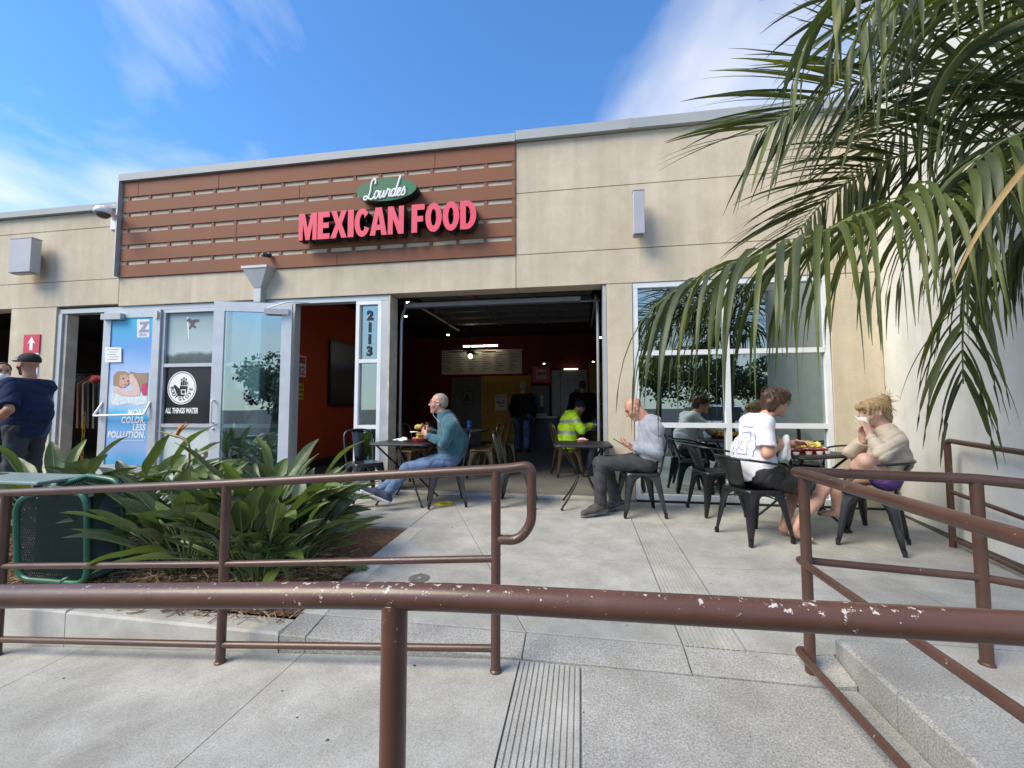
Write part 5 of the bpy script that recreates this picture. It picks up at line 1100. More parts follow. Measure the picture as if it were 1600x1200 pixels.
def hairdisp(c, A, amp=0.006, fq=150, seed=1):
    r = np.random.default_rng(seed); ph = r.uniform(0, 6, 4)
    def fn(P):
        q = P-c; x = q @ A[0]; y = q @ A[1]; z = q @ A[2]; a = np.arctan2(x, y+0.02); wv = 2.2*np.sin(34*z+ph[0]+3*np.sin(12*y+ph[3]))
        return amp*(np.sin(fq*0.10*a+wv+ph[1]*2+fq*0.25*x)+0.7*np.sin(fq*0.55*x+0.6*wv+ph[2]))*0.6
    return fn
def strands(name, m, c, A, s, base, n, ln, r, parent, seed=3, droop=0.5, rad=0.0018):
    """loose locks: tapering tubes starting on the scalp ellipsoid"""
    rr = np.random.default_rng(seed); b = MB()
    for i in range(n):
        u = base(rr); nv = nrm(u); p0 = c+s*(A[0]*u[0]+A[1]*u[1]+A[2]*u[2]); nw = nv[0]*A[0]+nv[1]*A[1]+nv[2]*A[2]; tg = nrm(np.cross(nw, A[0]*rr.normal()+A[1]*rr.normal()+0.3*A[2])); pts = [p0]; d = nrm(nw*r+tg); L = ln*rr.uniform(0.5, 1.2)
        for j in range(5): d = nrm(d+V(0, 0, -droop*0.35)+0.18*rr.normal(size=3)); pts.append(pts[-1]+d*L/5)
        b.tube(pts, [rad, rad*1.1, rad, rad*0.8, rad*0.6, rad*0.25], 4, False)
    return b.build(name, m, parent, True, smooth=True)
skinA = mat('skin_light', (0.56, 0.30, 0.215), 0.5, var=0.10, scale=14, bump=0.08, bscale=220); skinB = mat('skin_ruddy', (0.54, 0.265, 0.19), 0.48, var=0.13, scale=14, bump=0.08, bscale=220); skinC = mat('skin_tan', (0.47, 0.23, 0.145), 0.48, var=0.1, scale=14); skinD = mat('skin_pale', (0.62, 0.37, 0.285), 0.5, var=0.09, scale=14)
lipm = mat('lips', (0.42, 0.15, 0.13), 0.45); eyem = mat('eye_dark', (0.03, 0.02, 0.018), 0.2); browm = mat('brow_brown', (0.12, 0.075, 0.05), 0.8); browg = mat('brow_grey', (0.30, 0.26, 0.23), 0.8)
denim = mat('denim', (0.12, 0.20, 0.34), 0.85, var=0.22, scale=9, bump=0.25, bscale=260, spk=0.18, spks=300); denimK = mat('black_denim', (0.045, 0.046, 0.050), 0.85, var=0.25, scale=9, bump=0.25, bscale=260); teal = mat('teal_fleece', (0.016, 0.098, 0.135), 0.85, var=0.10, scale=10, bump=0.15, bscale=200, sheen=0.3); tealD = mat('teal_fleece_dark', (0.02, 0.085, 0.105), 0.85, var=0.10, scale=10)
greyf = mat('grey_fleece', (0.27, 0.29, 0.345), 0.9, var=0.08, scale=12, bump=0.2, bscale=260, sheen=0.3); teew = mat('white_cotton', (0.74, 0.75, 0.82), 0.85, var=0.04, scale=8, bump=0.12, bscale=260); shortk = mat('black_nylon', (0.016, 0.016, 0.017), 0.6, var=0.15); cream = mat('cream_fleece', (0.56, 0.47, 0.37), 0.9, var=0.07, scale=10, bump=0.2, bscale=260, sheen=0.3); purple = mat('purple_cotton', (0.10, 0.045, 0.20), 0.8); navy = mat('navy_cotton', (0.022, 0.048, 0.135), 0.9, var=0.12, scale=8, bump=0.12, bscale=240); blackc = mat('black_fleece', (0.012, 0.012, 0.014), 0.9); chinog = mat('charcoal_cotton', (0.035, 0.042, 0.055), 0.9, var=0.15)
hairg = mat('grey_hair', (0.33, 0.27, 0.22), 0.7, var=0.2, scale=60); hairb = mat('brown_hair', (0.085, 0.038, 0.022), 0.5, var=0.35, scale=40, col2=(0.035, 0.016, 0.010)); hairy = mat('blond_hair', (0.52, 0.36, 0.19), 0.55, var=0.3, scale=45, col2=(0.25, 0.15, 0.07)); hairk = mat('black_hair', (0.015, 0.012, 0.011), 0.6)
shoeb = mat('navy_canvas', (0.045, 0.055, 0.105), 0.8, var=0.15); shoeg = mat('grey_suede', (0.085, 0.08, 0.075), 0.85, var=0.25, scale=25); solew = mat('white_sole', (0.75, 0.75, 0.74), 0.6); soleg = mat('grey_sole', (0.16, 0.15, 0.14), 0.7)
def sleeves(C, J, inf, frac=1.0, wdt=1.0, cuff=0.035):
    for s_ in 'LR':
        a, e, w_ = V(*J['sh'+s_]), V(*J['el'+s_]), V(*J['wr'+s_])
        if frac >= 1: limb(C, a, e, 0.056*wdt+inf, 0.049+inf, 0, 0.3, 0.04); C.cap(e, lerp(e, w_, 0.97), 0.049+inf, cuff, 0.03, False, True)
        else: C.cap(a, lerp(a, e, frac), 0.058*wdt+inf, 0.062*wdt+inf, 0.04, False, True)
def trousers(C, J, inf, frac=1.0, wdt=1.0, flare=0.0, cuff=0.05):
    C.cap(lerp(J['pelvis'], J['waist'], 0.35), J['pelvis'], 0.108*wdt+inf, 0.108*wdt+inf, 0.05)
    for s_ in 'LR':
        hp, kn, an = V(*J['hip'+s_]), V(*J['kn'+s_]), V(*J['an'+s_])
        C.cap(lerp(J['pelvis'], hp, 0.3), hp, 0.10*wdt+inf, 0.098*wdt+inf, 0.05)
        if frac >= 1: C.cap(hp, kn, 0.094*wdt+inf, 0.066+inf, 0.05); C.cap(kn, lerp(kn, an, 0.96), 0.066+inf, cuff+inf, 0.04, False, True)
        else: C.cap(hp, lerp(hp, kn, frac), 0.098*wdt+inf, 0.085+inf+flare, 0.05, False, True)
def shoe(name, par, an, to, m, ms, up=(0, 0, 1), s=1.0):
    a, t_ = V(*an), V(*to); d = nrm(t_-a); u = nrm(V(*up)-d*np.dot(up, d)); sd_ = np.cross(d, u); L = np.linalg.norm(t_-a)
    C = Field(0.006); heel = a-d*0.045-u*0.045; C.cap(a+u*0.015, a-u*0.035, 0.043, 0.042, 0.03); C.cap(heel, a+d*L*0.5-u*0.045, 0.037*s, 0.042*s, 0.03); C.cap(a+d*L*0.45-u*0.047, t_-u*0.045, 0.042*s, 0.033*s, 0.03); C.cap(a+u*0.0, a+d*L*0.55-u*0.03, 0.038, 0.035, 0.03)
    C.cut(a-u*0.068, -u, 0.5); C.disp = folds(int(abs(an[0])*50), 0.0015, 60); o = field_ob(name, C, m, par)
    C = Field(0.006); C.cap(heel-u*0.02, a+d*L*0.5-u*0.062, 0.041*s, 0.045*s, 0.02); C.cap(a+d*L*0.45-u*0.062, t_-u*0.062, 0.045*s, 0.037*s, 0.02); C.cut(a-u*0.062, u, 0.5); C.cut(a-u*0.092, -u, 0.5); field_ob('sole', C, ms, o)
    return o
# ---------------------------------------------------------------- man in the teal jacket
P_ = lambda px, py, Y: onY(px, py, Y)
def mids(J):
    J['pelvis'] = (V(*J['hipL'])+V(*J['hipR']))/2
    J.setdefault('waist', lerp(J['pelvis'], J['chest'], 0.5)); return J
def man_teal():
    t = thing('person', 'seated man in teal zip jacket, jeans and glasses, eating at a table', 'person', (-1.55, -0.42, 0), 0, 'people at the cafe')
    J = dict(hipL=(-1.50, -0.52, 0.535), hipR=(-1.53, -0.34, 0.535), chest=(-1.555, -0.45, 0.92), neck=(-1.605, -0.45, 1.035), shL=P_(706, 667, -0.63), shR=(-1.60, -0.27, 0.985), elL=P_(694, 692, -0.70), elR=(-1.70, -0.25, 0.745), wrL=P_(668, 681, -0.60), wrR=P_(671, 672, -0.40),
             knL=P_(636, 733, -0.66), knR=P_(646, 730, -0.46), anL=P_(605, 772, -0.80), anR=P_(590, 768, -0.66), toL=P_(572, 758, -0.86), toR=P_(556, 757, -0.74))
    J['waist'] = V(-1.50, -0.44, 0.72); mids(J)
    hc = P_(685, 631, -0.45); A = frame((-0.98, -0.17, -0.12), (0.02, 0.0, 1)); s = 0.97
    J['handL'] = (P_(655, 668, -0.56)-J['wrL'], V(0.2, 0.75, 0.2), -1, 1.1); J['handR'] = (P_(654, 664, -0.47)-J['wrR'], V(0.1, -0.8, 0.1), 1, 1.1)
    Bd = body(J, 0.0062, belly=0.02, feet=False, thin=(0.012, 0.012)); head_prims(Bd, hc, A, s, 1.06, V(-1.60, -0.45, 1.0))
    b = field_ob('body', Bd, [skinB, lipm, eyem, browg], t, head_pick(hc, A, s))
    C = Field(0.007); torso(C, J, 0.016, 0.045, 1.03); sleeves(C, J, 0.008, 1, 1.0, 0.042); C.cap(J['neck']+V(0.02, 0, -0.05), J['neck']+V(-0.005, 0, 0.045), 0.085, 0.072, 0.03, False, True); C.cap(J['pelvis']+V(0, 0, 0.04), J['waist'], 0.148, 0.15, 0.05); C.cut(J['pelvis']+V(0.0, 0, 0.0), (-0.05, 0, -1), 0.4); C.disp = folds(13, 0.0075, 34)
    field_ob('jacket', C, [teal, tealD], t, lambda P: ((P[:, 2] > 0.985+0.05*np.abs(P[:, 1]+0.45)) & (P[:, 0] > -1.66)).astype(int)*0)
    C = Field(0.007); trousers(C, J, 0.006, 1, 1.0, 0, 0.047); C.disp = folds(12, 0.0045, 40); field_ob('jeans', C, denim, t)
    for an, to in ((J['anL'], J['toL']), (J['anR'], J['toR'])): shoe('shoe', t, an, to, shoeb, solew, (-0.6, -0.05, 0.75))
    C = Field(0.006); L = lambda p: hc+s*(p[0]*A[0]+p[1]*A[1]+p[2]*A[2]); C.ell(L((0, -0.026, 0.045)), V(0.0785, 0.093, 0.0855)*s, A, 0.01); C.ell(L((0, -0.055, 0.0)), V(0.072, 0.06, 0.07)*s, A, 0.02); C.cut(L((0, 0.012, 0.07)), A[1]*0.9+A[2]*0.25, 0.3); C.cut(L((0, 0.0, -0.045)), -A[2], 0.3); C.ell(L((0.085, 0.0, 0.0)), V(0.02, 0.032, 0.045)*s, A, 0.005, True); C.ell(L((-0.085, 0.0, 0.0)), V(0.02, 0.032, 0.045)*s, A, 0.005, True); C.disp = hairdisp(hc, A, 0.002, 260); field_ob('hair', C, hairg, t)
    gm_ = mat('glasses_frame', (0.03, 0.015, 0.012), 0.3); g_ = MB()
    for q in (-1, 1): g_.tube([L((q*(0.033+0.024*math.cos(a)), 0.106-0.012*abs(math.cos(a)) if math.cos(a) > 0 else 0.106, 0.018+0.017*math.sin(a))) for a in np.linspace(0, 2*PI, 15)[:-1]], 0.0022, 5, closed=True); g_.tube([L((q*0.057, 0.095, 0.024)), L((q*0.080, 0.04, 0.024)), L((q*0.083, -0.01, 0.02)), L((q*0.082, -0.025, 0.008))], 0.0024, 5)
    g_.tube([L((-0.01, 0.112, 0.022)), L((0.01, 0.112, 0.022))], 0.002, 5); g_.build('glasses', gm_, t, True)
    w_ = MB(); w_.tube(catmull([L((-0.082, 0.0, -0.02)), L((-0.06, 0.05, -0.13)), P_(693, 668, -0.6), P_(695, 685, -0.62)], 5), 0.0018, 5); w_.build('earphone_cord', whp, t, True)
    th = thing('taco', 'folded taco in paper held up by the teal man', 'taco', P_(655, 668, -0.515)); b = MB(); lump(b, P_(654, 667, -0.515), (0.045, 0.045, 0.028), 14, 0, 4); b.build('tortilla', chipm, th, True, True); b = MB(); lump(b, P_(647, 675, -0.515), (0.05, 0.035, 0.008), 12, 0, 6); b.build('wrapper', whp2, th, True)
man_teal()
# ---------------------------------------------------------------- bald man with a phone
def man_bald():
    t = thing('person', 'bald man in grey fleece and black jeans looking down at a phone', 'person', (0.66, -0.5, 0), 0, 'people at the cafe')
    J = dict(hipL=(0.69, -0.60, 0.535), hipR=(0.69, -0.41, 0.535), chest=(0.735, -0.52, 0.88), neck=P_(1008, 655, -0.52), shL=P_(1024, 672, -0.69), shR=P_(1020, 667, -0.34), elL=P_(1027, 705, -0.74), elR=(0.70, -0.30, 0.68), wrL=P_(990, 700, -0.66), wrR=P_(985, 697, -0.46),
             knL=P_(938, 724, -0.64), knR=P_(946, 723, -0.40), anL=P_(938, 791, -0.66), anR=P_(963, 784, -0.44), toL=P_(911, 803, -0.76), toR=P_(934, 797, -0.52))
    J['neck'] = V(*J['neck'])+V(0.02, 0, 0.0); J['waist'] = V(0.77, -0.51, 0.70); mids(J)
    hc = P_(991, 639.5, -0.52); A = frame((-0.82, -0.12, -0.62), (-0.60, 0, 0.8)); s = 0.95
    J['handL'] = (P_(969, 692, -0.62)-J['wrL'], V(-0.25, 0.5, 0.8), -1, 0.75); J['handR'] = (P_(970, 691, -0.52)-J['wrR'], V(-0.2, -0.5, 0.8), 1, 0.75)
    Bd = body(J, 0.0062, feet=False, thin=(0.012, 0.012)); head_prims(Bd, hc, A, s, 1.0, J['neck']+V(0.02, 0, -0.02)); Bd.cap(hc+V(0.05, 0, -0.03), J['neck']+V(0.0, 0, -0.03), 0.055, 0.06, 0.03)
    field_ob('body', Bd, [skinB, lipm, eyem, browm], t, head_pick(hc, A, s))
    C = Field(0.007); torso(C, J, 0.02, 0.02, 1.0); sleeves(C, J, 0.012, 1, 1.02, 0.044); C.cap(J['neck']+V(0.03, 0, -0.06), J['neck']+V(0.0, 0, 0.035), 0.088, 0.068, 0.03, False, True); C.cut(J['pelvis']+V(0, 0, 0.03), (-0.15, 0, -1), 0.4)
    for a in np.linspace(-1.9, 1.9, 9): q = J['neck']+V(0.035+0.065*math.cos(a), 0.105*math.sin(a), 0.0-0.02*abs(a)/1.9); C.ell(q, (0.042, 0.042, 0.036), None, 0.03)
    C.disp = folds(24, 0.0065, 30); field_ob('fleece', C, greyf, t)
    C = Field(0.007); trousers(C, J, 0.008, 1, 1.0, 0, 0.058); C.disp = folds(22, 0.0045, 40); field_ob('jeans', C, denimK, t)
    for an, to in ((J['anL'], J['toL']), (J['anR'], J['toR'])): shoe('shoe', t, V(*an)+V(0, 0, 0.02), V(*to)+V(0, 0, 0.05), shoeg, soleg, (0, 0, 1), 1.05)
    ph = thing('phone', 'dark phone held in the hands of the bald man', 'phone', P_(968, 690, -0.57)); b = MB(); c = P_(967, 690.5, -0.57); u = nrm((-0.75, 0, 0.45)); v = V(0, 1, 0); n_ = np.cross(u, v); 
    pts = [c+u*a*0.07+v*b_*0.035+n_*d_ for d_ in (-0.004, 0.004) for a, b_ in ((-1, -1), (1, -1), (1, 1), (-1, 1))]; b.add(pts, [(3, 2, 1, 0), (4, 5, 6, 7), (0, 1, 5, 4), (1, 2, 6, 5), (2, 3, 7, 6), (3, 0, 4, 7)]); o = b.build('case', blackm, ph, True); autosmooth(o, 30); b = MB(); sgn = 1 if n_[2] > 0 else -1; b.add([c+u*a*0.064+v*b_*0.031+n_*sgn*0.0045 for a, b_ in ((-1, -1), (1, -1), (1, 1), (-1, 1))], [(0, 1, 2, 3)]); b.build('screen', mat('screen_glass', (0.05, 0.06, 0.07), 0.1), ph, True)
man_bald()
# ---------------------------------------------------------------- young man in white T-shirt
def man_tee():
    t = thing('person', 'brown haired man in white T-shirt and black shorts, barefoot, holding a napkin', 'person', (1.52, -1.16, 0), 0, 'people at the cafe')
    J = dict(hipR=(1.59, -1.24, 0.53), hipL=(1.52, -1.06, 0.53), chest=(1.575, -1.14, 0.89), neck=(1.665, -1.12, 1.035), shR=P_(1194, 661, -1.33), shL=(1.60, -0.94, 0.99), elR=P_(1198, 709, -1.40), elL=(1.80, -0.88, 0.78), wrR=P_(1217, 697, -1.28), wrL=(1.93, -1.02, 0.79),
             knR=P_(1287, 762, -1.18), knL=(2.02, -0.92, 0.47), anR=P_(1240, 828, -1.23), anL=P_(1225, 822, -1.10), toR=P_(1272, 843, -1.27), toL=P_(1262, 836, -1.12))
    J['waist'] = V(1.51, -1.15, 0.71); mids(J); hc = P_(1213, 631, -1.13); A = frame((0.95, 0.28, -0.12), (0.10, 0, 1)); s = 0.95
    J['handR'] = (P_(1228, 689, -1.24)-J['wrR'], V(0.2, 0.9, -0.1), 1, 0.9); J['handL'] = (V(0.10, -0.08, 0.02), V(0.1, -0.7, -0.6), -1, 0.9)
    Bd = body(J, 0.0062); head_prims(Bd, hc, A, s, 1.0, J['neck']); field_ob('body', Bd, [skinA, lipm, eyem, browm], t, head_pick(hc, A, s))
    C = Field(0.007); torso(C, J, 0.016, 0.012, 1.03); sleeves(C, J, 0.010, 0.78, 1.05); C.cap(J['neck']+V(-0.02, 0, -0.05), J['neck']+V(0.0, 0, 0.012), 0.082, 0.066, 0.03, False, True); C.cap(J['pelvis']+V(-0.02, 0, 0.02), J['waist'], 0.142, 0.135, 0.05); C.cut(J['pelvis']+V(0, 0, -0.035), (0.25, 0, -1), 0.4); C.disp = folds(31, 0.0055, 32, (0.3, 0.2, 1)); shirt = field_ob('t_shirt', C, teew, t)
    C = Field(0.007); trousers(C, J, 0.012, 0.72, 1.0, 0.022); C.disp = folds(32, 0.005, 36); field_ob('shorts', C, shortk, t)
    L = lambda p: hc+s*(p[0]*A[0]+p[1]*A[1]+p[2]*A[2]); C = Field(0.006); C.ell(L((0, -0.02, 0.065)), V(0.098, 0.118, 0.092)*s, A, 0.02); C.ell(L((0, -0.07, 0.0)), V(0.085, 0.065, 0.09)*s, A, 0.03); C.ell(L((0.0, 0.085, 0.088)), V(0.07, 0.04, 0.032)*s, A, 0.03); C.ell(L((0.05, -0.01, 0.03)), V(0.045, 0.05, 0.05)*s, A, 0.02); C.ell(L((0, 0.10, -0.02)), V(0.09, 0.075, 0.075)*s, A, 0.02, True); C.ell(L((0.09, 0.015, -0.03)), V(0.03, 0.03, 0.032)*s, A, 0.01, True); C.cut(L((0, 0, -0.085)), -A[2], 0.3); C.disp = hairdisp(hc, A, 0.009, 120, 5); hr = field_ob('hair', C, hairb, t)
    strands('hair_strands', hairb, hc, A, s, lambda r: V(0.09*math.sin(a_ := r.uniform(-PI, PI)), -0.02+0.115*math.cos(a_)*0.95, 0.07+r.uniform(-0.06, 0.07)), 150, 0.06, 0.5, t, 7, 0.9, 0.0025)
    # drawing on the back of the shirt
    ink = flatmat('shirt_ink', (0.12, 0.14, 0.42)); 
    bk_ = nrm(V(-0.75, -0.66, 0.05)); lat = nrm(np.cross(bk_, (0, 0, 1))); dg_ = bpy.context.evaluated_depsgraph_get(); me = shirt.data; vv = np.empty(len(me.vertices)*3, np.float32); me.vertices.foreach_get('co', vv); vv = vv.reshape(-1, 3)
    def stick(u, z):    # nearest shirt surface point along the back direction
        c = V(1.53, -1.15, 0)+lat*u; dd = (vv-c) @ lat; zz = vv[:, 2]-z; m_ = (np.abs(dd) < 0.014) & (np.abs(zz) < 0.014)
        if not m_.any(): return None
        q = vv[m_]; return q[np.argmax(q @ bk_)]+bk_*0.004
    lines = [[(-0.10, 0.95), (-0.02, 0.965), (0.06, 0.95)], [(-0.06, 0.90), (-0.055, 0.80), (-0.06, 0.70)], [(-0.06, 0.90), (0.0, 0.91), (0.04, 0.90), (0.045, 0.80), (0.04, 0.71), (-0.06, 0.70)], [(-0.03, 0.87), (0.02, 0.87)], [(-0.03, 0.84), (0.01, 0.83), (0.02, 0.78), (-0.03, 0.76)], [(-0.11, 0.88), (-0.115, 0.78), (-0.10, 0.68)], [(-0.04, 0.73), (0.0, 0.74), (0.03, 0.73)], [(0.08, 0.88), (0.085, 0.76)], [(-0.09, 0.66), (-0.03, 0.65)]]
    for ln in lines:
        pts = [stick(p[0], p[1]) for p in catmull([(a, b_, 0) for a, b_ in ln], 8)]; pts = [p for p in pts if p is not None]
        if len(pts) > 3: b = MB(); b.tube(pts, 0.0022, 4); b.build('shirt_print', ink, shirt, True)
    q = stick(0.10, 0.69)
    if q is not None: text2d('shirt_print', 'PIPE', q+bk_*0.004, tuple(nrm(-lat*1.0+V(0, 0, 0.35)) if np.dot(lat, (1, -1, 0)) < 0 else nrm(lat+V(0, 0, 0.35))), tuple(nrm(V(0, 0, 1)-0.35*lat)), 0.035, 0.001, flatmat('shirt_ink_black', (0.03, 0.03, 0.04)), shirt, offset=0.001)
    n_ = thing('napkin', 'white paper napkin in the hand of the T-shirt man', 'napkin', P_(1232, 690, -1.25)); C = Field(0.006); a = P_(1229, 684, -1.26); C.cap(a, P_(1222, 714, -1.27), 0.022, 0.032, 0.02); C.cap(a, P_(1230, 715, -1.24), 0.02, 0.03, 0.02); C.disp = folds(37, 0.006, 70); field_ob('paper', C, whp2, n_)
man_tee()
# ---------------------------------------------------------------- woman in cream sweatshirt
def woman():
    t = thing('person', 'blond woman in cream sweatshirt and purple shorts, wiping mouth, one knee up', 'person', (2.47, -1.2, 0), 0, 'people at the cafe')
    J = dict(hipL=(2.50, -1.32, 0.54), hipR=(2.57, -1.17, 0.54), chest=(2.575, -1.225, 0.83), neck=(2.555, -1.215, 0.955), shL=P_(1399, 689, -1.37), shR=(2.60, -1.06, 0.90), elL=P_(1379, 709, -1.45), elR=(2.40, -1.04, 0.72), wrL=P_(1360, 682, -1.33), wrR=P_(1348, 690, -1.16),
             knL=P_(1352, 719, -1.43), knR=P_(1309, 752, -1.02), anL=P_(1322, 750, -1.20), anR=P_(1307, 797, -1.02), toL=P_(1300, 738, -1.10), toR=P_(1282, 802, -1.08))
    J['waist'] = V(2.585, -1.235, 0.68); mids(J); hc = P_(1364, 646, -1.22); A = frame((-0.90, 0.02, -0.30), (-0.22, 0, 1)); s = 0.90
    J['handL'] = (P_(1352, 660, -1.30)-J['wrL'], V(-0.3, 0.9, 0.2), -1, 0.5); J['handR'] = (P_(1346, 665, -1.18)-J['wrR'], V(0.1, -0.9, 0.3), 1, 0.5)
    Bd = body(J, 0.0062, wdt=0.9, thin=(0.013, 0.0)); head_prims(Bd, hc, A, s, 0.92, J['neck'], False); field_ob('body', Bd, [skinD, lipm, eyem, browm], t, head_pick(hc, A, s))
    C = Field(0.007); torso(C, J, 0.016, 0.008, 0.92); sleeves(C, J, 0.007, 1, 0.93, 0.040); C.cap(J['neck']+V(0.02, 0, -0.06), J['neck']+V(0.0, 0, 0.015), 0.08, 0.064, 0.03, False, True); C.cap(J['pelvis']+V(0, 0, 0.05), J['waist'], 0.13, 0.13, 0.06); C.cut(J['pelvis']+V(0, 0, 0.03), (-0.1, 0, -1), 0.4); C.disp = folds(41, 0.0065, 34, (0.4, 0.2, 1)); field_ob('sweatshirt', C, cream, t)
    C = Field(0.007); trousers(C, J, 0.004, 0.24, 0.9, 0.0); C.disp = folds(42, 0.003, 40); field_ob('shorts', C, purple, t)
    L = lambda p: hc+s*(p[0]*A[0]+p[1]*A[1]+p[2]*A[2]); C = Field(0.006); C.ell(L((0, -0.022, 0.058)), V(0.09, 0.108, 0.09)*s, A, 0.02); C.ell(L((0, -0.115, 0.105)), V(0.05, 0.05, 0.048)*s, A, 0.025); C.cap(L((0, -0.09, 0.03)), L((0.01, -0.12, -0.10)), 0.06*s, 0.03*s, 0.04); C.ell(L((0.02, 0.085, 0.075)), V(0.06, 0.03, 0.035)*s, A, 0.02); C.ell(L((-0.075, 0.07, 0.03)), V(0.012, 0.02, 0.05)*s, A, 0.015); C.ell(L((0, 0.105, -0.02)), V(0.085, 0.08, 0.075)*s, A, 0.015, True); C.ell(L((-0.09, 0.005, -0.02)), V(0.03, 0.026, 0.034)*s, A, 0.01, True); C.disp = hairdisp(hc, A, 0.007, 170, 8); field_ob('hair', C, hairy, t)
    strands('hair_strands', hairy, hc, A, s, lambda r: V(0.085*math.sin(a_ := r.uniform(-PI, PI)), -0.03+0.11*math.cos(a_), 0.06+r.uniform(-0.07, 0.07)), 130, 0.075, 0.35, t, 9, 1.0, 0.0018)
    strands('hair_strands', hairy, hc, A, s, lambda r: V(0.03*r.normal(), -0.13+0.02*r.normal(), 0.11+0.03*r.normal()), 60, 0.07, 0.9, t, 10, 0.3, 0.002)
    n_ = thing('napkin', 'white napkin pressed to the mouth of the blond woman', 'napkin', P_(1348, 655, -1.26)); C = Field(0.006); C.cap(P_(1336, 651, -1.25), P_(1352, 662, -1.27), 0.008, 0.026, 0.02); C.ell(P_(1350, 657, -1.245), (0.035, 0.03, 0.032), None, 0.02); C.disp = folds(47, 0.006, 80); field_ob('paper', C, whp2, n_)
woman()
# ---------------------------------------------------------------- standing man in navy T-shirt
def stander(label, x, y, z, fwd, H, top, bot, hairm, h=0.009, sleeve=1.0, headdir=None, belly=0.03, wdt=1.1, armL=None, armR=None, lean=0.0, extra=None, skin=skinC, group='people at the cafe', beard=False):
    t = thing('person', label, 'person', (x, y, z), 0, group); f = nrm(V(fwd[0], fwd[1], 0)); r = V(f[1], -f[0], 0); o = V(x, y, z); k = H/1.78
    def W(a, b_, c): return o+(r*a+f*(b_+lean*max(0, c-0.9))+V(0, 0, c))*k
    J = dict(hipL=W(-0.10, 0, 0.93), hipR=W(0.10, 0, 0.93), chest=W(0, 0.0, 1.30), neck=W(0, 0.0, 1.46), shL=W(-0.20*wdt, 0, 1.40), shR=W(0.20*wdt, 0, 1.40), elL=W(-0.27*wdt, -0.06, 1.10), elR=W(0.27*wdt, -0.06, 1.10), wrL=W(-0.26*wdt, 0.08, 0.88), wrR=W(0.26*wdt, 0.08, 0.88), knL=W(-0.11, 0.02, 0.50), knR=W(0.11, 0.02, 0.50), anL=W(-0.12, -0.02, 0.09), anR=W(0.12, -0.02, 0.09), toL=W(-0.14, 0.18, 0.05), toR=W(0.14, 0.18, 0.05))
    if armL: J['elL'], J['wrL'] = W(*armL[0]), W(*armL[1])
    if armR: J['elR'], J['wrR'] = W(*armR[0]), W(*armR[1])
    mids(J); 
    for s_, sg in (('L', -1), ('R', 1)): J['hand'+s_] = (nrm(V(*J['wr'+s_])-V(*J['el'+s_])), -sg*r, sg, 0.7)
    hc = W(0, 0.03, 1.645); A = frame(headdir if headdir is not None else f, (0, 0, 1)); s = 1.0*k
    Bd = body(J, h, wdt=wdt, feet=False, belly=belly, thin=(0.012 if sleeve >= 1 else 0, 0.012)); head_prims(Bd, hc, A, s, 1.05, J['neck']); field_ob('body', Bd, [skin, lipm, eyem, hairk, hairk], t, head_pick(hc, A, s, beard=4 if beard else None))
    C = Field(h); torso(C, J, 0.02, belly+0.01, wdt*1.02); sleeves(C, J, 0.014, sleeve, wdt, 0.045); C.cap(J['neck']+V(0, 0, -0.06), J['neck']+V(0, 0, 0.012), 0.085, 0.066, 0.03, False, True); C.cap(J['pelvis']+V(0, 0, -0.06), J['waist'], 0.15*wdt, 0.135*wdt+belly, 0.06)
    for s_ in 'LR': C.cap(lerp(J['hip'+s_], J['pelvis'], 0.35)+V(0, 0, -0.1), lerp(J['sh'+s_], J['chest'], 0.5)+V(0, 0, -0.15), 0.105*wdt, 0.088*wdt, 0.06); C.cut(J['pelvis']+V(0, 0, -0.12), (0, 0, -1), 0.6); C.disp = folds(int(H*100)+int(abs(x)*10), 0.006, 30, (0.2, 0, 1)); field_ob('top', C, top, t)
    C = Field(h); trousers(C, J, 0.014, 1, wdt*0.95, 0, 0.062); C.disp = folds(52+int(abs(x)), 0.005, 36); field_ob('trousers', C, bot, t)
    for an, to in ((J['anL'], J['toL']), (J['anR'], J['toR'])): shoe('shoe', t, an, V(*to)+V(0, 0, 0.04), mat('dark_shoe', (0.03, 0.028, 0.026), 0.7), soleg)
    if hairm is not None:
        L = lambda p: hc+s*(p[0]*A[0]+p[1]*A[1]+p[2]*A[2]); C = Field(0.007); C.ell(L((0, -0.025, 0.05)), V(0.085, 0.10, 0.09)*s, A, 0.01); C.ell(L((0, -0.06, 0.0)), V(0.077, 0.06, 0.07)*s, A, 0.02); C.cut(L((0, 0.045, 0.06)), A[1], 0.3); C.cut(L((0, 0, -0.05)), -A[2], 0.3); C.disp = hairdisp(hc, A, 0.003, 200); field_ob('hair', C, hairm, t)
    return t, hc, A, s
lp = V(-6.30, -1.36)
t, hc, A, s = stander('standing man in navy T-shirt and dark cap beside the shrubs', lp[0], lp[1], zp(*lp), (-0.95, -0.30), 1.80, navy, chinog, None, 0.008, 0.85, nrm(V(-0.99, -0.05, 0.02)), 0.045, 1.06, armL=((-0.36, -0.13, 1.13), (-0.33, 0.10, 0.93)), armR=((0.22, 0.12, 1.13), (0.05, 0.30, 1.10)), beard=True)
L = lambda p: hc+s*(p[0]*A[0]+p[1]*A[1]+p[2]*A[2]); C = Field(0.006); C.ell(L((0, -0.02, 0.055)), V(0.09, 0.107, 0.088)*s, A, 0.01); C.cut(L((0, 0, 0.028)), -A[2], 0.3); C.ell(L((0, 0.10, 0.045)), V(0.065, 0.075, 0.012)*s, A, 0.015); field_ob('cap', C, mat('cap_black', (0.018, 0.017, 0.017), 0.85), t)
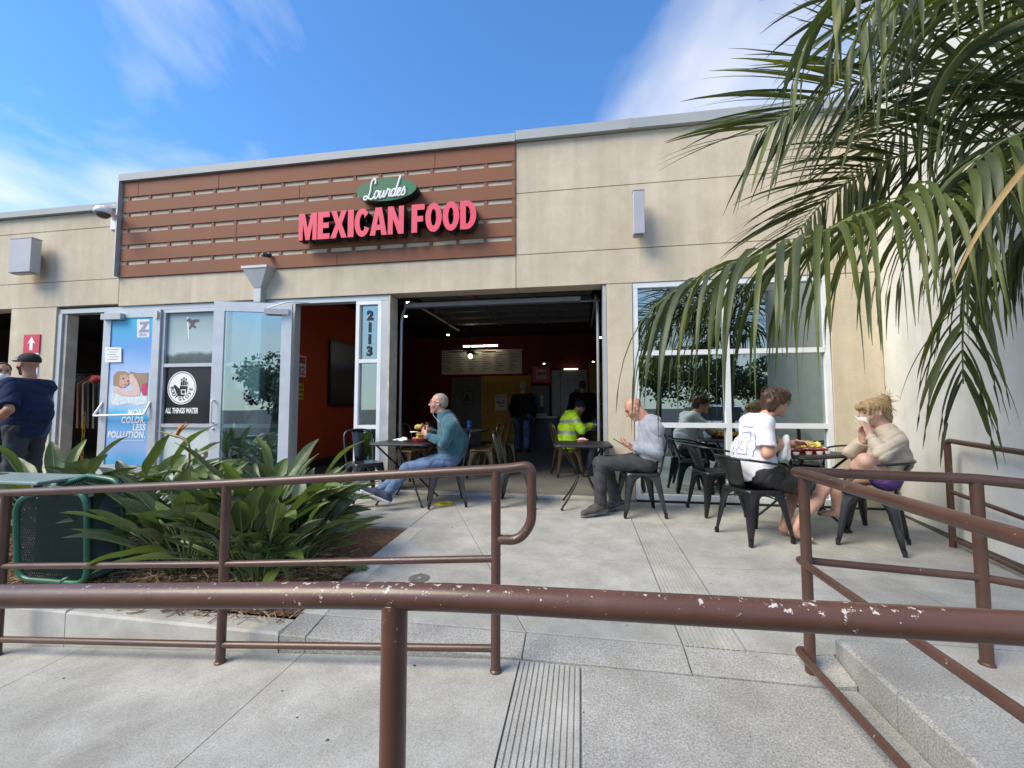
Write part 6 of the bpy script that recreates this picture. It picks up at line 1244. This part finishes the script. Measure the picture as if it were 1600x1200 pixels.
b = MB(); b.tube([L((0.06, 0.09, 0.075)), L((0.0, 0.105, 0.085)), L((-0.06, 0.09, 0.075)), L((-0.088, 0.0, 0.06))], 0.006, 6); b.build('sunglasses', mat('lens_grey', (0.25, 0.25, 0.26), 0.2), t, True)
q = stander('person with a white face mask beside the man in navy', -7.42, -0.95, zp(0, -0.95), (0.8, -0.3), 1.74, blackc, chinog, hairk, 0.011)
C = Field(0.008); L = lambda p: q[1]+q[3]*(p[0]*q[2][0]+p[1]*q[2][1]+p[2]*q[2][2]); C.ell(L((0, 0.062, -0.055)), V(0.058, 0.052, 0.058)*q[3], q[2], 0.01); field_ob('face_mask', C, whp2, q[0])
stander('man in black jacket and blue jeans standing at the order counter', -1.42, 5.15, 0.012, (0.25, 1), 1.74, blackc, denim, hairg, 0.011, lean=0.08, wdt=1.12, belly=0.03)
stander('figure in black hooded top standing before the grey door', 0.06, 5.1, 0.012, (-0.1, 1), 1.76, blackc, chinog, hairk, 0.011, wdt=1.18, belly=0.04)
# ---------------------------------------------------------------- seated person in safety jacket
def hivis():
    t = thing('person', 'seated person in lime yellow safety jacket bent over a tray inside', 'person', (-0.2, 1.75, 0.012), 0, 'people at the cafe')
    J = dict(hipL=(-0.28, 1.85, 0.54), hipR=(-0.18, 1.68, 0.54), chest=(-0.18, 1.80, 0.90), neck=(-0.10, 1.85, 1.01), shL=(-0.16, 2.0, 0.95), shR=(-0.10, 1.62, 0.95), elL=(0.05, 2.10, 0.78), elR=(0.02, 1.52, 0.77), wrL=(0.22, 2.0, 0.82), wrR=(0.20, 1.66, 0.84), knL=(0.18, 2.0, 0.50), knR=(0.22, 1.80, 0.50), anL=(0.12, 2.0, 0.10), anR=(0.14, 1.80, 0.10), toL=(0.32, 2.05, 0.06), toR=(0.34, 1.84, 0.06)); mids(J)
    for s_, sg in (('L', -1), ('R', 1)): J['hand'+s_] = (V(0.9, 0.1*-sg, 0.1), V(0, 0, -1), sg, 0.7)
    hc = V(-0.0, 1.88, 1.12); A = frame((0.8, 0.3, -0.5), (0.5, 0.1, 0.86)); s = 0.92; Bd = body(J, 0.010, feet=False, thin=(0.01, 0.01)); head_prims(Bd, hc, A, s, 1, J['neck']); field_ob('body', Bd, [skinC, lipm, eyem, hairk], t, head_pick(hc, A, s))
    C = Field(0.008); torso(C, J, 0.035, 0.02, 1.08); sleeves(C, J, 0.024, 1, 1.05, 0.05); 
    for a in np.linspace(0, 2*PI, 9)[:-1]: C.ell(J['neck']+V(-0.03+0.08*math.cos(a), 0.09*math.sin(a), 0.03), (0.05, 0.05, 0.04), None, 0.03)
    C.disp = folds(61, 0.007, 32)
    lime = mat('lime_safety', (0.55, 0.85, 0.03), 0.6, var=0.06); refl = mat('reflective_tape', (0.42, 0.44, 0.42), 0.35, 0.3)
    def pk(P):
        mi = np.zeros(len(P), int); mi[(np.abs(P[:, 2]-0.72) < 0.028) & (P[:, 0] < -0.02)] = 1; mi[(np.abs(P[:, 2]-0.90-0.1*(P[:, 0]+0.2)) < 0.024) & (P[:, 0] < 0.02)] = 1; mi[(P[:, 0] > 0.07) & (P[:, 0] < 0.12)] = 1; return mi
    field_ob('safety_jacket', C, [lime, refl], t, pk); C = Field(0.009); trousers(C, J, 0.012); field_ob('trousers', C, chinog, t)
    for an, to in ((J['anL'], J['toL']), (J['anR'], J['toR'])): shoe('boot', t, an, V(*to)+V(0, 0, 0.04), MATS['dark_shoe'], soleg)
    C = Field(0.007); L = lambda p: hc+s*(p[0]*A[0]+p[1]*A[1]+p[2]*A[2]); C.ell(L((0, -0.02, 0.05)), V(0.088, 0.105, 0.092)*s, A, 0.01); C.cut(L((0, 0.0, 0.0)), A[1]*0.7-A[2]*0.7, 0.3); field_ob('beanie', C, blackc, t)
hivis()
# jacket hung over a chair back inside
t = thing('hung_jacket', 'dark navy jacket hung over a bronze chair back inside', 'jacket', (-1.2, 2.6, 0.6)); C = Field(0.009); C.cap((-1.17, 2.42, 0.86), (-1.17, 2.78, 0.86), 0.06, 0.06, 0.04); C.cap((-1.15, 2.43, 0.84), (-1.12, 2.45, 0.45), 0.06, 0.05, 0.06); C.cap((-1.15, 2.77, 0.84), (-1.12, 2.74, 0.45), 0.06, 0.05, 0.06); C.cap((-1.15, 2.6, 0.84), (-1.12, 2.6, 0.42), 0.06, 0.05, 0.06); C.disp = folds(71, 0.007, 30); field_ob('cloth', C, mat('navy_coat', (0.012, 0.016, 0.035), 0.8), t)
# ================================================================== bird of paradise plants
def leafmat(name, c1, c2, rough=0.42, trans=0.18):
    m = mat(name, c1, rough, var=0.2, scale=5, col2=c2, bump=0.1, bscale=50, spec=0.5); t = m.node_tree; b = t.nodes['Principled BSDF']; o = [n for n in t.nodes if n.type == 'OUTPUT_MATERIAL'][0]
    tl = N(t, 'ShaderNodeBsdfTranslucent', Color=(c1[0]*1.6, c1[1]*1.7, c1[2]*0.9, 1)); mi = N(t, 'ShaderNodeMixShader'); mi.inputs[0].default_value = trans; t.links.new(b.outputs[0], mi.inputs[1]); t.links.new(tl.outputs[0], mi.inputs[2]); t.links.new(mi.outputs[0], o.inputs[0]); return m
strel = [leafmat('strelitzia_a', (0.085, 0.125, 0.045), (0.050, 0.080, 0.036)), leafmat('strelitzia_b', (0.080, 0.110, 0.062), (0.048, 0.074, 0.048)), leafmat('strelitzia_c', (0.13, 0.19, 0.045), (0.085, 0.135, 0.04))]
ribm = mat('leaf_rib', (0.30, 0.36, 0.13), 0.5, var=0.1); stemm = leafmat('strelitzia_stem', (0.13, 0.20, 0.07), (0.08, 0.14, 0.05))
def strel_leaf(seed):
    """petiole curving out of the clump and a folded lance-shaped blade; tip leans along +X, up +Z"""
    r = random.Random(seed); b = MB(); lp_ = r.uniform(0.32, 0.52); lb = r.uniform(0.30, 0.44); wd = r.uniform(0.044, 0.066); a = r.uniform(0.10, 0.35); bend = r.uniform(0.2, 1.0)
    p = V(0, 0, 0); pts = [p]; n = 6; ang = a*0.5
    for i in range(n): ang += a*0.35; p = p+V(math.sin(ang), 0, math.cos(ang))*lp_/n; pts.append(p)
    b.tube(pts, [0.010-0.0008*i for i in range(n+1)], 5, True, 2)
    k = 10; roll = r.uniform(-0.5, 0.5); fold = r.uniform(0.25, 0.7); q = p; v = []; f = []; rb = [q]; ang2 = ang+r.uniform(-0.15, 0.25)
    for i in range(k+1):
        s_ = i/k; w_ = wd*(math.sin(PI*min(1, s_**0.75*0.97+0.03))**0.75)*(1 if s_ < 0.9 else 1-(s_-0.9)*3); w_ = max(w_, 0.0015)
        t_ = V(math.sin(ang2), 0, math.cos(ang2)); nn = V(-math.cos(ang2), 0, math.sin(ang2)); wav = 0.006*math.sin(s_*11+seed)
        for e in (-1, -0.5, 0, 0.5, 1): lat = V(0, 1, 0)*math.cos(roll)+nn*math.sin(roll); up = nn*math.cos(roll)-V(0, 1, 0)*math.sin(roll); v.append(q+lat*e*w_+up*(abs(e)*fold*w_+wav*abs(e)))
        q = q+t_*lb/k; ang2 += bend*0.09*(0.5+s_); rb.append(q)
    for i in range(k):
        for j in range(4): f.append((i*5+j, i*5+j+1, i*5+6+j, i*5+5+j))
    b.add(v, f, 0); nn = V(0, 0, 0.0015); b.tube(rb[:-1], [0.0035*(1-0.8*i/k) for i in range(k+1)], 4, False, 1); return b.mesh('leaf')
LM = []
for sd_ in range(14):
    me = strel_leaf(sd_); 
    for m in (strel[sd_ % 3], ribm, stemm): me.materials.append(m)
    me.polygons.foreach_set('use_smooth', [True]*len(me.polygons)); LM.append(me)
def bedz(x, y): e = min(1, max(0, min(-1.665-x, y+2.95, -1.33-y)/0.25)); return -0.125+0.035*(y+2.95)+0.07*e+0.02*math.sin(5*x+3*y)*e
def clump(x, y, n, sc, label, seed, spread=1.0, flower=False):
    r = random.Random(seed); t = thing('bird_of_paradise', label, 'plant', (x, y, bedz(x, y)-0.01), 0, 'bird of paradise plants')
    for i in range(n):
        o = bpy.data.objects.new('leaf', LM[r.randrange(len(LM))]); COL.objects.link(o); o.parent = t; a = 2*PI*(i+r.random()*0.8)/n*2.4; rr_ = r.uniform(0, 0.10); tilt = (r.random()**0.7)*0.75*spread*(0.55 if math.sin(a) < -0.35 and y < -2.4 else 1); s_ = sc*r.uniform(0.75, 1.12)
        o.location = (rr_*math.cos(a), rr_*math.sin(a), 0); o.rotation_euler = Matrix.Rotation(a, 3, 'Z').to_4x4().to_3x3().to_4x4().to_euler() if False else (0, 0, 0)
        m_ = Matrix.Rotation(a, 4, 'Z') @ Matrix.Rotation(tilt, 4, 'Y') @ Matrix.Rotation(r.uniform(-.6, .6), 4, 'Z'); o.rotation_euler = m_.to_euler(); o.scale = (s_, s_, s_)
    return t
clump(-2.80, -2.62, 44, 1.0, 'broad bird of paradise clump spilling past the green mesh bin', 1, 1.15)
clump(-2.38, -2.55, 44, 1.04, 'bird of paradise clump with the leaves crossing the middle railing post', 2)
clump(-2.16, -2.66, 38, 0.88, 'low bird of paradise clump at the bare mulch end', 3, 1.15)
clump(-2.10, -2.38, 36, 0.90, 'bird of paradise clump beside the patio edge', 4)
clump(-2.62, -2.12, 40, 1.16, 'tall bird of paradise clump behind, carrying the orange flower', 5)
clump(-2.62, -1.80, 38, 1.08, 'bird of paradise clump in front of the open white door', 6)
clump(-3.25, -2.25, 40, 0.96, 'bird of paradise clump behind the bin and shop door', 17)
clump(-4.15, -1.9, 40, 1.25, 'bird of paradise clump left of the shop doorway', 18)
clump(-4.75, -2.1, 40, 1.25, 'bird of paradise clump near the legs of the man in navy', 9)
clump(-3.75, -1.65, 34, 0.95, 'small bird of paradise clump by the walkway', 23)
# flower
fl = thing('paradise_flower', 'orange bird of paradise flower on a long bent stalk', 'flower', (-2.62, -2.12, 0)); YF = -2.15
pts = [(-2.62+0.06, -2.14, 0.0)]+[tuple(onY(px_, py_, YF)) for px_, py_ in ((297, 760), (296, 720), (296, 700), (292, 690), (284, 684), (270, 680), (258, 676), (245, 674))]
b = MB(); b.tube(catmull(pts, 5), list(np.linspace(0.008, 0.010, 20))+[0.012]*8+list(np.linspace(0.014, 0.002, 41-28)), 7); b.build('stalk', mat('flower_stalk', (0.30, 0.16, 0.09), 0.5, col2=(0.16, 0.20, 0.08), scale=8), fl, True, True)
for k, (px_, py_) in enumerate(((292, 659), (296, 661), (288, 664), (279, 667), (282, 662))):
    a = onY(274+k*1.2, 681, YF); c = onY(px_, py_, YF+0.02*(k-2)); b = MB(); m_ = lerp(a, c, 0.5); b.tube([a, m_+V(0, 0.006*(k-2), 0.004), c], [0.004, 0.009, 0.001], 5); b.build('petal', mat('petal_orange', (0.80, 0.24, 0.03), 0.5, var=0.1), fl, True, True)
# ================================================================== green mesh bin beside the shrubs
gb = thing('mesh_bin', 'dark green metal mesh bin with rounded frame among the shrubs', 'litter bin', (-3.55, -2.7, bedz(-3.55, -2.7)))
gfm = mat('green_coating', (0.012, 0.105, 0.062), 0.35, var=0.1); gmm = mat('green_mesh', (0.02, 0.055, 0.042), 0.4, var=0.15); lidm = mat('bin_lid', (0.20, 0.29, 0.28), 0.4, var=0.05)
bx0, bx1, by0, by1, bz0, bz1 = -3.84, -3.24, -2.93, -2.72, -0.04, 0.575
def rloop(y, z1): return fillet([((bx0+bx1)/2, y, z1), (bx1-0.01, y, z1-0.03), (bx1+0.03, y, bz0), (bx0+0.06, y, bz0), (bx0, y, z1-0.09), ((bx0+bx1)/2, y, z1)], 0.11, 7)
for y, z1 in ((by0, bz1), (by1, bz1+0.05)):
    b = MB(); b.tube(rloop(y, z1)[:-1], 0.02, 10, closed=True); b.build('frame', gfm, gb, True, True)
for x in (bx0+0.09, bx1+0.02):
    b = MB(); b.tube([(x, by0, 0.05), (x, by1, 0.05)], 0.014, 8); b.build('crossbar', gfm, gb, True, True)
b = MB(); b.tube(fillet([(bx1-0.18, by0-0.02, -0.075), (bx1-0.16, by0-0.01, -0.02), (bx1+0.06, by1, 0.03), (bx1+0.06, by1, -0.08)], 0.05), 0.014, 8); b.build('foot', gfm, gb, True, True)
def lattice(nm, org, u, v, nu, nv, w_, h_, th=0.0035):
    b = MB(); u, v = nrm(u), nrm(v); n_ = np.cross(u, v)
    for sg in (-1, 1):
        for i in range(-nv, nu+nv):
            du = w_/nu; a = i*du; p0u, p0v = (a, 0) ; L = h_; sl = 0.55*sg; q0 = a if sg > 0 else a
            t0, t1 = 0.0, 1.0; x0_, x1_ = a, a+sl*h_
            # clip to the panel width
            def cl(xt): return (xt-x0_)/(x1_-x0_)
            lo, hi = sorted((cl(0), cl(w_))); t0, t1 = max(0, lo), min(1, hi)
            if t1-t0 < 0.03: continue
            pa = org+u*(x0_+(x1_-x0_)*t0)+v*h_*t0+n_*0.002*sg; pb_ = org+u*(x0_+(x1_-x0_)*t1)+v*h_*t1+n_*0.002*sg; b.tube([pa, pb_], th, 4, False)
    o = b.build(nm, gmm, gb, True); tag(o, kind='stuff'); return o
lattice('mesh_panel', V(bx0+0.04, by0+0.004, bz0+0.02), (1, 0, 0), (0, 0, 1), 30, 30, bx1-bx0-0.05, bz1-bz0-0.05); lattice('mesh_panel', V(bx1, by0+0.03, bz0+0.02), (0, 1, 0), (0, 0, 1), 22, 30, by1-by0-0.05, bz1-bz0-0.03); lattice('mesh_panel', V(bx0+0.04, by1-0.004, bz0+0.02), (1, 0, 0), (0, 0, 1), 30, 30, bx1-bx0-0.05, bz1-bz0)
o = box('lid', bx0-0.75, bx0+0.12, by0+0.03, by1+0.16, bz1+0.005, bz1+0.03, lidm, gb); bevel_ob(o, 0.008, 2); o = box('inner_liner', bx0+0.10, bx1-0.06, by0+0.05, by1-0.04, bz0+0.03, bz1-0.06, mat('liner_black', (0.012, 0.016, 0.014), 0.6), gb)
b = MB(); b.tube([(bx0-0.70, by0+0.1, bz1+0.004), (bx0-0.70, by0+0.1, -0.1)], 0.02, 8); b.build('leg', gfm, gb, True)
# ================================================================== palm at the right
palm = thing('palm_tree', 'palm with long arching green fronds beside the grey side wall', 'palm tree', (2.45, -2.9, 0.0))
pl = [leafmat('palm_leaf_a', (0.110, 0.135, 0.030), (0.060, 0.080, 0.020), 0.5, 0.22), leafmat('palm_leaf_b', (0.070, 0.090, 0.030), (0.040, 0.055, 0.022), 0.5, 0.18), leafmat('palm_leaf_c', (0.19, 0.19, 0.035), (0.11, 0.12, 0.025), 0.5, 0.28)]; dry = leafmat('palm_leaf_dry', (0.42, 0.30, 0.12), (0.30, 0.18, 0.07), 0.6, 0.2); rachm = mat('palm_rachis', (0.16, 0.19, 0.075), 0.5, var=0.15)
prng = np.random.default_rng(5)
def leaflet(b, p, d, L, w_, grav, side, mi, twist=0.0):
    k = 8; q = V(*p); d = nrm(d); pts = [q]; ds = [d]
    for i in range(k): d = nrm(d+V(0, 0, -grav*(0.5+1.2*i/k)/k*2.0)); q = q+d*L/k; pts.append(q); ds.append(d)
    v = []; f = []
    for i, (q, d) in enumerate(zip(pts, ds)):
        s_ = i/k; ww = w_*(min(1, 0.35+s_*4))*(1-s_**2.2)+0.0008; lat = np.cross(d, (0, 0, 1)) if abs(d[2]) < 0.97 else np.cross(d, side)
        lat = nrm(lat); nn = np.cross(lat, d); lat = nrm(lat*math.cos(twist)+nn*math.sin(twist)); nn = np.cross(lat, d); v += [q-lat*ww+nn*ww*0.35, q, q+lat*ww+nn*ww*0.35]
    for i in range(k):
        for j in (0, 1): f.append((i*3+j, i*3+j+1, i*3+4+j, i*3+3+j))
    b.add(v, f, mi)
NLF = 0
def frond(pix, n, L0, grav, fwdm=0.75, up=0.15, wd=0.017, objs=True, cols=(0, 1), lift=None, taper=0.55, jitter=0.10, side_sc=(1, 1), twist=0.5):
    global NLF
    P = catmull([at(*q) for q in pix], 14); seg = np.cumsum([0]+[np.linalg.norm(b_-a) for a, b_ in zip(P[:-1], P[1:])]); T_ = seg[-1]
    b = MB(); b.tube(P, list(np.linspace(0.013, 0.003, len(P))), 7); fr_ = b.build('frond', rachm, palm, True, True); rest = MB()
    for i in range(n):
        s_ = (i+0.5)/n; s_ = 0.06+0.94*s_; x = s_*T_; j = min(len(P)-2, int(np.searchsorted(seg, x))-1); j = max(j, 0); p = lerp(P[j], P[j+1], (x-seg[j])/max(1e-6, seg[j+1]-seg[j])); tg = nrm(P[j+1]-P[j])
        lt = np.cross(tg, (0, 0, 1)); lt = nrm(lt) if np.linalg.norm(lt) > 0.15 else V(1, 0, 0); upv = np.cross(lt, tg)
        if lift is not None: lt = nrm(lift-tg*np.dot(lift, tg)); upv = np.cross(lt, tg)
        for sd_ in (-1, 1):
            L = L0*side_sc[(sd_+1)//2]*(1-taper*s_**2.5)*(0.65+0.35*min(1, s_*5))*prng.uniform(0.85, 1.1); d = nrm(tg*(fwdm+0.7*s_**2)+lt*sd_*prng.uniform(0.8, 1.15)+upv*(up+prng.normal()*0.12)+prng.normal(size=3)*jitter)
            mi = int(prng.choice(cols)) if prng.random() > 0.03 else 2; g_ = grav*prng.uniform(0.8, 1.25); tw = prng.normal()*twist
            if objs and NLF < 300:
                bb = MB(); leaflet(bb, p, d, L, wd*prng.uniform(0.8, 1.15), g_, tg, 0, tw); bb.build('leaflet', pl[mi], fr_, True, True); NLF += 1
            else: leaflet(rest, p, d, L, wd*prng.uniform(0.8, 1.15), g_, tg, mi, tw)
    if rest.f: o = rest.build('leaflets', pl, fr_, True, True); tag(o, kind='stuff')
    return fr_
CW = (1740, 225, 2.12)
# lower frond with hanging leaflets
frond([CW, (1620, 262, 2.02), (1500, 284, 1.95), (1400, 315, 1.9), (1300, 357, 1.88), (1210, 390, 1.88), (1130, 418, 1.88), (1068, 448, 1.88)], 60, 0.86, 1.9, 0.35, 0.22, 0.0145, True, (0, 0, 1), taper=0.05, twist=0.5)
# frond against the sky
frond([CW, (1640, 150, 2.2), (1550, 118, 2.3), (1470, 110, 2.35), (1400, 114, 2.4), (1340, 130, 2.4), (1285, 151, 2.4), (1232, 177, 2.4), (1180, 212, 2.4)], 52, 0.92, 0.16, 0.95, 0.05, 0.0125, True, (1, 1, 0), lift=nrm(ray(1200, 0)*0.0+V(-0.15, 0.25, 1)), taper=0.4, twist=0.6)
# frond tip hanging in front of the side wall
frond([CW, (1640, 262, 2.3), (1570, 310, 2.35), (1525, 380, 2.4), (1508, 450, 2.4), (1504, 530, 2.4), (1505, 600, 2.4)], 26, 0.74, 0.7, 1.0, 0.0, 0.0155, True, (0, 1), taper=0.3)
frond([CW, (1640, 60, 1.9), (1540, -45, 1.75), (1440, -70, 1.68), (1360, -50, 1.65), (1300, 10, 1.65)], 30, 0.80, 2.2, 0.3, 0.25, 0.017, True, (0, 0, 1), taper=0.3)
frond([CW, (1620, 215, 2.5), (1500, 224, 2.6), (1410, 242, 2.65), (1340, 275, 2.65), (1285, 318, 2.65), (1245, 365, 2.65)], 58, 0.85, 0.25, 0.9, 0.05, 0.0125, False, (1, 1, 0), lift=V(0.0, 0.35, 1.0), taper=0.35, twist=0.6)
frond([CW, (1640, 110, 2.5), (1540, 40, 2.6), (1450, 20, 2.65), (1380, 45, 2.65), (1330, 95, 2.65)], 50, 0.90, 0.5, 0.8, 0.15, 0.013, False, (0, 1, 0), taper=0.4)
frond([CW, (1650, 160, 2.7), (1560, 150, 2.8), (1480, 165, 2.85), (1410, 200, 2.85), (1350, 250, 2.85), (1310, 300, 2.85)], 54, 0.80, 0.4, 0.85, 0.1, 0.0125, False, (1, 1, 0), lift=V(0.1, 0.3, 1.0), taper=0.35)
frond([CW, (1680, 20, 2.2), (1590, -50, 2.2), (1490, -60, 2.2), (1400, -20, 2.2), (1340, 50, 2.2)], 48, 0.95, 0.35, 0.85, 0.1, 0.013, False, (1, 0, 1), lift=V(0.0, 0.3, 1.0), taper=0.4)
frond([CW, (1690, 80, 2.0), (1610, -40, 1.9), (1560, -120, 1.85), (1500, -150, 1.8)], 34, 0.85, 1.6, 0.5, 0.2, 0.017, False, (0, 1), taper=0.3)
frond([CW, (1680, 210, 1.85), (1620, 205, 1.75), (1560, 225, 1.7), (1510, 270, 1.68)], 26, 0.62, 1.7, 0.5, 0.2, 0.016, False, (0, 1, 1), taper=0.3)
frond([CW, (1700, 290, 2.4), (1640, 330, 2.45), (1590, 390, 2.5), (1560, 440, 2.5)], 26, 0.60, 1.3, 0.8, 0.1, 0.0145, False, (1, 0), taper=0.3)
frond([CW, (1900, 120, 2.0), (2050, 150, 1.9), (2200, 260, 1.9)], 30, 0.75, 1.4, 0.6, 0.2, 0.016, False, (1, 0), taper=0.3)
frond([CW, (1800, 40, 2.5), (1840, -100, 2.7), (1900, -180, 2.9)], 30, 0.75, 1.0, 0.6, 0.2, 0.016, False, (1, 0), taper=0.3)
b = MB(); p = at(1625, 235, 1.45); leaflet(b, p, at(1500, 370, 1.45)-p, 0.56, 0.0095, 0.30, V(0, 1, 0), 0, 0.9); b.build('dry_leaflet', dry, palm, True, True)
cw = at(*CW); tr = MB(); kk = 26; pr = []
for i in range(kk+1): s_ = i/kk; pr.append((0.105-0.03*s_+0.012*(i % 2), s_*(cw[2]-0.02)))
tr.lathe(pr, (cw[0], cw[1], 0.0), 18); tr.build('trunk', mat('palm_trunk', (0.16, 0.125, 0.09), 0.9, var=0.3, scale=12, bump=0.5, bscale=30), palm, True)
# ================================================================== what the windows mirror: parking lot behind the camera
fol = leafmat('tree_leaf', (0.055, 0.085, 0.030), (0.028, 0.045, 0.018), 0.5, 0.15); barkm = mat('bark', (0.10, 0.075, 0.055), 0.9, var=0.25, bump=0.5, bscale=20)
def tree(x, y, H, rx, label, seed, n=2600):
    r = np.random.default_rng(seed); t = thing('tree', label, 'tree', (x, y, GL), 0, 'trees across the parking lot'); b = MB(); b.tube([(x, y, GL-0.05), (x+0.1, y, H*0.3), (x, y+0.1, H*0.6)], [0.2, 0.15, 0.07], 8)
    for k in range(5): a = k*1.3; b.tube([(x, y, H*0.35+0.1*k), (x+0.5*rx*math.cos(a), y+0.5*rx*math.sin(a), H*0.6), (x+0.8*rx*math.cos(a), y+0.8*rx*math.sin(a), H*0.75)], [0.08, 0.05, 0.02], 6)
    b.build('trunk', barkm, t, True); b = MB(); cl = [(x+rx*0.7*r.normal()*0.6, y+rx*0.7*r.normal()*0.6, H*0.62+H*0.17*r.normal(), rx*r.uniform(0.3, 0.55)) for _ in range(16)]
    for i in range(n):
        c = cl[r.integers(16)]; d = nrm(r.normal(size=3))*c[3]*r.uniform(0.6, 1.05); p = V(c[0], c[1], c[2])+d*V(1, 1, 0.75); u = nrm(r.normal(size=3))*r.uniform(0.08, 0.17); v_ = nrm(np.cross(u, r.normal(size=3)))*0.07; b.add([p-u, p+v_, p+u, p-v_], [(0, 1, 2, 3)])
    b.build('crown', fol, t, True)
tree(1.5, -19, 4.6, 2.2, 'round dark tree across the parking lot mirrored beside the pillar', 1); tree(4.6, -21, 5.0, 2.4, 'dark tree across the parking lot mirrored in the middle panes', 2); tree(8.2, -22, 4.6, 2.3, 'dark tree across the parking lot mirrored toward the mullion', 3); tree(12.0, -24, 4.2, 2.2, 'lower dark tree across the parking lot', 4); tree(-4.5, -20, 4.4, 2.1, 'dark tree across the parking lot facing the white door', 5); tree(-9.5, -22, 4.8, 2.4, 'dark tree across the parking lot facing the surf shop', 6)
fp = thing('fan_palm', 'tall palm across the parking lot mirrored in the upper window', 'palm tree', (2.6, -24, GL)); b = MB(); b.tube([(2.6, -24, GL-.05), (2.7, -24, 4), (2.6, -24, 7.2)], [0.22, 0.17, 0.14], 10); b.build('trunk', barkm, fp, True); b = MB()
for k in range(60):
    d = nrm(prng.normal(size=3)+V(0, 0, 0.2)); c = V(2.6, -24, 7.3); 
    for j in range(9): leaflet(b, c+d*0.5, nrm(d+0.35*prng.normal(size=3)), 1.0, 0.04, 0.8, V(1, 0, 0), 0, 0)
b.build('crown', fol, fp, True)
def car(x, y, rz, body_m, label):
    t = thing('parked_car', label, 'car', (x, y, GL), rz, 'cars in the parking lot'); prof = [(-2.2, 0.45), (-2.25, 0.8), (-2.15, 1.05), (-1.9, 1.12), (-1.55, 1.62), (-1.2, 1.70), (0.2, 1.70), (0.55, 1.62), (1.05, 1.12), (1.95, 1.0), (2.2, 0.85), (2.25, 0.5), (2.1, 0.32), (-2.1, 0.32)]
    b = MB(); n = len(prof); v = []
    for yy, ins in ((-0.9, 0.10), (-0.88, 0.0), (0.88, 0.0), (0.9, 0.10)):
        for (px_, pz_) in prof: w_ = yy*(1-0.20*max(0, (pz_-1.05)/0.65)); v.append((px_*(1-ins*0.06), w_, pz_-(ins*0.15 if pz_ > 1 else 0)))
    f = [(k*n+j, k*n+(j+1) % n, (k+1)*n+(j+1) % n, (k+1)*n+j) for k in range(3) for j in range(n)]+[tuple(range(n))[::-1], tuple(3*n+j for j in range(n))]
    b.add(v, f); o = b.build('body', body_m, t); autosmooth(o, 30)
    gk = mat('car_glass', (0.02, 0.024, 0.026), 0.08)
    for sg in (-1, 1):
        for (xa, xb, xc, xd) in ((-1.62, -0.62, -0.62, -1.38), (-0.55, 0.80, 0.30, -0.55)): b = MB(); b.add([(xa, sg*0.905, 1.12), (xb, sg*0.905, 1.12), (xc, sg*0.79, 1.58), (xd, sg*0.79, 1.58)], [(0, 1, 2, 3)]); b.build('window', gk, t)
    b = MB(); b.add([(1.06, -0.8, 1.15), (1.06, 0.8, 1.15), (0.60, 0.68, 1.62), (0.60, -0.68, 1.62)], [(0, 1, 2, 3)]); b.build('windscreen', gk, t); b = MB(); b.add([(-1.92, -0.8, 1.15), (-1.60, -0.68, 1.62), (-1.60, 0.68, 1.62), (-1.92, 0.8, 1.15)], [(0, 1, 2, 3)]); b.build('rear_window', gk, t)
    for xx in (-1.38, 1.38):
        for sg in (-1, 1): b = MB(); b.tube([(xx, sg*0.70, 0.34), (xx, sg*0.93, 0.34)], 0.34, 20); w_ = b.build('wheel', rubber, t); b = MB(); b.tube([(xx, sg*0.931, 0.34), (xx, sg*0.94, 0.34)], 0.2, 14); b.build('rim', alu, w_)
    for sg in (-1, 1): box('headlight', 2.14, 2.26, sg*0.62-0.15, sg*0.62+0.15, 0.72, 0.86, printw, t, False); box('tail_light', -2.27, -2.15, sg*0.68-0.12, sg*0.68+0.12, 0.8, 1.0, redp, t, False)
car(5.0, -11.5, R(92), mat('car_white', (0.7, 0.71, 0.72), 0.25, coat=0.6, var=0.02), 'white parked car across the driveway mirrored in the window'); car(8.0, -12, R(88), mat('car_dark', (0.03, 0.035, 0.04), 0.25, coat=0.6, var=0.02), 'dark parked car next to the white one'); car(-3.0, -13, R(90), mat('car_silver', (0.4, 0.41, 0.42), 0.3, 0.5, coat=0.5, var=0.02), 'silver parked car mirrored in the open white door')
# ================================================================== small things on the ground
c = onZ(655, 904, -0.085); t = thing('utility_cover', 'small round dark cover set in the patio by the planter edge', 'cover', (c[0], c[1], zp(c[0], c[1]))); b = MB(); b.lathe([(0.075, 0.0), (0.075, 0.004), (0.066, 0.005)], (c[0], c[1], zp(c[0], c[1])-0.001), 24); b.build('lid', mat('cover_dark', (0.16, 0.155, 0.145), 0.7, var=0.2, scale=20), t, True)
b = MB(); b.lathe([(0.012, 0.0), (0.012, 0.0015)], (c[0], c[1], zp(c[0], c[1])+0.0045), 10); b.build('bolt', greymetal, t, True)
gum = mat('gum_spot', (0.06, 0.058, 0.055), 0.9); rr = random.Random(3); b = MB()
for k in range(46):
    x, y = rr.uniform(-2.8, 1.1), rr.uniform(-4.2, -0.2)
    if -1.7 > x and y > -3.2: continue
    z = (zramp(x) if y < -3.14 else (zp(x, y) if y > -2.9 else None))
    if z is None: continue
    r_ = rr.uniform(0.003, 0.010); n_ = 7; b.add([(x+r_*rr.uniform(0.6, 1.3)*math.cos(2*PI*j/n_), y+r_*rr.uniform(0.6, 1.3)*math.sin(2*PI*j/n_), z+0.0012) for j in range(n_)], [tuple(range(n_))])
o = b.build('gum_spots', gum); tag(o, 'dark specks of gum and grit on the concrete', 'specks', kind='stuff')
